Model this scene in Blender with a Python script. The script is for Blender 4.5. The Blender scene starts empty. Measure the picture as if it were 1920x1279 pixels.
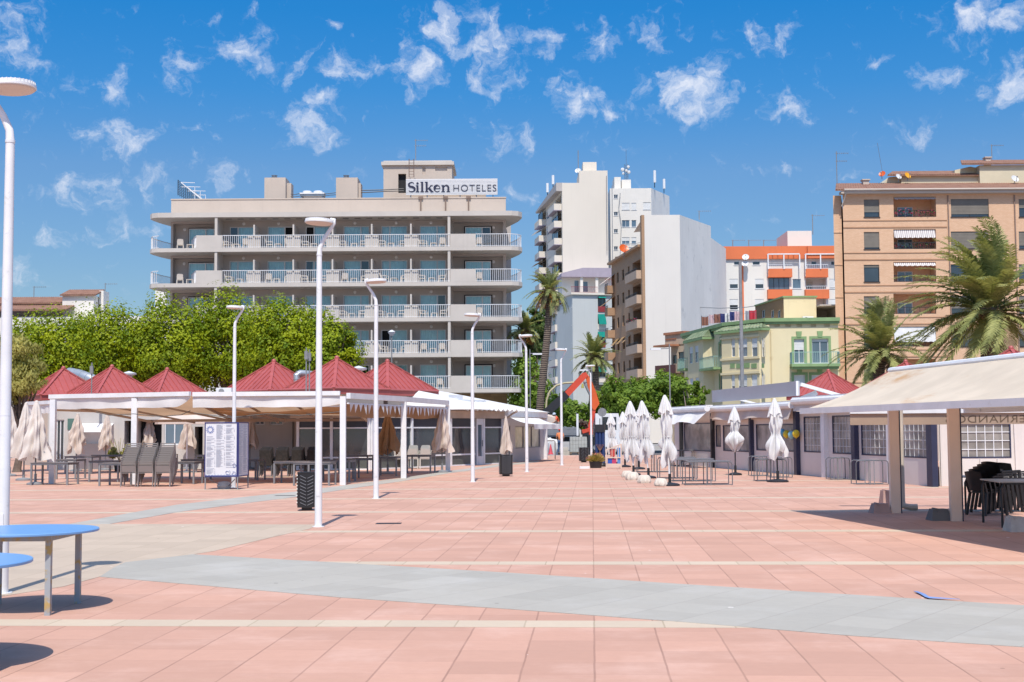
import bpy, bmesh, math, random
from mathutils import Vector, Matrix, noise as mnoise
R = random.Random(7)
SC = bpy.context.scene
COL = SC.collection
PI = math.pi
# ------------------------------------------------------------------ camera
FPX = 2500.0
PITCH, ROLL = math.atan(165.5/FPX), math.radians(0.35)
CAM = Vector((0, 0, 1.72))
_f = Vector((0, math.cos(PITCH), math.sin(PITCH)))
_u0 = Vector((0, -math.sin(PITCH), math.cos(PITCH)))
_r0 = Vector((1, 0, 0))
_r = _r0*math.cos(ROLL) - _u0*math.sin(ROLL)
_u = _u0*math.cos(ROLL) + _r0*math.sin(ROLL)
cd = bpy.data.cameras.new('camera'); cam = bpy.data.objects.new('camera', cd); COL.objects.link(cam)
cd.sensor_width = 36; cd.lens = FPX/1920*36; cd.clip_start = 0.1; cd.clip_end = 5000
m = Matrix((( _r.x, _u.x, -_f.x, 0), (_r.y, _u.y, -_f.y, 0), (_r.z, _u.z, -_f.z, 1.72), (0, 0, 0, 1)))
cam.matrix_world = m
SC.camera = cam
# ------------------------------------------------------------------ world: physical sky plus a cloud field by direction
SUN_EL = 59.6
W = bpy.data.worlds.new('World'); SC.world = W; W.use_nodes = True
nt = W.node_tree; nt.nodes.clear(); N = nt.nodes.new; L = nt.links.new
out = N('ShaderNodeOutputWorld'); bg = N('ShaderNodeBackground'); L(bg.outputs[0], out.inputs[0])
sky = N('ShaderNodeTexSky'); sky.sky_type = 'NISHITA'; sky.sun_disc = False
sky.sun_elevation = math.radians(SUN_EL); sky.sun_rotation = PI; sky.air_density = 1.0; sky.dust_density = 0.6; sky.ozone_density = 3.0
SKY_STRENGTH = 0.15
bg.inputs[1].default_value = SKY_STRENGTH
hs = N('ShaderNodeHueSaturation'); hs.inputs['Hue'].default_value = 0.508; hs.inputs['Saturation'].default_value = 1.22; hs.inputs['Value'].default_value = 1.0
L(sky.outputs[0], hs.inputs['Color'])
tc = N('ShaderNodeTexCoord')
sp = N('ShaderNodeSeparateXYZ'); L(tc.outputs['Generated'], sp.inputs[0])
def wmath(op, a, b=None, c=None):
    n = N('ShaderNodeMath'); n.operation = op
    for i, v in enumerate((a, b, c)):
        if v is None: continue
        if isinstance(v, (int, float)): n.inputs[i].default_value = v
        else: L(v, n.inputs[i])
    return n.outputs[0]
az = wmath('ARCTAN2', sp.outputs['X'], sp.outputs['Y']); el = wmath('ARCSINE', sp.outputs['Z'])
cb = N('ShaderNodeCombineXYZ'); L(az, cb.inputs[0]); L(el, cb.inputs[1])
nz = N('ShaderNodeTexNoise'); nz.inputs['Scale'].default_value = 26; nz.inputs['Detail'].default_value = 5; nz.inputs['Roughness'].default_value = 0.6
L(cb.outputs[0], nz.inputs['Vector'])
wv = N('ShaderNodeVectorMath'); wv.operation = 'MULTIPLY_ADD'
L(nz.outputs['Color'], wv.inputs[0]); wv.inputs[1].default_value = (0.05, 0.042, 0); L(cb.outputs[0], wv.inputs[2])   # warp the cloud outlines
CLOUDS = [(905,78,70,55,1),(835,55,58,40,.95),(930,150,68,40,.8),(460,100,62,42,.95),(345,130,32,42,.85),(205,165,48,30,.7),(230,262,58,36,.95),
 (580,238,56,45,.9),(610,195,38,30,.8),(650,130,75,32,.75),(785,128,46,48,.95),(1280,172,78,48,1.05),(1310,205,58,32,1),(1085,185,62,42,.95),(1140,210,34,32,.85),(1025,85,42,32,.85),
 (1115,68,52,32,.85),(1225,62,50,28,.7),(1432,78,58,30,.8),(1475,205,42,34,.75),(955,262,62,34,.75),(620,42,22,18,.8),(1850,30,80,45,1.05),
 (1752,140,44,26,.75),(1895,150,56,40,1),(20,60,66,50,.85),(60,140,70,36,.6),(160,355,62,40,.7),(285,340,56,38,.75),(410,330,52,34,.6),
 (200,432,50,32,.65),(105,448,40,22,.65),(40,512,40,28,.7),(970,370,46,18,.6),(1330,118,42,24,.55),(1690,250,64,18,.5),(1455,320,80,14,.45),
 (560,120,36,30,.6),(260,425,46,20,.5),(1180,270,60,14,.35),(730,285,40,18,.4),(1520,130,40,20,.45),(880,40,44,26,.7),(1560,330,60,16,.4),
 (450,30,50,20,.35),(1660,120,40,20,.4),(140,150,40,30,.5),(350,240,40,18,.45)]
def wdir(px, py):
    d = (_f + _r*((px-960)/FPX) + _u*((639.5-py)/FPX)).normalized()
    return math.atan2(d.x, d.y), math.asin(d.z)
acc = None
for (px, py, rx, ry, s) in CLOUDS:
    a, e = wdir(px, py)
    v = N('ShaderNodeVectorMath'); v.operation = 'SUBTRACT'; L(wv.outputs[0], v.inputs[0]); v.inputs[1].default_value = (a+.025, e+.021, 0)
    v2 = N('ShaderNodeVectorMath'); v2.operation = 'MULTIPLY'; L(v.outputs[0], v2.inputs[0]); v2.inputs[1].default_value = (FPX/(rx*1.25), FPX/(ry*1.25), 0)
    v3 = N('ShaderNodeVectorMath'); v3.operation = 'LENGTH'; L(v2.outputs[0], v3.inputs[0])
    mr = N('ShaderNodeMapRange'); mr.interpolation_type = 'SMOOTHSTEP'; L(v3.outputs['Value'], mr.inputs[0])
    for k, val in ((1, 0.0), (2, 1.35), (3, s*.8), (4, 0.0)): mr.inputs[k].default_value = val
    acc = mr.outputs[0] if acc is None else wmath('MAXIMUM', acc, mr.outputs[0])
nz2 = N('ShaderNodeTexNoise'); nz2.inputs['Scale'].default_value = 62; nz2.inputs['Detail'].default_value = 8; nz2.inputs['Roughness'].default_value = 0.62
nz2.inputs['Distortion'].default_value = 0.15
L(wv.outputs[0], nz2.inputs['Vector'])
dens = wmath('ADD', acc, wmath('MULTIPLY_ADD', nz2.outputs['Fac'], 2.3, -1.24))
mr = N('ShaderNodeMapRange'); mr.interpolation_type = 'SMOOTHSTEP'; L(dens, mr.inputs[0])
for k, val in ((1, 0.10), (2, 1.25), (3, 0.0), (4, 0.92)): mr.inputs[k].default_value = val
cr = N('ShaderNodeValToRGB'); L(wmath('MULTIPLY', el, 1.0), cr.inputs[0])      # sky tint by height above the horizon, boosted overhead for added fill
ce = cr.color_ramp.elements
ce[0].position = .0; ce[0].color = (.44, .47, .52, 1); ce[1].position = 1.0; ce[1].color = (1.75, 1.6, 1.3, 1)
for p_, c_ in ((.10, (.45, .505, .54, 1)), (.19, (.47, .58, .62, 1)), (.25, (.235, .595, .71, 1)), (.31, (.125, .61, .76, 1)), (.38, (.2, .62, .76, 1)), (.6, (1.45, 1.42, 1.2, 1))):
    e_ = ce.new(p_); e_.color = c_
tm = N('ShaderNodeMix'); tm.data_type = 'RGBA'; tm.blend_type = 'MULTIPLY'; tm.inputs[0].default_value = 1; L(hs.outputs[0], tm.inputs[6]); L(cr.outputs[0], tm.inputs[7])
cm = N('ShaderNodeMix'); cm.data_type = 'RGBA'; L(mr.outputs[0], cm.inputs['Factor']); L(tm.outputs[2], cm.inputs[6])
cm.inputs[7].default_value = (4.7, 4.85, 5.3, 1)
L(cm.outputs[2], bg.inputs[0])
# ------------------------------------------------------------------ sun and exposure
sd = bpy.data.lights.new('sun', 'SUN'); sd.energy = 3.9; sd.angle = math.radians(0.53); sd.color = (1, 0.94, 0.85)
so = bpy.data.objects.new('sun', sd); COL.objects.link(so)
SDIR = Vector((0.02, 1, -math.tan(math.radians(SUN_EL)))).normalized()
so.rotation_euler = SDIR.to_track_quat('-Z', 'Y').to_euler(); so.location = (0, -40, 80)
vs = SC.view_settings; vs.view_transform = 'Standard'; vs.look = 'None'; vs.gamma = 1; vs.use_curve_mapping = False
vs.exposure = 0.35
SC.cycles.max_bounces = 8; SC.cycles.transparent_max_bounces = 16
# ------------------------------------------------------------------ pixel <-> place
def ray(px, py):
    d = _f + _r*((px-960)/FPX) + _u*((639.5-py)/FPX)
    return d/d.y
def at(px, py, Y): return CAM + ray(px, py)*Y
def gp(px, py, z=0.0):
    d = ray(px, py); return CAM + d*((z-CAM.z)/d.z)
def gat(px, Y, z=0.0):
    """point at height z, depth Y, seen in column px"""
    py = 800
    for _ in range(4):
        p = at(px, py, Y); py += (p.z-z)*FPX/Y
    return at(px, py, Y)
def zat(px, py, Y): return at(px, py, Y).z
# ------------------------------------------------------------------ materials
def C(h):
    h = h.lstrip('#'); r = [int(h[i:i+2], 16)/255 for i in (0, 2, 4)]
    return tuple(((c+0.055)/1.055)**2.4 if c > 0.04045 else c/12.92 for c in r)
class NT:
    def __init__(s, name):
        s.m = bpy.data.materials.new(name); s.m.use_nodes = True; s.t = s.m.node_tree
        s.p = s.t.nodes['Principled BSDF']; s.o = s.t.nodes['Material Output']
    def n(s, t, **kw):
        x = s.t.nodes.new('ShaderNode'+t)
        for k, v in kw.items(): setattr(x, k, v)
        return x
    def l(s, a, b): s.t.links.new(a, b)
    def math(s, op, a, b=None, c=None):
        x = s.n('Math', operation=op)
        for i, v in enumerate((a, b, c)):
            if v is None: continue
            if isinstance(v, (int, float)): x.inputs[i].default_value = v
            else: s.l(v, x.inputs[i])
        return x.outputs[0]
    def mix(s, f, a, b, blend='MIX'):
        x = s.n('Mix', data_type='RGBA', blend_type=blend)
        for i, v in ((0, f), (6, a), (7, b)):
            if isinstance(v, (int, float)): x.inputs[i].default_value = v
            elif isinstance(v, tuple): x.inputs[i].default_value = tuple(v[:3])+(1,)
            else: s.l(v, x.inputs[i])
        return x.outputs[2]
    def noise(s, scale, detail=4, vec=None, rough=.55):
        x = s.n('TexNoise'); x.inputs['Scale'].default_value = scale; x.inputs['Detail'].default_value = detail; x.inputs['Roughness'].default_value = rough
        s.l(vec if vec is not None else s.obj(), x.inputs['Vector']); return x.outputs['Fac']
    def obj(s):
        if not hasattr(s, '_tc'): s._tc = s.n('TexCoord')
        return s._tc.outputs['Object']
    def ramp(s, f, a, b):
        x = s.n('MapRange', interpolation_type='SMOOTHSTEP'); s.l(f, x.inputs[0]); x.inputs[1].default_value = a; x.inputs[2].default_value = b
        return x.outputs[0]
    def bump(s, h, strength, dist=.02):
        b = s.n('Bump'); b.inputs['Strength'].default_value = strength; b.inputs['Distance'].default_value = dist; s.l(h, b.inputs['Height']); s.l(b.outputs[0], s.p.inputs['Normal'])
    def set(s, **kw):
        for k, v in kw.items(): s.p.inputs[k.replace('_', ' ')].default_value = v
def sc3(c, k): return tuple(min(1, x*k) for x in c)
def M(name, col, rough=.6, metal=0, var=.18, scale=1.2, bump=.0, bscale=30, dirt=None, streak=0):
    t = NT(name); col = C(col) if isinstance(col, str) else col
    f = t.ramp(t.noise(scale, 6), .3, .7)
    c = t.mix(f, sc3(col, 1-var), sc3(col, 1+var*.5))
    if dirt:
        g = t.ramp(t.noise(scale*3.7, 7, rough=.7), .56, .74)
        c = t.mix(g, c, C(dirt) if isinstance(dirt, str) else dirt)
    if streak:
        mp = t.n('Mapping'); t.l(t.obj(), mp.inputs[0]); mp.inputs['Scale'].default_value = (3.5, 3.5, .12)
        g = t.ramp(t.noise(1.0, 5, mp.outputs[0]), .52, .75)
        c = t.mix(t.math('MULTIPLY', g, streak), c, sc3(col, .62))
    t.l(c, t.p.inputs['Base Color']); t.set(Roughness=rough, Metallic=metal)
    if bump: t.bump(t.noise(bscale, 4), bump)
    return t.m
def glassmat(name, tint=(.6, .8, .86), rough=.02):
    t = NT(name)
    tr = t.n('BsdfTransparent'); tr.inputs[0].default_value = tint+(1,)
    gl = t.n('BsdfGlossy'); gl.inputs['Roughness'].default_value = rough
    fr = t.n('Fresnel'); fr.inputs[0].default_value = 1.6
    w = t.noise(.6, 2); b = t.n('Bump'); b.inputs['Strength'].default_value = .03; t.l(w, b.inputs['Height']); t.l(b.outputs[0], gl.inputs['Normal'])
    mx = t.n('MixShader'); t.l(t.math('ADD', fr.outputs[0], .06), mx.inputs[0]); t.l(tr.outputs[0], mx.inputs[1]); t.l(gl.outputs[0], mx.inputs[2])
    t.l(mx.outputs[0], t.o.inputs[0]); return t.m
def fabric(name, col, trans=.25, dirt=None, var=.12, dirtlo=.55):
    t = NT(name); col = C(col) if isinstance(col, str) else col
    f = t.ramp(t.noise(1.1, 5), .3, .7); c = t.mix(f, sc3(col, 1-var), sc3(col, 1+var*.4))
    if dirt:
        mp = t.n('Mapping'); t.l(t.obj(), mp.inputs[0]); mp.inputs['Scale'].default_value = (.7, .35, 1.2)
        g = t.ramp(t.noise(1.3, 6, mp.outputs[0], .65), dirtlo, dirtlo+.18); c = t.mix(t.math('MULTIPLY', g, .7), c, C(dirt))
    d = t.n('BsdfDiffuse'); t.l(c, d.inputs[0]); tl = t.n('BsdfTranslucent'); t.l(c, tl.inputs[0])
    b = t.n('Bump'); b.inputs['Strength'].default_value = .25; b.inputs['Distance'].default_value = .02; t.l(t.noise(5, 4), b.inputs['Height']); t.l(b.outputs[0], d.inputs['Normal'])
    mx = t.n('MixShader'); mx.inputs[0].default_value = trans; t.l(d.outputs[0], mx.inputs[1]); t.l(tl.outputs[0], mx.inputs[2]); t.l(mx.outputs[0], t.o.inputs[0])
    return t.m
def leafmat(name, dark, light, trans=.3, bias=.5, clump=.9):
    t = NT(name); g = t.n('NewGeometry')
    r = t.math('POWER', g.outputs['Random Per Island'], bias)
    n_ = t.ramp(t.noise(clump, 3), .3, .7)                     # noise mixes whole clumps between the deep green and the yellow-green
    c = t.mix(t.math('MULTIPLY_ADD', n_, .65, t.math('MULTIPLY', r, .35)), dark, light)
    t.l(c, t.p.inputs['Base Color']); t.set(Roughness=.6, Specular_IOR_Level=.25)
    tl = t.n('BsdfTranslucent'); c2 = t.mix(.5, c, (light[0]*1.3, light[1]*1.2, light[2]*.4)); t.l(c2, tl.inputs[0])
    mx = t.n('MixShader'); mx.inputs[0].default_value = trans; t.l(t.p.outputs[0], mx.inputs[1]); t.l(tl.outputs[0], mx.inputs[2]); t.l(mx.outputs[0], t.o.inputs[0])
    return t.m
def pavemat(name, base, tx, ty, joint, jx=.011, jy=.006, jxs=.75, jys=.3, var=.07, blotch=None, rot=0):
    t = NT(name); o = t.obj()
    if rot: mr_ = t.n('Mapping'); t.l(o, mr_.inputs[0]); mr_.inputs['Rotation'].default_value = (0, 0, rot); o = mr_.outputs[0]
    s = t.n('SeparateXYZ'); t.l(o, s.inputs[0])
    wob = t.math('MULTIPLY_ADD', t.noise(2.5, 3), .012, -.006)
    def edge(c, size, w):
        q = t.math('DIVIDE', t.math('ADD', c, wob), size); fr = t.math('FRACT', q)
        d = t.math('MULTIPLY', t.math('MINIMUM', fr, t.math('SUBTRACT', 1.0, fr)), size)
        return t.math('SUBTRACT', 1.0, t.ramp(d, w*.35, w)), t.math('FLOOR', q)
    ex, ix = edge(s.outputs[0], tx, jx); ey, iy = edge(s.outputs[1], ty, jy)
    cbn = t.n('CombineXYZ'); t.l(ix, cbn.inputs[0]); t.l(iy, cbn.inputs[1])
    wn = t.n('TexWhiteNoise', noise_dimensions='3D'); t.l(cbn.outputs[0], wn.inputs['Vector'])
    base = C(base) if isinstance(base, str) else base
    c = t.mix(wn.outputs['Value'], sc3(base, 1-var), sc3(base, 1+var))
    lg = t.ramp(t.noise(.22, 5), .35, .7); c = t.mix(t.math('MULTIPLY', lg, .35), c, sc3((base[0]*1.0, base[1]*1.03, base[2]*1.06), .9))
    fn = t.ramp(t.noise(9, 6, rough=.7), .3, .75); c = t.mix(t.math('MULTIPLY', fn, .22), c, sc3(base, .78))
    if blotch: c = t.mix(t.math('MULTIPLY', t.ramp(t.noise(.8, 7, rough=.66), .46, .74), .42), c, C(blotch))
    mp = t.n('Mapping'); t.l(o, mp.inputs[0]); mp.inputs['Scale'].default_value = (1.4, 9, 1)   # long streaks of wear across the slabs
    c = t.mix(t.math('MULTIPLY', t.ramp(t.noise(1, 4, mp.outputs[0]), .5, .8), .2), c, sc3(base, 1.12))
    vz = t.n('TexVoronoi', feature='F1'); vz.inputs['Scale'].default_value = 2.3; t.l(o, vz.inputs['Vector'])   # old chewing gum and crumbs
    sel = t.math('GREATER_THAN', t.n('SeparateColor').outputs[0], 2)
    sc = t.n('SeparateColor'); t.l(vz.outputs['Color'], sc.inputs[0])
    spot = t.math('MULTIPLY', t.math('LESS_THAN', vz.outputs['Distance'], t.math('MULTIPLY', sc.outputs[1], .075)), t.math('GREATER_THAN', sc.outputs[0], .62))
    c = t.mix(t.math('MULTIPLY', spot, .62), c, t.mix(t.math('GREATER_THAN', sc.outputs[2], .55), sc3(base, .42), sc3((.9, .85, .8), .95)))
    j = t.math('MAXIMUM', t.math('MULTIPLY', ex, jxs), t.math('MULTIPLY', ey, jys))
    j = t.math('MULTIPLY', j, t.math('MULTIPLY_ADD', t.noise(1.3, 3), 1.2, .15))
    c = t.mix(j, c, C(joint)); t.l(c, t.p.inputs['Base Color']); t.set(Roughness=.85, Specular_IOR_Level=.15)
    t.bump(t.math('SUBTRACT', t.math('MULTIPLY', t.noise(60, 3), .25), j), .25, .01)
    return t.m
def brickmat(name, c1, c2, mortar, bw=.25, bh=.065, scale=1, ms=.012):
    t = NT(name); s = t.n('SeparateXYZ'); t.l(t.obj(), s.inputs[0]); v = t.n('CombineXYZ')
    t.l(t.math('ADD', s.outputs[0], t.math('MULTIPLY', s.outputs[1], .83)), v.inputs[0]); t.l(s.outputs[2], v.inputs[1])
    b = t.n('TexBrick'); t.l(v.outputs[0], b.inputs['Vector'])
    for k, x in (('Color1', C(c1)), ('Color2', C(c2)), ('Mortar', C(mortar))): b.inputs[k].default_value = x+(1,)
    b.inputs['Scale'].default_value = scale; b.inputs['Brick Width'].default_value = bw; b.inputs['Row Height'].default_value = bh; b.inputs['Mortar Size'].default_value = ms
    c = t.mix(t.math('MULTIPLY', t.ramp(t.noise(.5, 5), .4, .7), .3), b.outputs['Color'], sc3(C(c1), .8))
    t.l(c, t.p.inputs['Base Color']); t.set(Roughness=.85); t.bump(b.outputs['Fac'], -.3, .01); return t.m
# ------------------------------------------------------------------ mesh building
SITE = {}
class MB:
    def __init__(s, T=None): s.v = []; s.f = []; s.mi = []; s.cur = 0; s.T = T; s.sm = []; s.smooth = False
    def add(s, vs, fs):
        b = len(s.v)
        for p in vs:
            p = Vector(p); s.v.append(s.T @ p if s.T is not None else p)
        for f in fs: s.f.append([b+i for i in f]); s.mi.append(s.cur); s.sm.append(s.smooth)
    def quad(s, a, b, c, d): s.add([a, b, c, d], [(0, 1, 2, 3)])
    def poly(s, pts): s.add(pts, [tuple(range(len(pts)))])
    def box(s, x0, x1, y0, y1, z0, z1):
        if x0 > x1: x0, x1 = x1, x0
        if y0 > y1: y0, y1 = y1, y0
        if z0 > z1: z0, z1 = z1, z0
        s.add([(x0,y0,z0),(x1,y0,z0),(x1,y1,z0),(x0,y1,z0),(x0,y0,z1),(x1,y0,z1),(x1,y1,z1),(x0,y1,z1)],
              [(0,3,2,1),(4,5,6,7),(0,1,5,4),(1,2,6,5),(2,3,7,6),(3,0,4,7)])
    def bar(s, p0, p1, w, h, up=(0, 0, 1)):
        """rectangular bar from p0 to p1, w across, h along up"""
        p0, p1, up = Vector(p0), Vector(p1), Vector(up); d = (p1-p0).normalized(); x = d.cross(up)
        if x.length < 1e-4: x = Vector((1, 0, 0))
        x.normalize(); y = x.cross(d).normalized(); x = x*(w/2); y = y*(h/2)
        s.add([p0-x-y, p0+x-y, p0+x+y, p0-x+y, p1-x-y, p1+x-y, p1+x+y, p1-x+y],
              [(0,3,2,1),(4,5,6,7),(0,1,5,4),(1,2,6,5),(2,3,7,6),(3,0,4,7)])
    def tube(s, pts, r, n=8, caps=True):
        pts = [Vector(p) for p in pts]; m_ = len(pts); rs = r if isinstance(r, (list, tuple)) else [r]*m_
        d = (pts[1]-pts[0]).normalized(); x = d.orthogonal().normalized(); vs = []
        for i, p in enumerate(pts):
            a = pts[max(i-1, 0)]; b = pts[min(i+1, m_-1)]; t = (b-a).normalized()
            x = (x - t*x.dot(t)).normalized(); y = t.cross(x)
            for k in range(n):
                an = 2*PI*k/n; vs.append(p + (x*math.cos(an)+y*math.sin(an))*rs[i])
        fs = [(i*n+k, i*n+(k+1) % n, (i+1)*n+(k+1) % n, (i+1)*n+k) for i in range(m_-1) for k in range(n)]
        o = s.smooth; s.smooth = True; b = len(s.v); s.add(vs, fs); s.smooth = o
        if caps:
            s.f.append([b+k for k in reversed(range(n))]); s.mi.append(s.cur); s.sm.append(False)
            s.f.append([b+(m_-1)*n+k for k in range(n)]); s.mi.append(s.cur); s.sm.append(False)
    def cyl(s, p0, p1, r, r1=None, n=12): s.tube([p0, p1], [r, r if r1 is None else r1], n)
    def lathe(s, prof, n=16, c=(0, 0, 0), smooth=True):
        c = Vector(c); vs = []
        for (r, z) in prof:
            for k in range(n): vs.append(c+Vector((r*math.cos(2*PI*k/n), r*math.sin(2*PI*k/n), z)))
        fs = [(i*n+k, i*n+(k+1) % n, (i+1)*n+(k+1) % n, (i+1)*n+k) for i in range(len(prof)-1) for k in range(n)]
        o = s.smooth; s.smooth = smooth; s.add(vs, fs); s.smooth = o
    def prism(s, poly, vec):
        """planar polygon pushed along vec"""
        n = len(poly); vec = Vector(vec); a = [Vector(p) for p in poly]; b = [p+vec for p in a]
        s.add(a+b, [tuple(reversed(range(n))), tuple(range(n, 2*n))]+[(i, (i+1) % n, n+(i+1) % n, n+i) for i in range(n)])
    def sphere(s, c, r, n=10, sz=1):
        s.lathe([(max(1e-4, r*math.sin(PI*i/n)), -r*sz*math.cos(PI*i/n)) for i in range(n+1)], n*2, c)
    def wall(s, u0, u1, z0, z1, holes, v=0.0, depth=.15, back=False):
        """upright wall in the plane y=v with rectangular openings (u0,u1,z0,z1[,depth,back])"""
        us = sorted({u0, u1} | {x for h in holes for x in h[:2] if u0 < x < u1}); zs = sorted({z0, z1} | {x for h in holes for x in h[2:4] if z0 < x < z1})
        for i in range(len(us)-1):
            for j in range(len(zs)-1):
                cu, cz = (us[i]+us[i+1])/2, (zs[j]+zs[j+1])/2
                if any(h[0] < cu < h[1] and h[2] < cz < h[3] for h in holes): continue
                s.quad((us[i], v, zs[j]), (us[i+1], v, zs[j]), (us[i+1], v, zs[j+1]), (us[i], v, zs[j+1]))
        for h in holes:
            a, b, c, d = h[:4]; dp = h[4] if len(h) > 4 else depth; bk = h[5] if len(h) > 5 else back
            w = v+dp
            s.quad((a, v, c), (b, v, c), (b, w, c), (a, w, c)); s.quad((a, w, d), (b, w, d), (b, v, d), (a, v, d))
            s.quad((a, v, d), (a, v, c), (a, w, c), (a, w, d)); s.quad((b, v, c), (b, v, d), (b, w, d), (b, w, c))
            if bk: s.quad((a, w, c), (b, w, c), (b, w, d), (a, w, d))
    def mesh(s, name, mats, origin=None, smooth=None, sharp=35):
        me = bpy.data.meshes.new(name); o = Vector(origin) if origin is not None else None
        me.from_pydata([tuple(p-o) if o is not None else tuple(p) for p in s.v], [], s.f)
        for mt in (mats if isinstance(mats, (list, tuple)) else [mats]): me.materials.append(mt)
        if any(s.mi): me.polygons.foreach_set('material_index', s.mi)
        if smooth is True: s.sm = [True]*len(s.f)
        if smooth is False: s.sm = [False]*len(s.f)
        me.polygons.foreach_set('use_smooth', s.sm)
        if any(s.sm): me.set_sharp_from_angle(angle=math.radians(sharp))
        me.update(); return me
    def build(s, name, mats, parent=None, loc=None, smooth=None, sharp=35, rel=True):
        """link as one object; under a parent the vertices are in the parent's own frame, or in world space when rel and the parent is a site root"""
        org = None
        if parent is not None and rel and parent.name in SITE: org = SITE[parent.name]
        me = s.mesh(name, mats, org, smooth, sharp); o = bpy.data.objects.new(name, me); COL.objects.link(o)
        if parent is not None: o.parent = parent
        if org is not None: SITE[o.name] = org
        if loc is not None: o.location = loc
        return o
    def site(s, name, mats, label, cat, group=None, smooth=None, sharp=35, kind=None):
        """a one-mesh thing from world-space vertices, origin at the middle of its base"""
        xs = [p.x for p in s.v]; ys = [p.y for p in s.v]; o = Vector(((min(xs)+max(xs))/2, (min(ys)+max(ys))/2, min(p.z for p in s.v)))
        me = s.mesh(name, mats, o, smooth, sharp); ob = bpy.data.objects.new(name, me); COL.objects.link(ob); ob.location = o
        tag(ob, label, cat, group, kind); return ob
def tag(o, label=None, cat=None, group=None, kind=None):
    for k, v in (('label', label), ('category', cat), ('group', group), ('kind', kind)):
        if v: o[k] = v
    return o
def thing(name, label, cat, loc=(0, 0, 0), rz=0, group=None, site=False):
    o = bpy.data.objects.new(name, None); COL.objects.link(o); o.location = loc; o.rotation_euler = (0, 0, rz); o.empty_display_size = .2
    tag(o, label, cat, group)
    if site: SITE[o.name] = Vector(loc)
    return o
def dup(o, loc=None, rz=None, label=None, group=None):
    def cp(x, par):
        c = x.copy(); COL.objects.link(c)
        if par is not None: c.parent = par
        for ch in KIDS.get(x.name, ()): cp(ch, c)
        return c
    KIDS = {}
    def walk(x):
        KIDS[x.name] = list(x.children)
        for ch in x.children: walk(ch)
    walk(o); c = cp(o, None)
    if loc is not None: c.location = loc
    if rz is not None: c.rotation_euler = (0, 0, rz)
    if label: c['label'] = label
    if group: c['group'] = group
    return c
class Frame:
    """a facade: u along from A to B, v inward, z up, with pixel lookup in its plane"""
    def __init__(s, A, B, z0=0.0):
        s.A = Vector((A[0], A[1], z0)); d = Vector((B[0]-A[0], B[1]-A[1], 0)); s.W = d.length; s.d = d/s.W; s.n = Vector((-s.d.y, s.d.x, 0))
        s.T = Matrix(((s.d.x, s.n.x, 0, A[0]), (s.d.y, s.n.y, 0, A[1]), (0, 0, 1, z0), (0, 0, 0, 1)))
    def uz(s, px, py, v=0.0):
        d = ray(px, py); p0 = s.A+s.n*v; t = (p0-CAM).dot(s.n)/d.dot(s.n); p = CAM+d*t
        return (p-s.A).dot(s.d), p.z-s.A.z
    def u(s, px, py=700, v=0.0): return s.uz(px, py, v)[0]
    def z(s, px, py, v=0.0): return s.uz(px, py, v)[1]
    def rect(s, x0, y0, x1, y1, v=0.0):
        a = s.uz(x0, (y0+y1)/2, v)[0]; b = s.uz(x1, (y0+y1)/2, v)[0]; xm = (x0+x1)/2
        return (min(a, b), max(a, b), s.uz(xm, y1, v)[1], s.uz(xm, y0, v)[1])
    def mb(s): return MB(s.T)
    def p(s, u, v, z): return s.T @ Vector((u, v, z))
ORD = ['first', 'second', 'third', 'fourth', 'fifth', 'sixth', 'seventh', 'eighth', 'ninth', 'tenth', 'eleventh', 'twelfth', 'thirteenth', 'fourteenth']
# ------------------------------------------------------------------ shared materials
MT = dict(
 white=M('white_paint', (.74, .74, .75), .42, var=.07, scale=2.5, dirt=(.60, .59, .56)),
 alu=M('white_aluminium', (.70, .71, .73), .35, var=.05),
 grey=M('grey_metal', (.22, .225, .235), .55, 0, var=.15, scale=4),
 steel=M('grey_steel', (.30, .31, .33), .38, .75, var=.15, scale=4),
 tubes=M('grey_painted_tube', (.16, .165, .18), .45, .3, var=.2, scale=5),
 dark=M('dark_metal', (.03, .031, .036), .5, .3),
 black=M('black_plastic', (.016, .016, .018), .5, var=.3, scale=5),
 navy=M('navy_metal', (.03, .035, .075), .45),
 cream=M('cream_render', (.51, .43, .365), .8, var=.06, scale=.4, bump=.08, streak=.12),
 taupe=M('taupe_render', (.45, .41, .385), .85, var=.06, scale=.4, bump=.08),
 slab=M('pale_slab', (.53, .485, .44), .8, var=.06, scale=.6, streak=.12),
 glass=glassmat('window_glass', (.74, .98, 1.0)),
 glassd=M('dark_window_pane', (.035, .045, .055), .08, var=.35, scale=.35),
 glassb=M('blue_window_pane', (.10, .15, .20), .08, var=.35, scale=.35),
 room_shade=M('painted_room_shade', (.02, .02, .022), .9),  # near-black sheets paint the shade of unlit rooms and doorways
 shut=M('cream_shutter', (.55, .51, .43), .7, var=.08),
 shutd=M('brown_shutter', (.17, .15, .125), .7, var=.12),
 shutw=M('white_shutter', (.66, .66, .65), .6, var=.08),
 canv=fabric('off_white_canvas', (.74, .70, .63), .28, '#c2a184', dirtlo=.6),
 canvw=fabric('white_canvas', (.80, .795, .79), .22),
 canvb=fabric('beige_canvas', (.72, .61, .535), .25, '#b09078', dirtlo=.66),
 canvt=fabric('tan_canvas', (.38, .24, .145), .2),
 red=M('red_roof_metal', (.36, .08, .072), .42, var=.10, scale=.8, dirt=(.46, .15, .14)),
 conc=M('pale_concrete', (.55, .51, .46), .9, var=.14, scale=5, bump=.3, dirt=(.4, .36, .32)),
)
def curtainmat():
    t = NT('pleated_curtain'); t.l(t.mix(t.ramp(t.noise(2, 3), .3, .7), (.74, .79, .82), (.86, .89, .9)), t.p.inputs['Base Color']); t.set(Roughness=.9); return t.m
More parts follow.
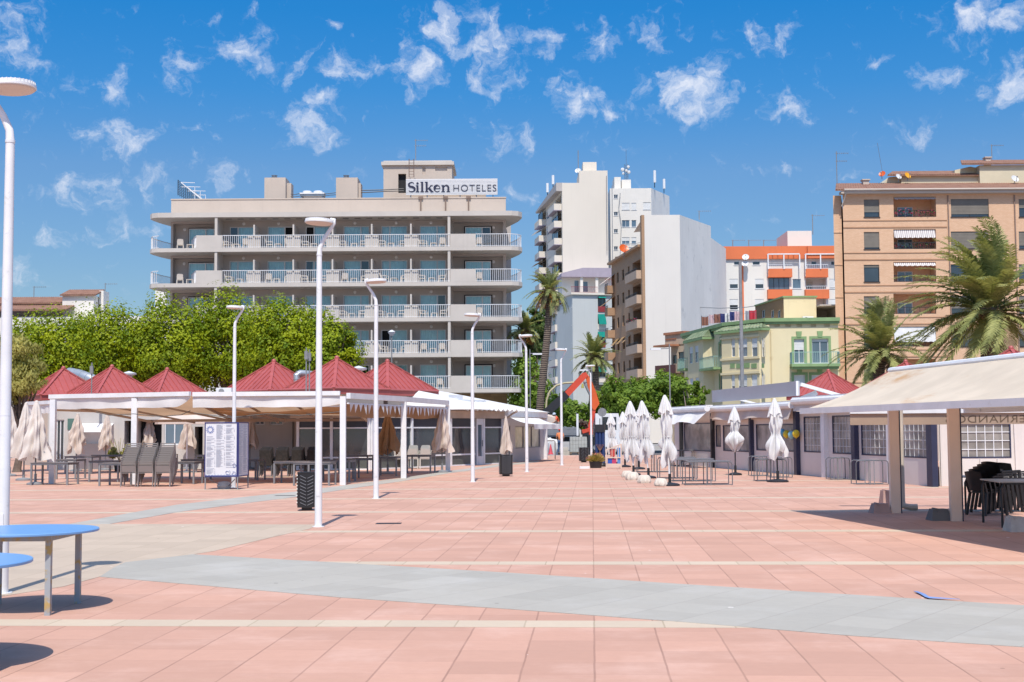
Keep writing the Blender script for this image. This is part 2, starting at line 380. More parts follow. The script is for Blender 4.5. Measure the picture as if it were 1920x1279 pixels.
for k_ in ('glassd', 'glassb'): MT[k_].node_tree.nodes['Principled BSDF'].inputs['IOR'].default_value = 1.9
MT['curtain'] = curtainmat()
# ------------------------------------------------------------------ ground and paving
PAVE = math.atan(149/2500)
pr = Matrix.Rotation(-PAVE, 4, 'Z')
MT['pink'] = pavemat('pink_paving', (.51, .297, .222), .52, .50, '#8d6d60', blotch='#d6b3a4', var=.09)
MT['creamp'] = pavemat('cream_paving', (.53, .43, .325), .61, 9.0, '#8f8069', jxs=.6, jys=0)
MT['beigep'] = pavemat('beige_paving', (.47, .378, .292), .52, .50, '#93836f', jxs=.45, jys=.4)
MT['greyp'] = pavemat('grey_paving', (.385, .36, .315), .58, .62, '#8d877f', jxs=.5, jys=.25, blotch='#b9b6b0', rot=.56)
def ground_obj(name, mb, mat):
    ob = mb.build(name, mat); ob.rotation_euler = (0, 0, -PAVE); ob['kind'] = 'structure'; return ob
inv = pr.inverted()
def gpoly(name, pts, z, mat, rot=0, T=.0):
    """flat paved sheet from ground points"""
    mb = MB(); mb.poly([(inv @ Vector((p[0], p[1], 0))).xy.to_3d()+Vector((0, 0, z)) for p in pts])
    mb.f = []; n = len(pts); mb.v += [Vector((p.x, p.y, .0006)) for p in mb.v]; mb.f = [list(range(n))]+[[i, n+i, n+(i+1) % n, (i+1) % n] for i in range(n)]; mb.mi = [0]*(n+1); mb.sm = [False]*(n+1)
    return ground_obj(name, mb, mat)
g = MB(); g.quad((-3000, -3000, -.1), (3000, -3000, -.1), (3000, 3000, -.1), (-3000, 3000, -.1))
o = g.build('ground', M('dusty_ground', (.30, .285, .27), .9, var=.15, scale=.08)); o['kind'] = 'structure'
g = MB(); g.box(-75, 75, -25, 87, -.3, 0); ground_obj('plaza_paving', g, MT['pink'])
g = MB(); g.box(-75, 75, 87, 87.35, -.3, .012); ground_obj('kerb', g, MT['conc'])
g = MB(); g.quad((-200, 87.4, -.096), (200, 87.4, -.096), (200, 103, -.096), (-200, 103, -.096))
ground_obj('road', g, M('asphalt', (.085, .085, .088), .9, var=.2, scale=2, bump=.2))
g = MB(); g.box(-200, 200, 103, 109, -.3, .02); ground_obj('pavement', g, M('grey_pavement', (.33, .31, .29), .9, var=.1, scale=1))
for k in range(13):
    v = 11.72+5.36*k-10.72
    g = MB(); g.box(-40, 40, v, v+.40, .0006, .0025); ground_obj('paving_stripe', g, MT['creamp'])
P_ = lambda L_: [gp(*q) for q in L_]
gpoly('beige_paving', P_([(-420, 984), (0, 983), (300, 983), (597, 984), (580, 992), (500, 1010), (400, 1034), (362, 1040), (230, 1056), (190, 1081), (120, 1100), (0, 1119), (-260, 1170), (-420, 1210)]), .004, MT['beigep'])
gband = P_([(362, 1040), (640, 1056), (960, 1075), (1280, 1096), (1600, 1116), (1920, 1136), (2300, 1158)])
gband += P_([(2300, 1250), (1920, 1214), (1600, 1193), (1280, 1167), (960, 1143), (640, 1121), (400, 1100), (187, 1082), (215, 1064), (235, 1055)])
o = gpoly('grey_paving', gband, .0055, MT['greyp'])
path_hi = [(130, 983), (240, 963), (330, 947), (450, 933), (555, 922), (640, 911), (760, 895.5), (843, 883), (940, 870.5), (1010, 864)]
path_lo = [(205, 983), (330, 961), (450, 945), (560, 931.5), (640, 919), (760, 901.5), (843, 887.5), (940, 874), (1010, 866.5)]
gpoly('grey_path', P_(path_hi)+P_(path_lo[::-1]), .0055, MT['greyp'])
for (x0, x1, y) in ((705, 752, 982), (1205, 1225, 893), (515, 552, 930)):
    a, b = gp(x0, y), gp(x1, y); g = MB(); g.box(a.x, b.x, a.y-.12, a.y+.16, 0, .006); g.box(a.x+.05, b.x-.05, a.y-.06, a.y+.1, .006, .009)
    g.site('drain_grate', MT['dark'], {705: 'dark drain grate set in the pink paving right of the nearest centre lamp', 1205: 'dark drain grate in the paving near the concrete weights', 515: 'dark drain grate on the curved grey path by the dark chairs'}[x0], 'drain', 'drain grates in the paving', kind='thing')
# a torn strip of blue tape on the paving
g = MB(); tp = [gp(*q) for q in [(1713, 1111), (1722, 1112), (1735, 1117), (1742, 1122), (1800, 1126.5), (1742, 1124.5), (1734, 1122), (1726, 1117)]]
g.prism([(p.x, p.y, .014) for p in tp], (0, 0, .004)); g.site('tape_strip', M('blue_tape', (.19, .30, .58), .5), 'torn strip of blue tape stuck to the edge of the grey band', 'tape')
# ------------------------------------------------------------------ the hotel
YW = 112.4
A = gat(316, YW); B = gat(951, YW)
H = Frame(A.xy, B.xy); HW = H.W
hotel = thing('hotel_building', 'long taupe hotel block with white balcony railings and a flat parapet roof', 'building', (A.x, A.y, 0), site=True)
VF = -2.4                                                     # front edge of the balcony slabs
tops = [H.z(640, y, VF) for y in (397, 463.5, 529.5, 596, 663, 730)]
roofz, floors = tops[0], tops[1:]
cu0, cu1 = H.u(416.5, 450), H.u(844.3, 450)
bays = [(430.6, 477.8, 457, .33), (501.8, 549.6, 522, .67), (573, 621, 600, .33), (644, 692.5, 665.4, .67), (715, 763.6, 743, .33), (787, 835.6, 808.4, .67)]
ends = [(352, 400, 342, .66), (871.8, 920.2, 925, .66)]
zpar = H.z(640, 373.2)
mb = H.mb(); holes = []; wins = []
for fi, zf in enumerate(floors):
    for bi, (a, b, lx, mu) in enumerate(bays):
        u0, u1 = H.u(a, 450), H.u(b, 450); holes.append((u0, u1, zf+.06, zf+2.12, .18)); wins.append((u0, u1, zf+.06, zf+2.12, .10, fi, bi, mu, lx))
    for ei, (a, b, lx, mu) in enumerate(ends):
        r0, r1 = (H.u(324.5, 450), cu0-.12) if ei == 0 else (cu1+.25, H.u(943, 450))
        holes.append((r0, r1, zf+.03, zf+2.42, .75, True))
        u0, u1 = H.u(a, 450), H.u(b, 450); wins.append((u0, u1, zf+.06, zf+2.05, .46, fi, 6+ei, mu, lx))
mb.wall(0, HW, floors[-1]-.3, roofz-.05, holes)
mb.quad((0, 0, floors[-1]-.3), (0, 12, floors[-1]-.3), (0, 12, roofz-.05), (0, 0, roofz-.05))
mb.quad((HW, 0, floors[-1]-.3), (HW, 0, roofz-.05), (HW, 12, roofz-.05), (HW, 12, floors[-1]-.3))
mb.quad((0, 12, 0), (HW, 12, 0), (HW, 12, roofz-.05), (0, 12, roofz-.05))
mb.box(HW+.002, HW+.42, 4.6, 12, floors[-1]-.3, roofz-.06)
mb.build('wall', MT['taupe'], hotel)
mb = H.mb(); mb.box(.3, HW-.0, .6, 11.8, 0, floors[-1]-.34); mb.build('ground_floor_wall', brickmat('ochre_stone', '#9a8362', '#8a7453', '#7a6850', .6, .3), hotel)
def slab_outline(w0, w1):
    le = [(0, 4.4), (-.55, 2.7), (-1.05, 1.0), (-1.33, -.6), (-1.36, -1.5), (-1.05, -2.1), (-.5, VF)]
    return [(w1-x, y) for x, y in le]+[(w0+x, y) for x, y in le[::-1]]
for k, z in enumerate(tops):
    mb = H.mb(); t_ = .40 if k == 0 else .33
    mb.prism([(u, v, z-t_) for u, v in slab_outline(0, HW)], (0, 0, t_-.003 if k else t_))
    if k == 0:
        mb.cur = 1
        for i in range(19): u = cu0+.6+i*(cu1-cu0-1.2)/18.5; mb.box(u, u+.5, -1.5, -1.25, z-t_-.012, z-t_-.002)
    mb.build('roof_slab' if k == 0 else 'balcony_slab', [MT['slab'], MT['dark']], hotel)
mb = H.mb(); mb.box(0, HW, 0, .25, roofz, zpar); mb.box(0, .25, .25, 12, roofz, zpar); mb.box(HW-.25, HW, .25, 12, roofz, zpar); mb.box(.25, HW-.25, 11.7, 12, roofz, zpar)
mb.box(-.04, HW+.04, -.05, .29, zpar, zpar+.09); mb.box(.25, HW-.25, .29, 11.7, roofz, roofz+.1)
mb.build('parapet', MT['cream'], hotel)
for px in (789, 835.5, 878.5):
    u = H.u(px, 385); mb = H.mb(); mb.box(u-.06, u+.06, -.12, -.003, roofz+.1, zpar-.1); mb.box(u-.2, u+.2, -.14, .02, zpar-.05, zpar+.17); mb.build('rain_spout', M('rust_brown', (.2, .14, .11), .7) if px == 789 else bpy.data.materials['rust_brown'], hotel)
TREELINE = lambda px: 556 if px < 470 else 556+(px-470)*.36
for (u0, u1, z0, z1, v, fi, bi, mu, lx) in wins:
    px = [457, 522, 600, 665, 743, 808, 342, 925][bi]; py = [450, 516, 582, 650, 716][fi]
    if px < 640 and py-30 > TREELINE(px)+14: continue
    fr = H.mb(); w = .065
    um = u0+(u1-u0)*mu
    fr.box(u0, u0+w, v-.05, v+.05, z0, z1); fr.box(u1-w, u1, v-.05, v+.05, z0, z1); fr.box(u0+w, u1-w, v-.05, v+.05, z1-w, z1); fr.box(u0+w, u1-w, v-.05, v+.05, z0, z0+w)
    fr.box(um-.05, um+.05, v-.06, v+.04, z0+w, z1-w)
    f = fr.build('window', MT['alu'], hotel)
    op = (fi, bi) in ((0, 1), (0, 2), (3, 4))                  # a sash left open: dark gap
    gapr = (um+.05, u1-w) if (fi, bi) == (0, 1) else (u0+w, um-.05)
    g = H.mb()
    for (a, b) in ((u0+w, um-.05), (um+.05, u1-w)):
        if op and (a, b) == gapr: continue
        g.quad((a, v, z0+w), (b, v, z0+w), (b, v, z1-w), (a, v, z1-w))
    g.build('pane', MT['glass'], f)
    c = H.mb(); n = 34; dark_sash = (fi*7+bi*3) % 8 in (0, 5); vs_ = []
    c0, c1 = u0+w, u1-w
    if op: c0, c1 = (u0+w, um) if (fi, bi) == (0, 1) else (um, u1-w)
    elif dark_sash: c0, c1 = (u0+w, um-.05+.25*R.random()) if mu > .5 else (um-.25*R.random(), u1-w)
    yb = v+.16 if bi < 6 else v+.07
    for i in range(n+1):
        u = c0+(c1-c0)*i/n; y = yb+.035*math.sin(i*1.9+fi)+.015*math.sin(i*.7+bi); vs_ += [(u, y, z0+.02), (u, y, z1-.05)]
    c.smooth = True; c.add(vs_, [(2*i, 2*i+2, 2*i+3, 2*i+1) for i in range(n)]); c.build('curtain', MT['curtain'], f, sharp=80)
    bk = H.mb(); bk.box(u0-.1, u1+.1, yb+.12, yb+.16, z0-.02, z1+.1); bk.build('room_shade', MT['room_shade'], f)
    uu = H.u(lx, 450); zl = zf_ = z1+.26 if bi < 6 else z1-.02
    lm = H.mb(); vl = -.001 if bi < 6 else .745
    lm.T = H.T @ Matrix.Translation((uu, vl, zl)) @ Matrix.Rotation(PI/2, 4, 'X')
    lm.lathe([(.001, .09), (.08, .08), (.13, .045), (.14, 0)], 14); lm.build('wall_lamp', MT['white'], hotel)
for fi, zf in enumerate(floors):                              # party walls between the balconies, posts, railings
    zc = tops[fi]-(.40 if fi == 0 else .33)
    for px in (486, 558.3, 630.2, 702.2, 774.2):
        if px < 640 and [450, 516, 582, 650, 716][fi]-30 > TREELINE(px)+14: continue
        u = H.u(px, 450); mb = H.mb(); mb.box(u-.065, u+.065, VF+.12, -.002, zf, zf+1.95); mb.box(u-.55, u-.066, VF+.20, VF+.32, zf, zf+1.0); mb.box(u+.066, u+.55, VF+.20, VF+.32, zf, zf+1.0)
        mb.build('divider', MT['slab'], hotel)
    for px in (416.5, 844.3):
        u = H.u(px, 450); mb = H.mb(); mb.box(u-.11, u+.11, VF+.05, -.002, zf, zc); mb.build('pillar', MT['slab'], hotel)
    for (a, b) in ((368, 416.3), (844.6, 891.7)):
        mb = H.mb(); u0, u1 = H.u(a, 450, VF), H.u(b, 450, VF); mb.box(u0, u1, VF+.0, VF+.12, zf, zf+1.06); mb.build('parapet_panel', MT['slab'], hotel)
    ol = slab_outline(0, HW); half = len(ol)//2
    lft = [(u+.09, v+.06) for u, v in ol[half:][::-1]]; rgt = [(u-.09, v+.06) for u, v in ol[:half]]
    runs = [[(H.u(417, 450, VF), VF+.06), (H.u(844, 450, VF), VF+.06)], [(H.u(368, 450, VF), VF+.06)]+lft, [(H.u(891.7, 450, VF), VF+.06)]+rgt[::-1]]
    for run in runs:
        mb = H.mb(); z1 = zf+1.04
        for i in range(len(run)-1):
            a, b = Vector(run[i]+(0,)), Vector(run[i+1]+(0,)); n = max(1, int((b-a).length/.165))
            mb.bar((a.x, a.y, z1), (b.x, b.y, z1), .06, .05); mb.bar((a.x, a.y, zf+.07), (b.x, b.y, zf+.07), .035, .035)
            for k in range(n):
                p = a.lerp(b, k/n); mb.box(p.x-.014, p.x+.014, p.y-.014, p.y+.014, zf+.01, z1)
        mb.build('railing', MT['white'], hotel)
# roof of the hotel: penthouse and chimneys are parts, loose gear stands on it as things
def hbox(px0, py0, px1, py1, v0, v1, z0=None):
    u0, u1, za, zb = H.rect(px0, py0, px1, py1, v0); return (u0, u1, v0, v1, z0 if z0 is not None else za, zb)
mb = H.mb(); u0, u1, _, _, _, zt = hbox(719, 310, 847.5, 372, 4, 9)
dr = H.rect(746.7, 326, 761.4, 362, 4); vt = H.rect(816, 313, 838.5, 320.5, 4); v2 = H.rect(792, 314, 798, 328, 4)
mb.wall(u0, u1, roofz, zt, [dr+(.5, True), vt+(.12, True), v2+(.12, True)], 4)
mb.quad((u0, 4, roofz), (u0, 9, roofz), (u0, 9, zt), (u0, 4, zt)); mb.quad((u1, 4, roofz), (u1, 4, zt), (u1, 9, zt), (u1, 9, roofz)); mb.quad((u0, 9, roofz), (u1, 9, roofz), (u1, 9, zt), (u0, 9, zt))
ph = mb.build('penthouse', MT['cream'], hotel)
mb = H.mb(); mb.box(u0-.18, u1+.18, 3.8, 9.2, zt, zt+.3); mb.box(u0, u1, 4, 9, zt+.3, zt+.42); mb.build('roof', MT['slab'], ph)
mb = H.mb(); a, b, c, d = dr; mb.box(a, b, 4.3, 4.34, c, d); mb.build('doorway_shade', MT['room_shade'], ph)
mb = H.mb(); x = H.rect(762, 364, 911, 372, 3); mb.box(x[0], x[1], 3, 3.8, roofz+.1, x[3]); mb.build('low_wall', MT['cream'], hotel)
for (a, b, c, d) in ((495.7, 535.4, 333, 546), (630, 670.5, 333, 676.6)):
    mb = H.mb(); q = hbox(a, c, b, 372, 2.2, 4.2, roofz+.1); mb.box(*q); q2 = hbox(b+1, 343.5, d, 372, 2.8, 4, roofz+.1); mb.box(*q2)
    ch = mb.build('chimney', MT['cream'], hotel)
    mb = H.mb(); uc = H.u((a+b)/2-1, 330, 3); mb.lathe([(.2, 0), (.2, .12), (.26, .13), (.26, .19), (.2, .2), (.2, .27), (.26, .28), (.26, .34), (.0, .36)], 14, (uc, 3, q[5])); mb.build('cowl', MT['steel'], ch)
t = thing('hotel_sign', 'long white rooftop sign with navy lettering above the hotel parapet', 'sign', tuple(H.p(H.u(847, 350, 2), 2, zpar)), site=True)
s0, s1, sz0, sz1 = H.rect(761.2, 335.4, 932.8, 365.3, 2.0)
mb = H.mb(); mb.box(s0, s1, 2.0, 2.12, sz0, sz1)
mb.cur = 1
for i in range(1, 12): z = sz0+(sz1-sz0)*i/12; mb.box(s0+.005, s1-.005, 1.994, 1.999, z-.008, z+.008)
mb.build('sign_board', [M('sign_white', (.68, .67, .67), .5, var=.05), MT['steel']], t)
mb = H.mb()
for k in range(6): u = s0+.4+k*(s1-s0-.8)/5; mb.box(u-.04, u+.04, 2.13, 2.2, roofz+.1, sz1-.05); mb.bar((u, 2.2, sz1-.3), (u, 3.0, roofz+.15), .05, .05)
mb.build('sign_post', MT['steel'], t)
NAVY = M('navy_letter', (.018, .02, .05), .5, var=.05)
SX = 1.16
def brush(mb, pts, ws, y0, y1, ox, oz, s):
    """a lettering stroke with changing width, given in letter units"""
    n = len(pts); P = [Vector((x, z, 0)) for x, z in pts]; Lf = []; Rt = []
    for i in range(n):
        t = (P[min(i+1, n-1)]-P[max(i-1, 0)]).normalized(); nn = Vector((-t.y, t.x, 0)); w = ws[i]/2 if isinstance(ws, (list, tuple)) else ws/2
        Lf.append(P[i]+nn*w); Rt.append(P[i]-nn*w)
    for i in range(n-1):
        q = [Lf[i], Rt[i], Rt[i+1], Lf[i+1]]; mb.prism([(ox+p.x*s*SX, y0, oz+p.y*s) for p in q], (0, y1-y0, 0))
lt = H.mb(); ch_ = (sz1-sz0)*.63; sw = (s1-s0); ox = s0+.018*sw; oz = sz0+(sz1-sz0)*.19; yy = (1.955, 1.993)
def arc(cx, cz, rx, rz, a0, a1, n=10): return [(cx+rx*math.cos(math.radians(a0+(a1-a0)*i/n)), cz+rz*math.sin(math.radians(a0+(a1-a0)*i/n))) for i in range(n+1)]
S = arc(.34, .74, .24, .215, 35, 270, 12)+arc(.34, .27, .27, .235, 80, -150, 12)
brush(lt, S, [.05+.15*math.sin(PI*i/(len(S)-1))**2 for i in range(len(S))], *yy, ox, oz, ch_)
def serif_stem(x, z1, w=.17, top=True):
    brush(lt, [(x, 0), (x, z1)], w, *yy, ox, oz, ch_); brush(lt, [(x-.15, .025), (x+.15, .025)], .05, yy[0]-.002, yy[1], ox, oz, ch_)
    if top: brush(lt, [(x-.15, z1-.025), (x+.02, z1-.025)], .05, yy[0]-.002, yy[1], ox, oz, ch_)
serif_stem(.84, .66); lt.T = H.T
dot = arc(.84, .86, .1, .1, 0, 360, 12)[:-1]; lt.prism([(ox+x*ch_*SX, yy[0], oz+z*ch_) for x, z in dot], (0, .038, 0))
serif_stem(1.24, 1.0); serif_stem(1.62, 1.0)
brush(lt, [(1.71, .3), (2.02, .64)], .06, yy[0]-.001, yy[1], ox, oz, ch_); brush(lt, [(1.80, .40), (2.08, .0)], .17, yy[0]-.003, yy[1], ox, oz, ch_)
brush(lt, [(1.93, .645), (2.14, .645)], .045, yy[0]-.004, yy[1], ox, oz, ch_); brush(lt, [(1.95, .025), (2.2, .025)], .05, yy[0]-.005, yy[1], ox, oz, ch_)
e_ = arc(2.52, .33, .24, .32, 0, 320, 18)
brush(lt, e_, [.05+.15*max(0, math.sin(math.radians(i*18-60)))**1.5 for i in range(len(e_))], *yy, ox, oz, ch_); brush(lt, [(2.30, .345), (2.76, .345)], .045, yy[0]-.002, yy[1], ox, oz, ch_)
serif_stem(3.02, .66); serif_stem(3.46, .45, top=False)
n_ = [(3.1, .5)]+arc(3.28, .42, .18, .23, 140, 0, 8); brush(lt, n_, [.05+.013*i for i in range(len(n_))], yy[0]-.001, yy[1], ox, oz, ch_)
lt.build('lettering', NAVY, t)
def text_mb(body, size, T, extrude=.02, spacing=1.0, bevel=0):
    cu = bpy.data.curves.new('text', 'FONT'); cu.body = body; cu.size = size; cu.extrude = extrude; cu.space_character = spacing; cu.offset = bevel
    ob = bpy.data.objects.new('text', cu); COL.objects.link(ob); bpy.context.view_layer.update()
    dg = bpy.context.evaluated_depsgraph_get(); me = bpy.data.meshes.new_from_object(ob.evaluated_get(dg)); mb = MB(T)
    mb.add([v.co.copy() for v in me.vertices], [tuple(p.vertices) for p in me.polygons])
    bpy.data.objects.remove(ob); bpy.data.meshes.remove(me); return mb
def fit_text(body, T0, w, h, extrude=.02, spacing=1.0, bevel=0):
    """text scaled to a box w by h, lying in the local x-z plane of T0"""
    mb = text_mb(body, 1, None, extrude, spacing, bevel); xs = [p.x for p in mb.v]; ys = [p.y for p in mb.v]
    sx, sy = w/(max(xs)-min(xs)), h/(max(ys)-min(ys)); x0, y0 = min(xs), min(ys)
    T = T0 @ Matrix.Rotation(PI/2, 4, 'X'); mb.v = [T @ Vector(((p.x-x0)*sx, (p.y-y0)*sy, p.z)) for p in mb.v]; return mb
a = H.rect(850.2, 346.5, 930.6, 358.6, 2.0)
lt = fit_text('HOTELES', H.T @ Matrix.Translation((a[0], 1.975, a[2])), a[1]-a[0], a[3]-a[2], .018, 1.12, -.012); lt.build('lettering', NAVY, t)
def antenna(px, ytop, ybot, Y, label, arms=2, group=None, side=1):
    p0, p1 = at(px, ybot, Y), at(px, ytop, Y); t_ = MB(); h = p1.z-p0.z
    t_.cyl(p0, (p0.x, p0.y, p1.z), .035*Y/110, n=6)
    for k in range(arms):
        z = p1.z-h*(.06+.24*k); w = (1.1-.15*k)*Y/120
        t_.cyl((p0.x-.15*w*side, p0.y, z), (p0.x+w*side, p0.y, z), .011*Y/110, n=5)
        for i in range(6): x = p0.x+side*w*(.1+.17*i); t_.bar((x, p0.y-.25, z), (x, p0.y+.25, z), .012*Y/110, .012*Y/110); t_.bar((x, p0.y, z-.1), (x, p0.y, z+.1), .012*Y/110, .012*Y/110)
    return t_.site('antenna', MT['grey'], label, 'antenna', group)
antenna(779.5, 261, 303, 117, 'tall grey aerial mast on the hotel penthouse behind the sign')
mb = MB(); a, b = at(767, 298, 115.5), at(776, 298, 115.5); z0 = zat(771, 332, 115.5)
for x in (a.x, b.x): mb.cyl((x, a.y, z0), (x, a.y, a.z), .035, n=6)
for i in range(7): z = z0+(a.z-z0)*i/6.5; mb.bar((a.x, a.y, z), (b.x, a.y, z), .03, .03)
mb.site('ladder', M('rust_ladder', (.16, .1, .08), .7), 'rusty brown ladder fixed to the hotel penthouse front', 'ladder')
u0, u1, z0, z1 = H.rect(562.4, 357.8, 607.5, 372, 3)
t = thing('cooling_unit', 'white twin fan cooling unit on the hotel roof between the chimneys', 'cooling unit', tuple(H.p((u0+u1)/2, 3.4, roofz+.1)), site=True)
mb = H.mb(); mb.box(u0, u1, 3, 3.9, z0+.2, z1-.28); mb.box(u0+.05, u0+.2, 3.05, 3.8, roofz+.1, z0+.2); mb.box(u1-.2, u1-.05, 3.05, 3.8, roofz+.1, z0+.2); mb.build('casing', MT['steel'], t)
mb = H.mb(); mb.box(u0-.03, u1+.03, 2.96, 3.94, z1-.28, z1-.16); mb.build('top_cover', MT['white'], t)
for k in (.27, .73): mb = H.mb(); mb.lathe([(.4, 0), (.4, .16), (.34, .2), (.0, .2)], 16, (u0+(u1-u0)*k, 3.45, z1-.16)); mb.build('fan', MT['white'], t)
t = thing('billboard_frame', 'dark mesh billboard seen edge on with white struts on the hotel roof', 'billboard', tuple(H.p(H.u(350, 360, 2), 2, zpar)), site=True)
ub = H.u(336, 355, 1); zb0, zb1 = H.z(336, 371, 1), H.z(336, 339, 1)
mb = H.mb(); mb.bar((ub, .6, zb0+.2), (ub, .6, zb1), .06, .06); 
for i in range(9):
    z = zb0+.25+(zb1-zb0-.3)*i/8; mb.bar((ub, .6, z), (ub+.5, 6.5, z-.04*i), .03, .03)
for i in range(13): mb.bar((ub+.5*i/12, .6+5.9*i/12, zb0+.1), (ub+.5*i/12, .6+5.9*i/12, zb1-.04*8*i/12), .03, .03)
mb.build('mesh_panel', MT['dark'], t)
mb = H.mb()
for v in (1.2, 3.2, 5.2):
    mb.bar((ub+.1, v, zb1-.1), (ub+2.3, v, zpar-.1), .07, .07); mb.bar((ub+.1, v, zb1-.5), (ub+1.3, v, zb1-.5), .04, .04); mb.bar((ub+1.3, v, zb1-.5), (ub+1.3, v, zpar-.1), .04, .04); mb.bar((ub+.1, v, zb1-.1), (ub+1.3, v, zb1-.15), .04, .04)
mb.build('strut', MT['white'], t)
for k, z in enumerate((.35, .6)):
    mb = H.mb(); mb.tube([H.T.inverted() @ at(x, y, 115) for x, y in ((545, 364+k*4), (552, 365+k*4), (562, 363+k*5))], .03, 5)
    mb.site('roof_pipe', MT['dark'], ['upper', 'lower'][k]+' thin dark pipe between the left hotel chimney and the cooling unit', 'pipe', 'pipes on the hotel roof'); mb = H.mb(); mb.tube([H.T.inverted() @ at(x, y, 115) for x, y in ((606, 364+k*4), (618, 363+k*3), (632, 361+k*4))], .03, 5)
    mb.site('roof_pipe', MT['dark'], ['upper', 'lower'][k]+' thin dark pipe between the cooling unit and the middle hotel chimney', 'pipe', 'pipes on the hotel roof'); mb = H.mb(); mb.tube([H.T.inverted() @ at(x, y, 115.5) for x, y in ((672, 356+k*4), (684, 357+k*4), (720, 356+k*3), (757, 354+k*4))], .045, 5)
    mb.site('roof_pipe', MT['dark'], ['upper', 'lower'][k]+' dark pipe between the middle chimney and the hotel penthouse', 'pipe', 'pipes on the hotel roof')
# balcony furniture
def chair_mesh():
    mb = MB(); s = .24
    mb.box(-s, s, -s, s, .38, .42)
    for x in (-s, s):
        for y in (-s, s): mb.bar((x*1.05, y*1.08, 0), (x, y, .64 if y < 0 else .40), .05, .05)
        mb.bar((x, -s, .64), (x, s+.04, .66), .055, .04)
    mb.prism([(-.26, .24, .40), (.26, .24, .40), (.24, .36, .84), (.14, .38, .88), (-.14, .38, .88), (-.24, .36, .84)], (0, .035, .01))
    return mb.mesh('balcony_chair', M('cream_plastic', (.66, .60, .53), .5, var=.05))
def table_mesh():
    mb = MB(); mb.box(-.27, .27, -.27, .27, .42, .45)
    for x in (-.23, .23):
        for y in (-.23, .23): mb.box(x-.025, x+.025, y-.025, y+.025, 0, .42)
    return mb.mesh('balcony_table', bpy.data.materials['cream_plastic'])
CHM, TBM = chair_mesh(), table_mesh()
FLN = ['top', 'second highest', 'middle', 'second lowest', 'lowest']
BAY = [0, 1, 2, 3, 4, 5]
def put(name, me, u, v, z, rz, label, cat, group):
    o = bpy.data.objects.new(name, me); COL.objects.link(o); o.location = H.p(u, v, z); o.rotation_euler = (0, 0, rz); tag(o, label, cat, group)
for fi, zf in enumerate(floors):
    for bi, (a, b, lx, mu) in enumerate(bays):
        px = (a+b)/2
        if px < 650 and [452, 518, 585, 652, 718][fi] > TREELINE(px)-2 or (fi == 4 and px < 760): continue
        um = H.u(px, 450)+R.uniform(-.15, .15); nm = f'{FLN[fi]} hotel balcony, {ORD[bi+1]} bay from the left'
        put('balcony_chair', CHM, um-.82, -1.25+R.uniform(-.2, .2), zf, PI/2+R.uniform(-.5, .2) if R.random() < .7 else PI+R.uniform(-.3, .3), f'cream armchair at the left of the {nm}', 'chair', 'cream armchairs on the hotel balconies')
        put('balcony_chair', CHM, um+.82, -1.25+R.uniform(-.2, .2), zf, -PI/2+R.uniform(-.2, .5) if R.random() < .7 else PI+R.uniform(-.3, .3), f'cream armchair at the right of the {nm}', 'chair', 'cream armchairs on the hotel balconies')
        put('balcony_table', TBM, um+R.uniform(-.1, .1), -1.3, zf, R.uniform(-.1, .1), f'low cream table on the {nm}', 'table', 'low cream tables on the hotel balconies')
    for ei, (px, nm) in enumerate(((345, 'left'), (898, 'right'))):
        if ei == 0 and fi > 1: continue
        u = H.u(px, 450)
        put('balcony_chair', CHM, u, -1.2, zf, PI+.2, f'cream armchair on the {FLN[fi]} hotel balcony, {nm} corner bay', 'chair', 'cream armchairs on the hotel balconies')
        if ei == 0: put('balcony_table', TBM, u+.85, -1.2, zf, 0, f'low cream table on the {FLN[fi]} hotel balcony, {nm} corner bay', 'table', 'low cream tables on the hotel balconies')
# ------------------------------------------------------------------ other buildings
def win(F, r, v, par, frame='alu', pane='glassd', sh=0.0, shm='shut', mull=1, w=.05, name='window', sill=True):
    """frame > pane, shutter; r = (u0,u1,z0,z1) in facade F, set v behind its plane"""
    u0, u1, z0, z1 = r[:4]; mb = F.mb(); w = min(w, (u1-u0)*.12)
    mb.box(u0, u0+w, v-.04, v+.04, z0, z1); mb.box(u1-w, u1, v-.04, v+.04, z0, z1); mb.box(u0+w, u1-w, v-.04, v+.04, z1-w, z1); mb.box(u0+w, u1-w, v-.04, v+.04, z0, z0+w)
    for k in range(mull): um = u0+(u1-u0)*(k+1)/(mull+1); mb.box(um-w*.5, um+w*.5, v-.045, v+.035, z0+w, z1-w)
    if sill: mb.box(u0-.06, u1+.06, -.07, v-.045, z0-.06, z0-.003)
    f = mb.build(name, MT[frame], par)
    g = F.mb(); g.quad((u0+w*.5, v, z0+w*.5), (u1-w*.5, v, z0+w*.5), (u1-w*.5, v, z1-w*.5), (u0+w*.5, v, z1-w*.5)); g.build('pane', MT[pane], f)
    if sh > 0:
        s = F.mb(); zb = z1-(z1-z0)*sh; n = max(3, int((z1-zb)/.12))
        for i in range(n):
            a = zb+(z1-zb)*i/n; b = zb+(z1-zb)*(i+1)/n; s.quad((u0+w*.3, v-.062, a), (u1-w*.3, v-.062, a), (u1-w*.3, v-.05, b), (u0+w*.3, v-.05, b))
        s.build('shutter', MT[shm], f)
    return f
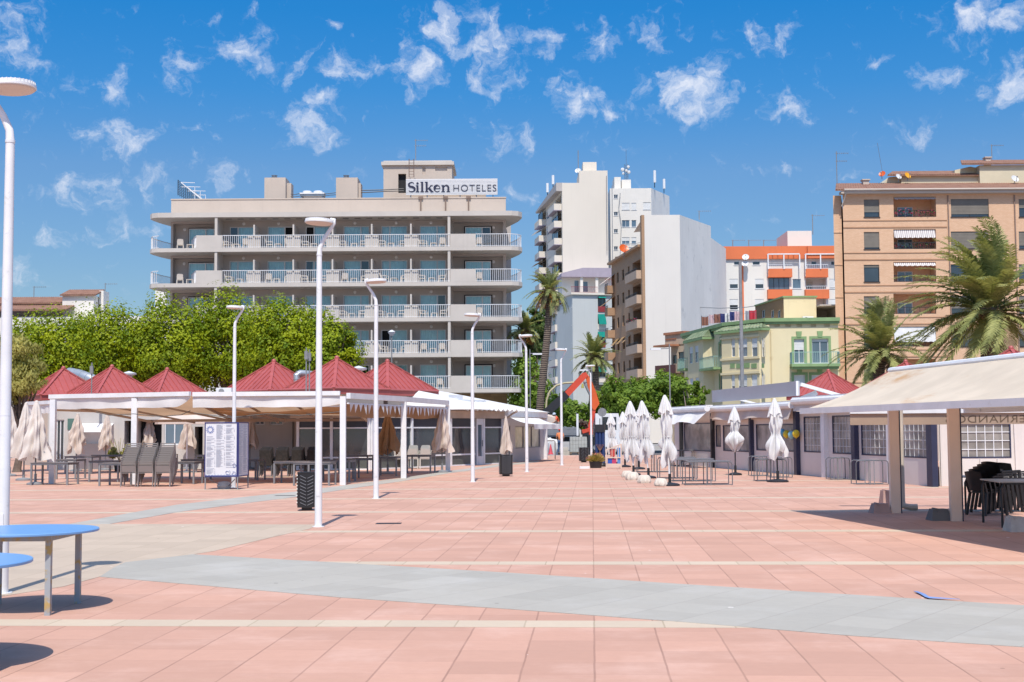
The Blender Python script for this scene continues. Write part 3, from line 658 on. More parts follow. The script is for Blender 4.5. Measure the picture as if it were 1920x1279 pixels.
def rails(F, u0, u1, v, z0, z1, par, mat, step=.14, name='railing', side=True, vb=0, t=.03):
    mb = F.mb(); mb.box(u0, u1, v, v+.05, z1-.05, z1); mb.box(u0, u1, v, v+.04, z0, z0+.04); n = max(2, int((u1-u0)/step))
    for i in range(n+1): u = u0+(u1-u0)*i/n; mb.box(u-t/2, u+t/2, v+.005, v+.035, z0+.04, z1-.05)
    if side and vb > v+.1:
        for u in (u0, u1):
            mb.box(u-.02, u+.02, v+.05, vb, z1-.05, z1); k = max(1, int((vb-v)/step))
            for i in range(1, k): y = v+(vb-v)*i/k; mb.box(u-t/2, u+t/2, y-t/2, y+t/2, z0, z1-.05)
    return mb.build(name, mat, par)
def shell(F, depth, z1, holes, mat, par, z0=0.0, name='wall', v=0.0, sk=0.0):
    mb = F.mb(); W_ = F.W; mb.wall(0, W_, z0, z1, holes, v)
    mb.quad((0, v, z0), (0, v, z1), (sk, depth, z1), (sk, depth, z0)); mb.quad((W_, v, z0), (W_, depth, z0), (W_, depth, z1), (W_, v, z1))
    mb.quad((sk, depth, z0), (sk, depth, z1), (W_, depth, z1), (W_, depth, z0)); mb.quad((0, v, z1), (W_, v, z1), (W_, depth, z1), (sk, depth, z1))
    return mb.build(name, mat, par)
def tileroof(F, u0, u1, v0, v1, z0, z1, mat, par, name='roof', rows=True, step=.24, ends=True, sk=0.0, sr=0.0):
    """pitched sheet of barrel tiles rising from the eave (v0,z0) to (v1,z1)"""
    mb = F.mb(); n = max(4, int((u1-u0)/step)); vs = []; fs = []; K = 6
    pts = []
    for i in range(n*K+1): u = u0+(u1-u0)*i/(n*K); pts.append((u, .05*abs(math.sin(PI*i/K))))
    for q, (v, z) in enumerate(((v0, z0), (v1, z1))): vs += [(u+q*(sk*(u1-u)-sr*(u-u0))/(u1-u0), v, z+h) for u, h in pts]
    m_ = len(pts); mb.add(vs, [(i, i+1, m_+i+1, m_+i) for i in range(m_-1)])
    mb.quad((u0, v0, z0-.12), (u1, v0, z0-.12), (u1, v0, z0+.004), (u0, v0, z0+.004)); mb.quad((u0, v0, z0-.12), (u0+sk, v1, z1-.12), (u1-sr, v1, z1-.12), (u1, v0, z0-.12))
    if ends:
        for u, w in ((u0, u0+sk), (u1, u1-sr)): mb.quad((u, v0, z0-.12), (u, v0, z0+.01), (w, v1, z1+.01), (w, v1, z1-.12))
    return mb.build(name, mat, par)
def tilemat(name, c1, c2):
    t = NT(name); wv_ = t.n('TexWave', bands_direction='Z'); wv_.inputs['Scale'].default_value = 5; t.l(t.obj(), wv_.inputs['Vector'])
    c = t.mix(t.ramp(t.noise(1.7, 6, rough=.7), .3, .7), C(c1), C(c2)); c = t.mix(t.math('MULTIPLY', t.ramp(wv_.outputs['Fac'], .0, .35), -.35), c, (.05, .03, .02)) if False else c
    t.l(c, t.p.inputs['Base Color']); t.set(Roughness=.85); t.bump(wv_.outputs['Fac'], .5, .03); return t.m
MT['tile'] = tilemat('barrel_tile', '#7a5646', '#94705c'); MT['tileg'] = tilemat('green_tile', '#5d7050', '#8a9478')
def dish(px, py, Y, r, mat, label, rz=-.5, tilt=.5, group='satellite dishes', stand=.5):
    p = at(px, py, Y); t_ = thing('satellite_dish', label, 'satellite dish', (p.x, p.y, p.z-stand), group=group, rz=0)
    mb = MB(Matrix.Translation((0, 0, stand)) @ Matrix.Rotation(rz, 4, 'Z') @ Matrix.Rotation(PI/2-tilt, 4, 'X'))
    mb.lathe([(.001, -.16*r), (.4*r, -.13*r), (.75*r, -.06*r), (r, .03*r), (r*.99, .07*r), (.75*r, -.02*r), (.4*r, -.09*r), (.001, -.12*r)], 20); mb.build('bowl', mat, t_)
    mb = MB(Matrix.Translation((0, 0, stand)) @ Matrix.Rotation(rz, 4, 'Z') @ Matrix.Rotation(PI/2-tilt, 4, 'X')); mb.bar((0, -r*.9, 0), (0, -.1*r, r*.9), .04, .04); mb.sphere((0, -.1*r, r*.9), .07, 5); mb.T = None
    mb.cyl((0, .1, 0), (0, .1, stand), .035, n=6); mb.build('mount', MT['steel'], t_)
YL = C('#d99a12'); ORG = C('#c9581e')
MT['dishw'] = M('dish_white', (.6, .6, .6), .4, var=.04); MT['dishy'] = M('dish_yellow', YL, .4, var=.04); MT['disho'] = M('dish_orange', ORG, .4, var=.04)

# --- brick apartment block at the right
YB = 120.5
A, B = gat(1590.5, YB), gat(2010, YB); F = Frame(A.xy, B.xy)
bk = thing('brick_apartment_building', 'buff brick apartment block with brown tiled roof and balconies behind the big palm', 'building', (A.x, A.y, 0), site=True)
MT['brick'] = brickmat('buff_brick', '#d2a988', '#dcb697', '#c19f82', .25, .075); MT['brickd'] = brickmat('dark_brick_band', '#a98062', '#b4896b', '#9c7d64', .09, .25)
ztop = F.z(1700, 364); rows = [(374, 407), (435, 467), (496.5, 528.5), (555.5, 588.5), (617, 650), (678, 710)]
holes = []; ws = []; logs = []
for i, (a, b) in enumerate(rows):
    r1 = F.rect(1620, a, 1648.8, b); r3 = F.rect(1783, a-1, 1854, b-.5); r4 = F.rect(1910.5, a-1, 1982, b-.5); lg = F.rect(1675.5, a-5, 1755, b)
    holes += [r1, r3, r4, lg+(1.6, True)]; ws += [(r1, i, 0), (r3, i, 1), (r4, i, 2)]; logs.append((lg, i))
shell(F, 13, ztop, holes, MT['brick'], bk, sk=3.4)
for r, i, k in ws: win(F, r, .12, bk, 'dark', 'glassd', [(.72, .9, .15, .6, .4, .8), (.85, .97, .0, .7, .5, .9), (.5, .8, .4, .9, .6, .3)][k][i], 'shutd', 0 if k == 0 else 1)
STR = NT('striped_awning'); s_ = STR.n('SeparateXYZ'); STR.l(STR.obj(), s_.inputs[0]); STR.l(STR.mix(STR.math('GREATER_THAN', STR.math('FRACT', STR.math('MULTIPLY', s_.outputs[0], 5.5)), .5), (.62, .6, .57), (.30, .25, .26)), STR.p.inputs['Base Color']); MT['stripe'] = STR.m
FLW = M('red_flowers', (.42, .03, .09), .7, var=.8, scale=6); LEAFS = M('pot_leaves', (.05, .11, .02), .7, var=.6, scale=6)
def blossoms(F, u0, u1, v, z, n, mats, par, name='flowers', spread=.14):
    mb = F.mb()
    for i in range(n):
        c = Vector((R.uniform(u0, u1), v+R.uniform(-.12, .12), z+R.gauss(0, spread))); mb.cur = 0 if R.random() < .55 else 1
        q = [c+Vector((R.uniform(-.09, .09), R.uniform(-.09, .09), R.uniform(-.09, .09))) for _ in range(4)]; mb.poly(q)
    return mb.build(name, mats, par)
for lg, i in logs:
    u0, u1, z0, z1 = lg
    r = (u0+(u1-u0)*.2, u0+(u1-u0)*.56, z0+.02, z0+(z1-z0)*.62); win(F, r, 1.52, bk, 'alu', 'glassb', 0, mull=1, sill=False)
    rails(F, u0+.02, u1-.02, .05, z0+.02, z0+.62, bk, MT['dark'], .45 if i != 1 else .16, side=False)
    if i == 0: blossoms(F, u0+.1, u1-.1, -.02, z0+.42, 190, [FLW, LEAFS], bk); 
    if i == 1: blossoms(F, u0+.1, u1-.1, .2, z0+.45, 150, [LEAFS, FLW], bk, 'plants')
    if i in (0, 1, 2, 4):
        dz = (z1-z0)*[.12, .42, .18, 0, .75][i]; mb = F.mb(); n = 16
        for k in range(n):
            a, b = u0+.05+(u1-u0-.1)*k/n, u0+.05+(u1-u0-.1)*(k+1)/n; e = .06 if k % 2 else 0
            mb.quad((a, -.15, z1-dz-e), (b, -.15, z1-dz-.06+e), (b, .1, z1-.02), (a, .1, z1-.02))
        mb.build('awning', MT['stripe'] if i != 4 else MT['canvw'], bk)
mb = F.mb()
for k in range(6):
    zb = F.z(1700, [413.5, 474, 535, 595, 656, 717][k])
    for dz, h_ in ((0, .03), (-.62, .05)): mb.box(0, F.u(1779, 500)-.06, -.045, -.002, zb+dz-h_, zb+dz+h_)
mb.build('brick_band', MT['brickd'], bk)
mb = F.mb()
for px in (1780.5, 1905.5): u = F.u(px, 500); mb.tube([(u, -.07, .1), (u, -.07, ztop-.15)], .06, 8)
mb.build('drainpipe', M('rust_pipe', (.27, .18, .14), .7), bk)
mb = F.mb(); x0 = F.u(1567.5, 500); mb.prism([(x0, .55, 0), (-.003, .55, 0), (3.2, 12.5, 0), (x0+3.2, 12.5, 0)], (0, 0, ztop-.002))
for k in range(6): zb = F.z(1700, [433, 494, 555, 615, 676, 737][k]); mb.box(x0-.02, -.01, .50, .548, zb-.06, zb+.06)
mb.build('side_pier', MT['brick'], bk)
mb = F.mb(); mb.box(-.25, F.W, -.55, .3, ztop+.002, ztop+.22); mb.build('eave_board', MT['cream'], bk)
mb = F.mb(); mb.tube([(.0, -.66, ztop+.32), (F.W, -.66, ztop+.32)], .09, 8); mb.tube([(.25, -.62, ztop+.3), (.1, -.3, ztop-.4), (-.1, -.02, ztop-1.1)], .06, 6); mb.build('gutter', MT['cream'], bk)
zr = F.z(1700, 343.5, 5.2); tileroof(F, x0-.05, F.W, -.6, 5.2, ztop+.34, zr, MT['tile'], bk, sk=1.5)
MT['creamy'] = M('pale_yellow_render', (.60, .53, .38), .85, var=.05)
mb = F.mb(); q = F.rect(1690, 331, 1842, 345, 5); mb.box(q[0], q[1], 5, 11, zr-.5, q[3]+.1); q2 = F.rect(1651, 329, 1690, 345, 5.3); 
mb.prism([(q2[0], 5.3, zr-.4), (q[0]-.003, 5.3, zr-.4), (q[0]-.003, 5.3, q[3]+.1), (q2[0]+.8, 5.3, q[3]+.02)], (0, 5, 0)); mb.build('attic_wall', MT['creamy'], bk)
tileroof(F, q2[0]+.5, F.u(1842, 330, 4.8), 4.7, 8, q[3]+.12, F.z(1700, 321.5, 8), MT['tile'], bk, name='attic_roof', sk=1.4, sr=1.5)
mb = F.mb(); q = F.rect(1837, 309.5, 2010, 345, 4.5); mb.box(q[0], F.W-.1, 4.5, 10.8, zr-.6, q[3]); ql = F.u(1794, 320, 5)
mb.prism([(ql, 5.6, zr-.4), (q[0]-.003, 5.6, zr-.4), (q[0]-.003, 5.6, q[3]), (q[0]-.5, 5.6, q[3]+.1), (ql, 5.6, F.z(1794, 319, 5.6))], (0, 4, 0)); mb.build('attic_wall', MT['creamy'], bk)
tileroof(F, F.u(1803, 303, 4.2), F.W, 4.2, 8, q[3]+.1, F.z(1860, 300.5, 8), MT['tile'], bk, name='attic_roof', sk=1.2)
mb = F.mb(); q = F.rect(1848, 294, 1858, 302, 7); mb.box(q[0], q[1], 7, 7.6, q[2]-.5, q[3]-.1); mb.box(q[0]-.08, q[1]+.08, 6.9, 7.7, q[3]-.1, q[3]); q = F.rect(1618.5, 336, 1629.5, 346, 4); mb.box(q[0], q[1], 4, 4.6, q[2]-.4, q[3]-.1); mb.box(q[0]-.1, q[1]+.1, 3.9, 4.7, q[3]-.1, q[3]); mb.build('chimney', MT['cream'], bk)
dish(1654, 326, YB+4.5, .32, MT['disho'], 'small orange and white dish at the left end of the brick block roof', -.6); dish(1685, 331, YB+4.4, .30, MT['dishw'], 'small white dish beside the yellow dish on the brick block roof', .4)
dish(1702, 329, YB+4.3, .34, MT['dishy'], 'yellow dish on the tiled roof of the brick block', .5); dish(1903, 335, YB+3.6, .38, MT['dishw'], 'larger white dish at the right end of the brick block roof', .3)
antenna(1569.5, 284, 345, YB+1, 'grey aerial on the left corner of the brick block roof', 2); antenna(1860, 271, 302, YB+8, 'grey aerial beside the chimney on the highest brick block roof', 1)
mb = MB(); mb.tube([at(1655, 326, YB+5), at(1645, 268, YB+5)], .02, 5); mb.site('roof_mast', MT['steel'], 'thin leaning mast above the orange and white dish', 'mast')

# --- orange and white apartments behind
YO = 190
A, B = gat(1361, YO), gat(1592, YO); F = Frame(A.xy, B.xy)
ob = thing('orange_apartment_building', 'white apartment block with orange parapet and orange balcony fronts', 'building', (A.x, A.y, 0), site=True)
MT['whiter'] = M('white_render', (.70, .665, .61), .85, var=.04, scale=.25, streak=.18); MT['orange'] = M('orange_render', (.66, .165, .06), .8, var=.06, scale=.3, streak=.1)
zt = F.z(1440, 486); holes = []; ws = []
for i, (a, b) in enumerate(((523, 541), (561, 581), (600, 619), (639, 657))):
    for (x0, x1) in ((1368, 1384), (1416, 1432), (1486, 1502), (1555, 1568)): r = F.rect(x0, a, x1, b); holes.append(r); ws.append((r, i, x0))
    for (x0, x1) in ((1441, 1480), (1511, 1549)): r = F.rect(x0, a-2, x1, b+2); holes.append(r+(1.5, True)); ws.append((r, i, x0))
for (x0, x1) in ((1376, 1390), (1411, 1425), (1521, 1531), (1558, 1567)): r = F.rect(x0, 490, x1, 497, 0); ws.append((r, 9, x0)); holes.append(r)
zp = F.z(1440, 498)
shell(F, 14, zt-.0, holes, MT['whiter'], ob)
mb = F.mb(); zo = F.z(1450, 459, -.3); mb.box(0, F.W, -.3, 13, zt+.003, F.z(1380, 462, -.3)); mb.box(F.u(1512, 470), F.W, -.8, -.31, zt+.003, zo-.3); mb.build('parapet', MT['orange'], ob)
mb = F.mb(); a, b = F.u(1391, 520), F.u(1394, 520); mb.box(a, b, -.06, -.003, 1, zt-.9); mb.build('stripe', MT['orange'], ob)
for r, i, x0 in ws:
    if x0 in (1441, 1511):
        a, b, c, d = r; mb = F.mb(); mb.box(a-.25, b+.25, -.75, -.002, c-1.35, c-.05); mb.build('balcony_front', MT['orange'], ob)
        if x0 == 1441: win(F, (a, b, c, d), .05, ob, 'dark', 'glassb', 0, mull=3, sill=False)
        else: rails(F, a-.2, b+.2, -.7, c-.04, c+.45, ob, MT['white'], .3, side=False); win(F, (a+.3, a+1.3, c-.02, d-.4), 1.42, ob, 'alu', 'glassd', .4, 'shut', 0, sill=False)
    else: win(F, r, .1, ob, 'alu', 'glassd' if x0 != 1486 else 'glassb', .55 if x0 < 1470 and i < 9 else (0 if i == 9 or x0 == 1486 else .9), 'shutw', 0)
for (x0, x1) in ((1438, 1483), (1508, 1550)):                  # pergolas on the top terrace
    a, b = F.u(x0, 490), F.u(x1+14, 490); zb, zc = F.z(x0, 506), F.z(x0, 479); mb = F.mb()
    for u in (a, (a+b)/2, b): mb.box(u-.08, u+.08, -.9, -.75, zb, zc)
    mb.box(a, b, -.92, -.73, zc, zc+.15)
    for k in range(7): u = a+(b-a)*k/6; mb.box(u-.05, u+.05, -.73, -.35, zc+.01, zc+.12)
    mb.build('pergola', MT['white'], ob); mb = F.mb(); mb.box(a, F.u(x1, 490), -.78, -.68, F.z(x0, 521), F.z(x0, 505)); mb.box(a, F.u(x1, 490), -.68, -.002, F.z(x0, 521), F.z(x0, 519)); mb.build('balcony_front', MT['orange'], ob)
    rails(F, a, F.u(x1, 490), -.74, F.z(x0, 505)+.01, F.z(x0, 497), ob, MT['white'], .3, side=False)
mb = F.mb(); q = F.rect(1476.6, 433, 1522, 462, 3); mb.box(q[0], q[1], 3, 11, zt, q[3]); mb.build('stair_tower', MT['whiter'], ob)
antenna(1524, 402, 440, YO+6, 'green grey aerial beside the white stair tower of the orange block', 1)
for px in (1374, 1404, 1432): antenna(px, 450, 462, YO+3, {1374: 'leftmost of three small aerials on the orange parapet', 1404: 'middle of three small aerials on the orange parapet', 1432: 'rightmost of three small aerials on the orange parapet'}[px], 1, 'small aerials on the orange block')
dish(1398, 482, YO-1, .5, MT['dishw'], 'upper white dish on the front of the orange and white block', -.2); dish(1397, 494, YO-1, .5, MT['dishw'], 'lower white dish on the front of the orange and white block', -.2)

# --- white party-wall block with a brown brick street front
A2, B2 = gat(1213.5, 157), gat(1280.5, 157); F = Frame(A2.xy, B2.xy)
ww = thing('brown_brick_apartment_building', 'apartment block with blank white party walls and a brown brick balcony front', 'building', (A2.x, A2.y, 0), site=True)
zw = F.z(1250, 403); Lf = Vector((ray(1147.5, 600).x*176, 176)); FL = Frame(Lf, A2.xy)
Rr = Vector((ray(1333, 440).x*173, 173)); Rb = Vector((ray(1361, 470).x*188, 188))
MT['party'] = M('white_party_wall', (.69, .65, .60), .85, var=.05, scale=.12, streak=.15, bump=.1, bscale=3); MT['party_side'] = M('lifted_side_wall', (.80, .765, .71), .85, var=.06, scale=.15, streak=.22, dirt=(.60, .58, .55))  # side wall colour is lifted to make up for grazing sunlight
mb = MB(); a, b = A2, B2
mb.quad((a.x, a.y, 0), (b.x, b.y, 0), (b.x, b.y, zw), (a.x, a.y, zw)); mb.build('wall', MT['party'], ww)
zr1, zr2 = zat(1333, 424, 173), zat(1333, 446, 173); zr3 = zat(1360, 466, 188)
mb = MB(); mb.poly([(b.x, b.y, 0), (Rr.x, Rr.y, 0), (Rr.x, Rr.y, zr1), (b.x, b.y, zw)]); mb.poly([(Rr.x, Rr.y, 0), (Rb.x, Rb.y, 0), (Rb.x, Rb.y, zr3), (Rr.x, Rr.y, zr2)])
mb.poly([(a.x, a.y, zw-.01), (b.x, b.y, zw-.01), (Rr.x, Rr.y, zr1-.01), (Rr.x-3, Rr.y, zr1-.01), (a.x, a.y+14, zw-.01)]); mb.build('side_wall', MT['party_side'], ww)
MT['brickb'] = brickmat('brown_brick', '#a98668', '#b59274', '#97795f', .25, .07)
ze = FL.z(1190, 471); zE = zat(1147, 497, 176); holes = []; ws = []; bal = []
LW = FL.W; ur = LW*.60
flo = [FL.z(1208, y) for y in (474, 521, 568.5, 614.5, 660.5, 706)]
pitch_ = (flo[0]-flo[-1])/5
for i in range(7):
    z = flo[0]-pitch_*(i+1)
    for k, (c, w) in enumerate(((.20, 1.15), (.37, 1.15), (.54, .95))):
        r = (LW*c-w/2, LW*c+w/2, z+1.0, z+2.35); holes.append(r); ws.append((r, i, k))
    r = (LW*.66, LW*.97, z+.02, z+2.45); holes.append(r+(1.3, True)); bal.append((r, i)); r = (LW*.0+.05, LW*.09, z+.02, z+2.4); holes.append(r+(1.2, True)); bal.append((r, i))
mb = FL.mb(); mb.wall(0, LW, 0, ze, holes); mb.quad((0, 0, 0), (0, 0, ze), (0, 3.5, ze), (0, 3.5, 0)); mb.quad((0, 0, ze), (LW, 0, ze), (LW, 3.5, ze), (0, 3.5, ze))
mb.box(LW-.75, LW-.004, -.35, 1, 0, zw); mb.build('front_wall', MT['brickb'], ww)
mb = FL.mb(); mb.box(-.2, LW*.93, -.55, .5, ze+.002, ze+.28); mb.prism([(LW*.0, .5, ze+.28), (LW*.93, .5, ze+.28), (LW*.93, .5, zw-4.2), (0, .5, ze+1.1)], (0, 3, 0)); mb.build('roof_edge', MT['brickb'], ww)
for r, i, k in ws: win(FL, r, .25, ww, 'dark', 'glassd', (.3*k+.2*i) % .8, 'shutd', 0, sill=False)
MT['bfront'] = M('tan_render', (.50, .36, .26), .85, var=.06)
for r, i in bal:
    a, b, c, d = r; mb = FL.mb(); v0 = -.95
    mb.box(a-.15, b+.1, v0, v0+.12, c-.15, c+.85); mb.box(a-.15, a-.03, v0+.12, -.004, c-.15, c+.85); mb.box(b-.02, b+.1, v0+.12, -.004, c-.15, c+.85); mb.box(a-.03, b-.02, v0+.12, -.004, c-.15, c)
    mb.build('balcony', MT['bfront'] if a > 2 else MT['brickb'], ww)
    rails(FL, a-.1, b+.05, v0+.03, c+.86, c+1.15, ww, MT['dark'], .3, side=False)
    win(FL, (a+.4, b-.4, c+.1, d-.1), 1.2, ww, 'dark', 'glassd', .3, 'shutd', 1, sill=False)
    if i == 2 and a > 2: blossoms(FL, a, b, v0, c+1.0, 70, [FLW, LEAFS], ww, 'flowers', .18)
YAW = NT('awning_yellow_stripe'); s_ = YAW.n('SeparateXYZ'); YAW.l(YAW.obj(), s_.inputs[0]); YAW.l(YAW.mix(YAW.math('GREATER_THAN', YAW.math('FRACT', YAW.math('MULTIPLY', s_.outputs[1], 1.6)), .5), (.62, .36, .10), (.10, .07, .05)), YAW.p.inputs['Base Color'])
for r, i, k in ws:
    if i == 3: mb = FL.mb(); a, b, c, d = r; mb.quad((a-.25, -.9, d-.75), (b+.25, -.9, d-.75), (b+.25, -.02, d+.2), (a-.25, -.02, d+.2)); mb.build('awning', YAW.m, ww)
for r, i in bal:
    if i in (0, 1) and r[0] < 2: mb = FL.mb(); a, b, c, d = r; mb.quad((a-.2, -1.7, d-1.3), (b+.5, -1.7, d-1.3), (b+.5, -.02, d), (a-.2, -.02, d)); mb.build('awning', MT['canvt'] if i else MT['canvb'], ww)
dish(1170, 466, 165, .62, MT['disho'], 'orange dish on the roof edge of the brown brick block', .3, stand=1.2)
antenna(1311, 395, 412, 170, 'white branched aerial on the white party wall block', 1)

# --- tall white tower behind
A, B = gat(1058, 220), gat(1144.5, 220); F = Frame(A.xy, B.xy)
tw = thing('white_tower_building', 'tall white apartment tower with blank cream wall and curved balconies', 'building', (A.x, A.y, 0), site=True)
MT['ivory'] = M('ivory_render', (.67, .605, .52), .85, var=.04, scale=.12, streak=.12)
z1, z2 = F.z(1072, 343), F.z(1110, 320); us = F.u(1086, 340)
mb = F.mb(); mb.poly([(0, 0, 0), (F.W, 0, 0), (F.W, 0, z2), (us, 0, z2), (us, 0, z1), (0, 0, z1)]); mb.quad((F.W, 0, 0), (F.W, 8, 0), (F.W, 8, z2), (F.W, 0, z2)); mb.quad((us, 0, z1), (us, 8, z1), (us, 8, z2), (us, 0, z2)); mb.quad((us, 0, z2), (F.W, 0, z2), (F.W, 8, z2), (us, 8, z2)); mb.quad((0, 0, z1), (us, 0, z1), (us, 8, z1), (0, 8, z1))
mb.build('wall', MT['ivory'], tw)
mb = F.mb(); q = F.rect(1093, 304, 1118.5, 321, 2); mb.box(q[0], q[1], 2, 6, q[2]-.3, q[3]); mb.build('stair_tower', MT['ivory'], tw)
Lf = Vector((ray(1016, 600).x*243, 243)); FL = Frame(Lf, A.xy); zq = FL.z(1055, 346)-1.0
ph_ = 32.4*223/2500; holes = []; its = []
n = int(zq/ph_)
for i in range(n):
    z = zq-ph_*(i+1)
    r = (FL.W*.70, FL.W*.96, z+.02, z+2.45); holes.append(r+(1.4, True)); its.append((r, i, 0)); r = (FL.W*.28, FL.W*.46, z+.6, z+2.2); holes.append(r); its.append((r, i, 1)); r = (FL.W*.03, FL.W*.24, z+.02, z+2.45); holes.append(r+(1.4, True)); its.append((r, i, 2))
mb = FL.mb(); mb.wall(0, FL.W, 0, zq, holes); mb.quad((0, 0, 0), (0, 0, zq), (0, 5, zq), (0, 5, 0)); mb.quad((0, 0, zq), (FL.W, 0, zq), (FL.W, 5, zq), (0, 5, zq)); mb.build('front_wall', MT['ivory'], tw)
mb = FL.mb(); mb.prism([(-.2, -1.0, zq+.01), (FL.W, -1.0, zq+.01), (FL.W, -1.0, zq+1.4), (-.2, -1.0, zq+.3)], (0, 4, 0)); mb.build('roof_edge', MT['taupe'], tw)
MT['lilac'] = M('lilac_render', (.36, .31, .37), .85, var=.05, streak=.2)
for r, i, k in its:
    a, b, c, d = r
    if k == 1: win(FL, r, .15, tw, 'alu', 'glassd', .5 if i % 2 else .2, 'shutw', 0); continue
    v0 = -1.3; mb = FL.mb(); mb.box(a-.3, b+.3, v0, -.004, c-.2, c-.02); mb.box(a-.3, b+.3, v0, v0+.1, c-.02, c+.85); mb.box(a-.3, a-.2, v0+.1, -.004, c-.02, c+.85); mb.box(b+.2, b+.3, v0+.1, -.004, c-.02, c+.85); mb.cur = 1; mb.box(a-.33, b+.33, v0-.03, -.008, c-.3, c-.201); mb.build('balcony', [MT['ivory'], MT['lilac']], tw)
    win(FL, (a, b, c+.88 if (i+k) % 3 else c+.05, d), -.6 if (i+k) % 3 else 1.3, tw, 'dark', 'glassd', (.35*i) % .7, 'shut', 2, sill=False)
    if k == 2 and i in (1, 3, 4): mb = FL.mb(); mb.quad((a-.2, -2.0, d-1.0), (b+.2, -2.0, d-1.0), (b+.2, -.02, d), (a-.2, -.02, d)); mb.build('awning', MT['canvt'] if i > 1 else MT['canvw'], tw)
# white slab block behind the tower
A, B = gat(1149, 236), gat(1227, 236); F = Frame(A.xy, B.xy)
wb = thing('white_slab_building', 'bright white rear block with small windows and masts right of the cream tower', 'building', (A.x, A.y, 0), site=True)
zt = F.z(1200, 353); holes = []; ws = []
for i in range(6):
    y = 368+32.3*i
    for k, (x0, x1, h0, h1) in enumerate(((1151, 1158.5, -3, 4), (1166, 1180.5, 12.5, 25.5), (1184, 1193, 12.5, 25.5), (1206, 1220, 11.5, 25))):
        r = F.rect(x0, y+h0, x1, y+h1); holes.append(r); ws.append((r, i, k))
shell(F, 11, zt, holes, MT['whiter'], wb)
for r, i, k in ws: win(F, r, .12, wb, 'alu', 'glassd' if k == 0 else 'glassb', 0 if k == 0 else (.95 if i in (0, 3) or k == 3 else (.0 if i == 1 else .5)), 'shutw', 1 if k < 2 else 0)
Rr = Vector((ray(1255.5, 400).x*252, 252)); b = B; zz = zat(1255.5, 368, 252)
mb = MB(); mb.poly([(b.x+.005, b.y, 0), (Rr.x, Rr.y, 0), (Rr.x, Rr.y, zz), (b.x+.005, b.y, zt)]); mb.build('side_wall', MT['party_side'], wb)
mb = F.mb()
for (x0, x1, y) in ((1152, 1164, 332), (1165.5, 1183, 337)): q = F.rect(x0, y, x1, 354, 1.5 if x0 < 1160 else 2.5); mb.box(q[0], q[1], 1.5 if x0 < 1160 else 2.5, 6, zt, q[3])
mb.build('stair_tower', MT['whiter'], wb)
def cell_mast(px, ytop, ybot, Y, label, w=.5):
    p = at(px, ybot, Y); z1 = zat(px, ytop, Y); t_ = thing('cell_antenna', label, 'antenna', tuple(p), group='mobile phone antenna panels on the tower roofs')
    h = z1-p.z; mb = MB(); mb.cyl((0, 0, 0), (0, 0, h*.95), .07, n=8); mb.bar((0, 0, h*.35), (0, -.3, h*.35), .06, .06); mb.bar((0, 0, h*.8), (0, -.3, h*.8), .06, .06); mb.build('mast', MT['dark'], t_)
    mb = MB(); mb.lathe([(.001, h*.28), (w/2, h*.29), (w/2, h*.98), (.001, h)], 10, (0, -.35, 0)); mb.build('panel', MT['alu'], t_)
cell_mast(1026.5, 344, 368, 240, 'leftmost phone antenna panel on the curved cream tower'); cell_mast(1037, 329, 353, 236, 'second phone antenna panel from the left on the curved cream tower')
cell_mast(1227.5, 320, 352, 238, 'taller phone antenna panel on the white slab roof'); cell_mast(1245, 336, 362, 246, 'shorter phone antenna panel at the right end of the white slab roof')
p = at(1174.5, 336, 239); t_ = thing('dish_mast', 'lattice mast with round dishes and whip on the white slab roof', 'mast', tuple(p)); h = zat(1174.5, 308, 239)-p.z
mb = MB()
for x, y in ((-.3, 0), (.3, 0), (0, .5)): mb.cyl((x, y, 0), (x, y, h), .05, n=5)
for i in range(8): z = h*i/8; mb.bar((-.3, 0, z), (.3, 0, z+h/8), .04, .04); mb.bar((.3, 0, z), (0, .5, z+h/8), .04, .04)
mb.cyl((0, 0, h), (0, 0, zat(1174.5, 281, 239)-p.z), .035, n=5); mb.build('mast', MT['steel'], t_)
for (dx, z, r) in ((-.7, .62, .34), (-.6, .36, .22), (.35, .8, .28), (.45, .45, .3), (.0, .55, .26)): mb = MB(Matrix.Translation((dx, -.3, h*z)) @ Matrix.Rotation(PI/2, 4, 'X')); mb.lathe([(.001, .15), (r*.7, .12), (r, 0), (r, -.2), (.001, -.22)], 14); mb.build('dish', MT['dishw'], t_)
antenna(1084.3, 282, 322, 222, 'thin whip aerial at the stepped edge of the cream tower roof', 0)
dish(1083.5, 320, 221.5, .5, MT['dishw'], 'white round dish at the stepped edge of the cream tower', -.3, stand=.8)

# --- blue grey block with lilac penthouse
A0, A, B, B2_ = gat(1051, 222), gat(1075.6, 212), gat(1120.5, 212), gat(1166, 214)
bb = thing('blue_grey_apartment_building', 'pale blue grey apartment block with red terrace railings and lilac penthouse', 'building', (A.x, A.y, 0), site=True)
MT['bluegr'] = M('blue_grey_render', (.48, .50, .49), .85, var=.05, scale=.15, streak=.15)
FF = Frame(A.xy, B2_.xy); zt = FF.z(1100, 553); F = Frame(A0.xy, A.xy); holes = []; ws = []
for i in range(6):
    y = 561+33*i
    for (x0, x1) in ((1055.5, 1062), (1066, 1072.5)): r = F.rect(x0, y, x1, y+17); holes.append(r); ws.append((r, i))
mb = F.mb(); mb.wall(0, F.W, 0, zt, holes); mb.quad((0, 0, 0), (0, 0, zt), (0, 12, zt), (0, 12, 0)); mb.build('side_wall', MT['bluegr'], bb)
for r, i in ws: win(F, r, .12, bb, 'white', 'glassb', [0, .9, .7, .8, .1, .2][i], 'shut' if i in (1, 2) else 'shutw', 0, w=.08)
F = FF; holes = []; ws = []
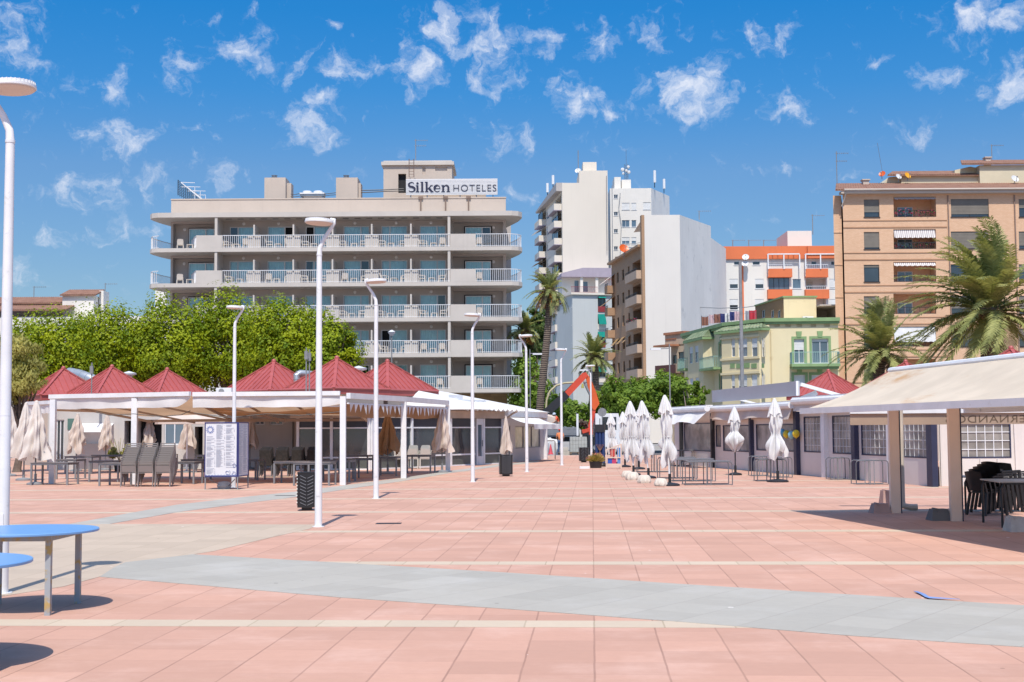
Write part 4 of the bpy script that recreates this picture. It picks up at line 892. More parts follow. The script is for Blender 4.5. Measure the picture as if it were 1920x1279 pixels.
for i in range(6):
    y = 556+33*i; r = F.rect(1121, y, 1135, y+28); holes.append(r+(1.3, True)); ws.append((r, i, 0)); r = F.rect(1145, y+23, 1153, y+33); holes.append(r); ws.append((r, i, 1))
shell(F, 10, zt, holes, MT['bluegr'], bb, name='front_wall')
MT['teal'] = fabric('teal_awning', (.02, .26, .21), .2); MT['redr'] = M('red_railing', (.28, .03, .035), .6)
for r, i, k in ws:
    if k: win(F, r, .12, bb, 'white', 'glassd', .5, 'shutw', 0); continue
    a, b, c, d = r; mb = F.mb(); mb.box(a, b, -.1, -.004, c-.1, c+.8); mb.build('balcony_front', MT['redr'] if i in (0, 2) else MT['ivory'], bb); win(F, (a+.1, b-.1, c+.82, d), .3, bb, 'dark', 'glassd', .2, 'shutd', 1, sill=False)
    if i in (0, 1, 2, 4): mb = F.mb(); dz = [.3, 1.7, .9, 0, .8][i]; mb.quad((a, -.7, d-dz), (b, -.7, d-dz), (b, -.02, d), (a, -.02, d)); mb.build('awning', MT['teal'], bb)
mb = F.mb(); q = F.u(1148, 700); mb.quad((q, -1.2, F.z(1148, 692)), (q+1.6, -1.2, F.z(1148, 692)), (q+1.6, -.02, F.z(1148, 687)), (q, -.02, F.z(1148, 687))); mb.build('awning', MT['teal'], bb)
mb = F.mb(); mb.box(-.3, F.W+.2, -.35, 10, zt+.002, zt+.35); mb.build('cornice', MT['ivory'], bb)
FP = Frame(gat(1058, 216).xy, gat(1155, 217).xy); zp0 = zt+.36; zp1 = FP.z(1100, 503); zm = FP.z(1100, 520)
holes = [FP.rect(1094, 526, 1105, 546), FP.rect(1079, 524, 1088, 548)]
mb = FP.mb(); mb.wall(0, FP.W, zp0, zm, [h_ for h_ in holes], 1.2); mb.quad((0, 1.2, zp0), (0, 9, zp0), (0, 9, zm), (0, 1.2, zm)); mb.build('penthouse_wall', MT['whiter'], bb)
for h_ in holes: win(FP, h_, 1.3, bb, 'white', 'glassb', 0, mull=0, sill=False)
mb = FP.mb(); mb.prism([(-.3, -.6, zm+.002), (FP.W, -.6, zm+.002), (FP.W, -.6, zp1), (3.2, -.6, zp1), (-.3, -.6, zp1-.9)], (0, 9, 0)); mb.build('penthouse_fascia', MT['lilac'], bb)
mb = FP.mb()
for px in (1090, 1118.5): u = FP.u(px, 530); mb.box(u-.22, u+.22, -.3, .1, zp0, zm)
mb.build('column', MT['whiter'], bb)
rails(F, -.2, F.u(1120, 550), -.25, zt+.36, zt+1.3, bb, MT['redr'], .2); rails(F, F.u(1134, 550), F.W, -.25, zt+.36, zt+2.6, bb, MT['redr'], .25, side=False)

def wire(label, pts, r=.03):
    mb = MB(); mb.tube(pts, r, 5); mb.site('cable', MT['grey'], label, 'cable', 'cables on the far walls')
wire('thin cable stretched from the right party wall towards the orange block', [at(1303, 576, 166), at(1350, 578, 168), at(1400, 576, 172), at(1440, 570, 180)], .05)
for px_, y0_, y1_, lb_ in ((1137, 330, 470, 'thin downpipe on the right part of the blank cream tower wall'), (1147.5, 348, 520, 'dark cable running down the corner of the cream tower')): wire(lb_, [at(px_, y0_, 219.6), at(px_+.6, (y0_+y1_)/2, 219.6), at(px_+1.2, y1_, 219.6)], .06)
wire('thin cable looping down the white slab block', [at(1163, 362, 235.6), at(1160, 390, 235.6), at(1165, 420, 235.6), at(1163, 470, 235.6)], .05)
wire('thin cable along the white slab block below its second windows', [at(1163, 458, 235.6), at(1190, 456.5, 235.6), at(1215, 453, 235.6)], .05)
# --- yellow corner house with green trim
P0, P1, P2, P3 = [Vector((ray(px, 700).x*Y, Y)) for px, Y in ((1283.5, 137), (1362, 123), (1438, 118.4), (1573.5, 118))]
yh = thing('yellow_corner_house', 'pale yellow two storey corner house with green trim bays and balconies', 'house', (P2.x, P2.y, 0), site=True)
MT['yellow'] = M('yellow_render', (.69, .595, .38), .85, var=.05, scale=.3, streak=.12, dirt=(.58, .47, .27)); MT['green'] = M('green_trim', (.22, .33, .15), .7, var=.12); MT['mint'] = M('mint_paint', (.27, .43, .38), .6, var=.06)
F3 = Frame(P2, P3); F2 = Frame(P1, P2); F1 = Frame(P0, P1)
zc = F3.z(1500, 603); zt = F3.z(1500, 596)
def trim(F, r, par, v=-.05, w=.22, key=True):
    a, b, c, d = r[:4]; mb = F.mb(); mb.box(a-w, a, v, -.002, c, d+w); mb.box(b, b+w, v, -.002, c, d+w); mb.box(a, b, v, -.002, d, d+w)
    if key: m_ = (a+b)/2; mb.prism([(m_-.18, v-.04, d+w*.6), (m_+.18, v-.04, d+w*.6), (m_+.26, v-.04, d+w+.45), (m_-.26, v-.04, d+w+.45)], (0, .08, 0))
    mb.build('window_trim', MT['green'], par)
holes, ws = [], []
for (x0, x1, y0, y1) in ((1489, 1508, 635.6, 681), (1522.5, 1553.5, 635, 681), (1489, 1510, 703, 745), (1522, 1553, 703, 745)): r = F3.rect(x0, y0, x1, y1); holes.append(r); ws.append(r)
vents = [F3.rect(x-5, 603.5, x+5, 613) for x in (1456.6, 1477.6, 1498.5, 1525, 1550.5)]
mb = F3.mb(); mb.wall(0, F3.W, 0, zt-.3, holes+[v_+(.12, True) for v_ in vents]); mb.quad((F3.W, 0, 0), (F3.W, 12, 0), (F3.W, 12, zt-.3), (F3.W, 0, zt-.3)); mb.quad((0, 11, zt-.3), (0, .0, zt-.3), (F3.W, 0, zt-.3), (F3.W, 11, zt-.3)); mb.build('wall', MT['yellow'], yh)
for i, r in enumerate(ws): win(F3, r, .18, yh, 'white', 'glassb', [.45, .12, .6, .3][i], 'shutw', 1); trim(F3, r, yh)
for v_ in vents:
    a, b, c, d = v_; mb = F3.mb()
    for k in range(4): t_ = (k+.5)/4; mb.bar((a+(b-a)*max(0, t_-.5), .03, c+(d-c)*max(0, .5-t_)), (a+(b-a)*min(1, t_+.5), .03, c+(d-c)*min(1, 1.5-t_)), .03, .03); mb.bar((a+(b-a)*max(0, t_-.5), .06, d-(d-c)*max(0, .5-t_)), (a+(b-a)*min(1, t_+.5), .06, d-(d-c)*min(1, 1.5-t_)), .03, .03)
    mb.build('vent_lattice', MT['yellow'], yh)
u0, u1 = F3.u(1480.5, 684), F3.u(1571, 684); zb = F3.z(1520, 682, -1.2)
mb = F3.mb(); mb.box(u0, u1, -1.3, -.003, zb-.25, zb); mb.box(u0+.1, u1-.1, -1.1, -.003, zb-.45, zb-.252); mb.build('balcony_slab', MT['green'], yh); rails(F3, u0+.05, u1-.05, -1.25, zb+.02, zb+1.05, yh, MT['mint'], .17, vb=-.02, t=.025)
# glazed corner bay
bayr = [(1371, 1378), (1384, 1401), (1409, 1420), (1428, 1432)]
mb = F2.mb(); hs_ = []; ws = []
for (y0, y1) in ((634, 669), (702, 746)):
    for (x0, x1) in bayr: r = F2.rect(x0, y0, x1, y1, -.7); hs_.append(r); ws.append(r)
W2 = F2.W; mb.wall(.2, W2-.2, 0, zc-.3, hs_, -.7, .2); mb.quad((.2, -.7, 0), (.2, -.7, zc-.3), (-.4, 0, zc-.3), (-.4, 0, 0)); mb.quad((W2-.2, -.7, 0), (W2+.4, 0, 0), (W2+.4, 0, zc-.3), (W2-.2, -.7, zc-.3)); mb.quad((0, 0, zc-.3), (W2, 0, zc-.3), (W2, 0, zt-.3), (0, 0, zt-.3)); mb.build('bay', MT['yellow'], yh)
for r in ws: win(F2, r, -.58, yh, 'white', 'glassb', .5, 'shutw', 0, sill=False)
mb = F2.mb()
for y in (631, 671.5, 699): z = F2.z(1400, y, -.7); mb.box(.1, W2-.1, -.82, -.703, z-.1, z+.1)
mb.build('moulding', MT['yellow'], yh); mb = F2.mb()
for (x0, x1) in ((1369.5, 1378), (1381, 1406), (1409, 1419), (1428.5, 1433)): r = F2.rect(x0, 681.5, x1, 690, -.7); mb.box(r[0], r[1], -.74, -.703, r[2], r[3])
mb.build('green_panel', MT['green'], yh)
def hiproof(F, u0, u1, v0, z0, z1, inset, mat, par):
    mb = F.mb(); a, b = u0+inset, u1-inset
    def rows(p, q, r, s):
        n = 14
        for i in range(n):
            f, g = i/n, (i+1)/n; P = lambda k, e: Vector(p).lerp(Vector(q), k) if not e else Vector(s).lerp(Vector(r), k)
            m_ = (f+g)/2; up = Vector((0, 0, .05)); mb.quad(P(f, 0), P(m_, 0)+up, P(m_, 1)+up, P(f, 1)); mb.quad(P(m_, 0)+up, P(g, 0), P(g, 1), P(m_, 1)+up)
    rows((u0, v0, z0), (u1, v0, z0), (b, -.01, z1), (a, -.01, z1)); rows((u0, .05, z0), (u0, v0, z0), (a, -.01, z1), (a, .0, z1)); rows((u1, v0, z0), (u1, .05, z0), (b, 0, z1), (b, -.01, z1))
    o_ = mb.build('bay_roof', mat, par); mb = F.mb(); mb.box(u0, u1, v0, -.003, z0-.22, z0-.01); mb.build('bay_cornice', MT['green'], par); return o_
hiproof(F2, -.5, W2+.5, -1.0, F2.z(1400, 617, -.9), F2.z(1400, 605.5, -.2), .9, MT['tileg'], yh)
mb = F1.mb(); hs_ = []; ws = []
for (x0, x1, y0, y1) in ((1291, 1297, 655, 680), (1349, 1356, 644, 668), (1350, 1357, 704, 735)): r = F1.rect(x0, y0, x1, y1); hs_.append(r); ws.append(r)
sm = [F1.rect(x-1.2, y, x+1.2, y+8) for x, y in ((1294, 627), (1299, 626), (1345, 614), (1351, 612.5), (1357, 611), (1363, 609))]
W1 = F1.W; mb.wall(0, W1, 0, zt-.3, hs_+[s_+(.15, True) for s_ in sm]); mb.quad((0, 0, 0), (0, 0, zt-.3), (2, 12, zt-.3), (2, 12, 0)); mb.build('wall', MT['yellow'], yh)
for r in ws: win(F1, r, .15, yh, 'mint', 'glassd', 0, mull=0, sill=False); trim(F1, r, yh, w=.18)
mb = F1.mb(); a, b = F1.u(1304, 660), F1.u(1338, 660); z1 = F1.z(1320, 640); rr = []
for (y0, y1) in ((645, 677), (706, 740)):
    for k in (.1, .42): rr.append((a+.3+(b-a)*k, a+.3+(b-a)*(k+.2), F1.z(1320, y1, -.9), F1.z(1320, y0, -.9)))
mb.wall(a+.3, b-.5, 0, z1, rr, -.9); mb.quad((b-.5, -.9, 0), (b, 0, 0), (b, 0, z1), (b-.5, -.9, z1)); mb.quad((a+.3, -.9, 0), (a+.3, -.9, z1), (a, 0, z1), (a, 0, 0)); mb.build('bay', MT['yellow'], yh)
for r in rr: win(F1, r, -.8, yh, 'white', 'glassb', .4, 'shutw', 0, sill=False)
hiproof(F1, a-.3, b+.3, -1.2, z1+.2, z1+1.2, .8, MT['tileg'], yh)
for (x0, x1, y) in ((1289, 1302, 692), (1331, 1359, 691)):
    a, b = F1.u(x0, 690), F1.u(x1, 690); z = F1.z((x0+x1)/2, y, -.5)+.1; mb = F1.mb(); mb.box(a, b, -1.1, -.003, z-.2, z); mb.build('balcony_slab', MT['green'], yh); rails(F1, a+.05, b-.05, -1.05, z+.02, z+1.05, yh, MT['mint'], .17, vb=-.02, t=.025)
mb = MB()
for F_, e in ((F1, 0), (F2, 0), (F3, .0)):
    mb.T = F_.T; mb.box(-.12, F_.W+.12, -.35-.01*(F_ is F2), .25, zt-.34, zt-.02-.004*(F_ is F2)); mb.box(-.1, F_.W+.1, -.22-.01*(F_ is F2), .2, zt-.55, zt-.345)
mb.T = None; mb.build('cornice', MT['green'], yh)
mb = F3.mb(); u = F3.u(1446, 650); mb.tube([(u, -.06, 1), (u, -.06, F3.z(1446, 619))], .05, 6); mb.build('drainpipe', MT['yellow'], yh)
# roof terrace annex
FA = Frame(Vector((ray(1469.6, 580).x*124, 124)), Vector((ray(1530.6, 580).x*124, 124)))
an = thing('roof_annex', 'small cream and brick annex on the roof terrace behind the yellow house', 'building', tuple(FA.p(0, 0, zt-.35)), site=True)
za = FA.z(1500, 558); mb = FA.mb(); mb.wall(0, FA.W, zt-.35, za, []); mb.quad((FA.W, 0, zt-.35), (FA.W, 6, zt-.35), (FA.W, 6, za), (FA.W, 0, za)); mb.quad((0, 0, za), (FA.W, 0, za), (FA.W, 6, za), (0, 6, za)); mb.build('wall', MT['yellow'], an)
FB = Frame(Vector((ray(1416, 580).x*133, 133)), FA.A.xy); hb = [FB.rect(x, 581, x+6, 596) for x in (1428, 1445, 1457)]; mb = FB.mb(); mb.wall(0, FB.W, zt-.35, za, hb); mb.build('side_wall', brickmat('tan_brick', '#9a7a55', '#a5855f', '#8d7355'), an)
for h_ in hb: win(FB, h_, .12, an, 'alu', 'glassd', 0, mull=0, sill=False)
mb = FA.mb(); mb.box(-.1, FA.W+.1, -.1, .1, za+.002, za+.15); mb.T = FB.T; mb.box(0, FB.W, -.1, .1, za+.004, za+.146); mb.build('roof_edge', MT['green'], an)
mb = FA.mb(); a, b = FA.W+.05, FA.u(1572, 580); zl = FA.z(1550, 573); mb.box(a, b, -1.2, 4, zl-.12, zl); mb.box(b-.15, b, -1.1, 4, zt-.35, zl-.12); mb.box(a, b, 3.8, 4, zt-.35, zl-.12); mb.build('lean_to', MT['taupe'], an)
p = FA.p(FA.u(1512, 588), -.5, zt-.3); ac = thing('air_conditioner', 'white air conditioner on the yellow house roof terrace', 'air conditioner', tuple(p)); mb = MB(); mb.box(-.5, .5, -.2, .2, .1, .85); mb.box(-.4, -.3, -.2, .2, 0, .1); mb.box(.3, .4, -.2, .2, 0, .1); mb.build('casing', MT['white'], ac); mb = MB(Matrix.Translation((-.18, -.201, .47)) @ Matrix.Rotation(PI/2, 4, 'X')); mb.lathe([(.3, 0), (.3, .02), (.2, .025), (.001, .03)], 16); mb.build('fan_grille', MT['dark'], ac)
CL = [('brown', (.24, .10, .07)), ('white', (.7, .7, .7)), ('dark blue', (.03, .04, .16)), ('red', (.5, .03, .05)), ('pale pink', (.6, .42, .45)), ('grey', (.35, .36, .4))]
for i, (px, py, k) in enumerate(((1322, 602, 0), (1335, 598, 4), (1345, 597, 0), (1357, 596, 2), (1366, 595, 1), (1375, 592.5, 2), (1384, 592, 4), (1404, 591, 5), (1411, 590.5, 3))):
    Y = 131-i*.8; p = at(px, py, Y); mb = MB(Matrix.Translation((p.x, p.y, zt-.3)) @ Matrix.Rotation(-.5, 4, 'Z')); w = .35; h0, h1 = p.z-zt-.15, p.z-zt+.75
    vs_ = [(-w+2*w*a/6, .05*math.sin(a*2.1+i), h0 if b == 0 else h1-.06*math.sin(PI*a/6)) for b in (0, 1) for a in range(7)]
    mb.smooth = True; mb.add(vs_, [(a, a+1, a+8, a+7) for a in range(6)]); nm, c_ = CL[k]
    mb.site('laundry', M('cloth_'+nm.replace(' ', '_')+str(i), c_, .8), f'{nm} garment, {ORD[i]} from the left on the roof clothes line', 'laundry', 'clothes drying on the roof of the yellow house')
mb = MB(); a, b = at(1315, 593, 132), at(1416, 585, 123.5); mb.tube([a, (a+b)/2-Vector((0, 0, .15)), b], .015, 4)
for p in (a, (a+b)/2, b): mb.cyl((p.x, p.y, zt-.3), (p.x, p.y, p.z+.05), .03, n=5)
mb.site('clothes_line', MT['steel'], 'clothes line with posts on the roof of the yellow house', 'clothes line')
# --- small tan house with a wooden balcony, left of the yellow house
FA = Frame(Vector((ray(1246, 650).x*141, 141)), Vector((ray(1283, 650).x*138, 138)))
th = thing('tan_house', 'narrow tan house with brown wooden balcony left of the yellow house', 'house', tuple(FA.p(0, 0, 0)), site=True)
za, ze = FA.z(1265, 627), FA.z(1265, 650); r1 = FA.rect(1262, 666, 1269, 682); r2 = FA.rect(1272, 660, 1282, 682); mb = FA.mb()
mb.wall(FA.u(1258, 650), FA.W, 0, ze, [r1, r2]); mb.box(FA.u(1247, 640), FA.W, -.0, 4, ze+.2, za); mb.build('wall', M('tan_wall', (.52, .40, .28), .85), th)
for r in (r1, r2): win(FA, r, .1, th, 'dark', 'glassd', 0, mull=0, sill=False)
mb = FA.mb(); mb.box(FA.u(1242, 655), FA.u(1273, 655), -1.2, .2, ze+.02, ze+.2); mb.box(FA.u(1246, 640), FA.W+.1, -.15, 4.1, za+.002, za+.25); mb.box(FA.u(1248, 640), FA.u(1268, 640), -.06, -.003, ze+.9, za-.5); mb.build('roof', M('terracotta', (.40, .17, .09), .8), th)
mb = FA.mb(); a, b = FA.u(1244, 690), FA.W-.1; z0, z1 = FA.z(1265, 700, -1), FA.z(1265, 683.5, -1); n = 22
for i in range(n): mb.box(a+(b-a)*i/n, a+(b-a)*(i+.9)/n, -1.1, -1.05, z0, z1)
mb.box(a, b, -1.04, -.003, z0-.1, z0+.05); mb.build('balcony', M('brown_wood', (.10, .04, .035), .7), th)
# --- low building with tiled roofs behind the left trees
YL_ = 140
FA = Frame(gat(-70, YL_).xy, gat(330, YL_).xy); lb = thing('tiled_roof_building', 'low pale building with brown tiled roofs behind the big left trees', 'building', tuple(FA.p(0, 0, 0)), site=True)
z1 = FA.z(60, 573); zt_ = FA.z(60, 563, .5); mb = FA.mb(); mb.box(0, FA.W, 0, 10, 0, z1-1.2); mb.box(0, FA.u(120, 565), 3, 9, z1-1.2, zt_-.15); q = FA.rect(117, 554, 176, 575, 2.5); mb.box(q[0], q[1], 2.5, 8, z1-1.2, q[3]); q3 = FA.rect(186, 545, 194, 575, 4); mb.box(q3[0], q3[1], 4, 6, z1-1.2, q3[3]); q4 = FA.rect(291, 545, 312, 575, 4); mb.box(q4[0], q4[1], 4, 6, z1-1.2, q4[3]); mb.build('wall', MT['whiter'], lb)
tileroof(FA, -1, FA.u(125, 580), -.4, 3, FA.z(50, 581, -.4), FA.z(50, 572, 3), MT['tile'], lb); tileroof(FA, -1, FA.u(118, 565), 2.6, 6, zt_-.1, FA.z(50, 557.5, 6), MT['tile'], lb); tileroof(FA, q[0]-.2, q[1]+.3, 2.2, 5.2, q[3]+.05, FA.z(150, 543.5, 5.2), MT['tile'], lb)
for px, y0, l_ in ((63.5, 537, 'aerial left of the raised tiled roof behind the left trees'), (197, 531, 'aerial right of the raised tiled roof behind the left trees')): antenna(px, y0, 558, YL_+6, l_, 1)
# ------------------------------------------------------------------ trees
GREEN1 = leafmat('ficus_leaves', (.055, .135, .006), (.37, .42, .008), .30, 1.0)
GREEN2 = leafmat('laurel_leaves', (.07, .15, .02), (.26, .37, .05), .4, .8)
GREEN3 = leafmat('willow_leaves', (.20, .21, .06), (.52, .48, .15), .42, .7)
GREEN4 = leafmat('dark_tree_leaves', (.03, .07, .02), (.12, .18, .04), .3, .8)
BARK = M('tree_bark', (.15, .11, .085), .9, var=.3, scale=4, bump=.5, bscale=18)
def leaves(mb, blobs, n, size, rnd, droop=0.0, shell_=.8, elong=1.5):
    """leaf-shaped faces on clumps that sit on the crown's ellipsoids"""
    clumps = []
    for (cx, cy, cz, rx, ry, rz) in blobs:
        k = max(6, int(17*(rx*ry*rz)**.6))
        for _ in range(k):
            d = Vector((rnd.gauss(0, 1), rnd.gauss(0, 1), rnd.gauss(0, 1))).normalized(); q = rnd.uniform(shell_*.75, .97)
            if d.z < -.35: d.z *= .5
            clumps.append((Vector((cx+d.x*rx*q, cy+d.y*ry*q, cz+d.z*rz*q)), rnd.uniform(.2, .4)*(rx*ry*rz)**(1/3), d))
    tot = sum(c[1]**2 for c in clumps)
    for (c, r, d0) in clumps:
        m_ = max(4, int(n*r*r/tot))
        for _ in range(m_):
            d = Vector((rnd.gauss(0, 1), rnd.gauss(0, 1), rnd.gauss(0, .8))).normalized(); p = c+d*r*rnd.uniform(.55, 1.08)
            nn = (d*1.0+d0*.6+Vector((rnd.gauss(0, .27), rnd.gauss(0, .27), rnd.gauss(.25, .27)))).normalized()
            a = nn.orthogonal(); a.rotate(Matrix.Rotation(rnd.uniform(0, 2*PI), 3, nn)); a.normalize()
            if droop: a = (a*(1-droop)+Vector((0, 0, -1))*droop).normalized()
            b = nn.cross(a).normalized(); s = size*rnd.uniform(.6, 1.25); w = s/elong
            mb.add([p-a*s*.5, p+b*w*.5+nn*s*.06, p+a*s*.5, p-b*w*.5+nn*s*.06], [(0, 1, 2, 3)])
def tree(name, label, base, trunk_h, blobs, n, leaf, mat, group=None, seed=1, trunk_r=.22, cat='tree', droop=0, bark=None, elong=1.5):
    rnd = random.Random(seed); t = thing(name, label, cat, base, group=group)
    mb = MB(); top = Vector((rnd.uniform(-.2, .2), rnd.uniform(-.2, .2), trunk_h)); mb.tube([(0, 0, -.1), (0, 0, .15), top*.5+Vector((.08, .05, 0)), top], [trunk_r*1.5, trunk_r*1.1, trunk_r*.85, trunk_r*.7], 9)
    for (cx, cy, cz, rx, ry, rz) in blobs:
        for _ in range(2):
            e = Vector((cx+rnd.uniform(-.4, .4)*rx, cy+rnd.uniform(-.4, .4)*ry, cz+rnd.uniform(-.2, .5)*rz)); mid = top.lerp(e, .5)+Vector((rnd.uniform(-.3, .3), rnd.uniform(-.3, .3), .1))
            mb.tube([top-Vector((0, 0, .2)), mid, e], [trunk_r*.5, trunk_r*.3, trunk_r*.1], 6)
    mb.build('trunk', bark or BARK, t)
    mb = MB(); leaves(mb, blobs, n, leaf, rnd, droop, elong=elong); mb.build('crown', mat, t); return t
def crown_px(px0, py0, px1, py1, Y, rnd, k=7, depth=.8, core=.78):
    """ellipsoids filling the silhouette box, relative to the tree's base"""
    a, b = at(px0, py1, Y), at(px1, py0, Y); cx, w, h = (a.x+b.x)/2, (b.x-a.x)/2, (b.z-a.z)/2; cz = (a.z+b.z)/2; bl = [(0, 0, cz, w*core, w*core*depth, h*min(.9, core+.05))]
    for i in range(k):
        an = 2*PI*i/k+rnd.uniform(-.3, .3); f = rnd.uniform(.45, .62)
        bl.append((math.cos(an)*w*f, math.sin(an)*w*f*depth, cz+rnd.uniform(-.35, .45)*h, w*rnd.uniform(.38, .5), w*.42, h*rnd.uniform(.38, .55)))
    return (cx, Y, 0), bl
FIC = 'broad clipped ficus trees behind the red roofed kiosks'
for i, (x0, y0, x1, y1, Y, lb_) in enumerate(((-14, 572, 195, 800, 80, 'leftmost broad ficus tree, behind the kiosk with the first red roof'), (98, 549, 300, 790, 83, 'second broad ficus tree from the left behind the red kiosk roofs'),
        (222, 541, 416, 790, 82, 'third broad ficus tree from the left, tallest behind the red kiosk roofs'), (334, 532, 536, 790, 84, 'fourth broad ficus tree from the left, in front of the hotel'), (452, 544, 632, 790, 81, 'fifth broad ficus tree from the left, in front of the hotel'), (545, 584, 682, 790, 80, 'rightmost and lowest ficus tree in front of the hotel'))):
    rnd = random.Random(40+i); base, bl = crown_px(x0, y0, x1, y1, Y, rnd, 12, .8, .92); tree('ficus_tree', lb_, base, 2.6, bl, 20000, .20, GREEN1, FIC, 50+i, .3)
rnd = random.Random(3); base, bl = crown_px(-25, 600, 96, 800, 58, rnd, 7, .8); bl = [(a, b, c-.2, d*.9, e, f) for a, b, c, d, e, f in bl]
tree('willow_tree', 'olive green weeping tree at the left edge beside the white lamp post', base, 2.0, bl, 7500, .20, GREEN3, None, 5, .16, droop=.55, elong=2.6)
for i, (x0, y0, x1, y1, Y, lb_, mt, n_, lf) in enumerate(((966, 560, 1030, 715, 122, 'tall dark tree between the hotel and the leaning palm', GREEN4, 4200, .34), (945, 645, 1040, 830, 112, 'bushy green tree right of the hotel behind the lamp posts', GREEN2, 4200, .32), (1010, 728, 1068, 825, 106, 'small bright tree behind the crane boom', GREEN2, 2600, .28), (1046, 735, 1116, 832, 104, 'small round tree under the crane boom', GREEN2, 3200, .28))):
    rnd = random.Random(70+i); base, bl = crown_px(x0, y0, x1, y1, Y, rnd, 6); tree('street_tree', lb_, base, 2.2, bl, n_, lf, mt, 'street trees along the road', 80+i, .2)
for i, (x0, y0, x1, y1, lb_) in enumerate(((1100, 704, 1205, 815, 'first clipped laurel tree right of the crane'), (1146, 688, 1252, 815, 'second clipped laurel tree right of the crane'), (1202, 681, 1304, 812, 'third clipped laurel tree right of the crane, in front of the white wall'))):
    rnd = random.Random(90+i); base, bl = crown_px(x0, y0, x1, y1, 97+i, rnd, 8); tree('laurel_tree', lb_, base, 1.9, bl, 8500, .23, GREEN2, 'clipped laurel trees in front of the brown brick block', 95+i, .18)
rnd = random.Random(12); base, bl = crown_px(1266, 686, 1336, 800, 96, rnd, 7); bl = [(a*1.05, b, c, d*.72, e*.7, f*.7) for a, b, c, d, e, f in bl]
tree('thin_tree', 'sparse tree with bare pale branches in front of the yellow house', base, 1.5, bl, 2300, .26, GREEN2, None, 13, .14, bark=M('pale_bark', (.34, .27, .21), .9, var=.2))
# ------------------------------------------------------------------ palms
PALM = leafmat('palm_leaflets', (.10, .135, .04), (.42, .43, .17), .25, .9); PTR = NT('palm_trunk'); wv_ = PTR.n('TexWave', bands_direction='Z'); wv_.inputs['Scale'].default_value = 2.2; wv_.inputs['Distortion'].default_value = 3; PTR.l(PTR.obj(), wv_.inputs['Vector'])
PTR.l(PTR.mix(wv_.outputs['Fac'], (.07, .05, .04), (.20, .155, .12)), PTR.p.inputs['Base Color']); PTR.set(Roughness=.9); PTR.bump(wv_.outputs['Fac'], .8, .05)
DATES = M('orange_dates', (.45, .18, .03), .7, var=.4, scale=6); DRY = M('dry_frond', (.20, .14, .085), .9, var=.3)
def palm(label, base, path, crown, fl, n, seed, r0=.3, wind=(0, 0), dates=0, droop=1.0, leaflet=.55, up=None, group='date palms', nl=34):
    rnd = random.Random(seed); t = thing('palm_tree', label, 'palm tree', base, group=group); mb = MB()
    m_ = len(path); mb.tube(path, [r0*(1.15-.25*i/(m_-1)) for i in range(m_)], 12); mb.build('trunk', PTR.m, t)
    c = Vector(crown); mb = MB(); mb.lathe([(r0*.85, -.55), (r0*1.35, -.2), (r0*1.1, .25), (.02, .5)], 12, c)
    for i in range(26):
        an = rnd.uniform(0, 2*PI); d = Vector((math.cos(an), math.sin(an), 0)); mb.bar(c+d*r0*.7+Vector((0, 0, -.5)), c+d*r0*1.9+Vector((0, 0, rnd.uniform(.0, .5))), .09, .04)
    mb.build('boss', DRY, t)
    mb = MB(); dry = MB()
    for i in range(n):
        an = 2*PI*i*.618+rnd.uniform(-.15, .15); el = math.radians(rnd.uniform(-25, 82) if up is None else up[0]+(up[1]-up[0])*rnd.random()); L_ = fl*rnd.uniform(.8, 1.1)
        d = Vector((math.cos(an)*math.cos(el), math.sin(an)*math.cos(el), math.sin(el))); p = c.copy(); pts = [p.copy()]; K = 13
        for k in range(K):
            g = (.055+.06*k/K)*droop*(1.3-.5*math.sin(el)); d = (d+Vector((wind[0]*k/K*.12, wind[1]*k/K*.12, -g))).normalized(); p = p+d*(L_/K); pts.append(p.copy())
        tgt = dry if el < math.radians(-12) and rnd.random() < .6 else mb
        tgt.tube(pts, [.035*(1-k/(K+1)) for k in range(K+1)], 4, False)
        for k in range(nl):
            f = .14+.86*k/nl; x = f*K; i0 = min(int(x), K-1); q = pts[i0].lerp(pts[i0+1], x-i0); tg = (pts[i0+1]-pts[i0]).normalized(); sd_ = tg.cross(Vector((0, 0, 1))); sd_ = sd_.normalized() if sd_.length > .05 else tg.orthogonal().normalized(); up_ = sd_.cross(tg).normalized()
            ll = leaflet*fl/2.6*(1-.55*abs(f-.45)*1.6)*rnd.uniform(.8, 1.1)
            for s in (-1, 1):
                v = (sd_*s*.8+tg*.62+up_*.28+Vector((wind[0]*.12, wind[1]*.12, -.18*droop))+Vector((rnd.gauss(0, .09), rnd.gauss(0, .09), rnd.gauss(0, .09)))).normalized(); w = tg*.085*ll*1.1
                e = q+v*ll+Vector((0, 0, -.16*ll*droop)); mid = q+v*ll*.5
                tgt.add([q-w*.6, mid-w, e, mid+w, q+w*.6], [(0, 1, 2, 3, 4)])
    mb.build('crown', PALM, t)
    if dry.v: dry.build('dry_fronds', DRY, t)
    for i in range(dates):
        an = 2*PI*i/max(1, dates)+.4; d = Vector((math.cos(an), math.sin(an), 0)); b = MB()
        for k in range(60):
            p = c+d*(.5+.45*rnd.random())+Vector((rnd.gauss(0, .14), rnd.gauss(0, .14), -.2-rnd.random()*.9)); b.bar(c+d*.4+Vector((0, 0, .1)), p, .015, .015); b.sphere(p, .05, 3)
        b.build('date_bunch', DATES, t)
    return t
def rel(base, pts): b = Vector(base); return [Vector(p)-b for p in pts]
b0 = gat(1008, 100); pth = [gat(1008, 100), at(1014, 740, 100), at(1021, 680, 100), at(1027, 620, 100), at(1030, 570, 100), at(1029, 548, 100)]
palm('tall slender palm with a leaning trunk right of the hotel', b0, rel(b0, pth), pth[-1]-b0, 2.15, 46, 21, .27, (-.6, 0), 4, 1.35, .5)
b0 = gat(1114, 112); pth = [b0, at(1114, 730, 112), at(1113.5, 672, 112)]
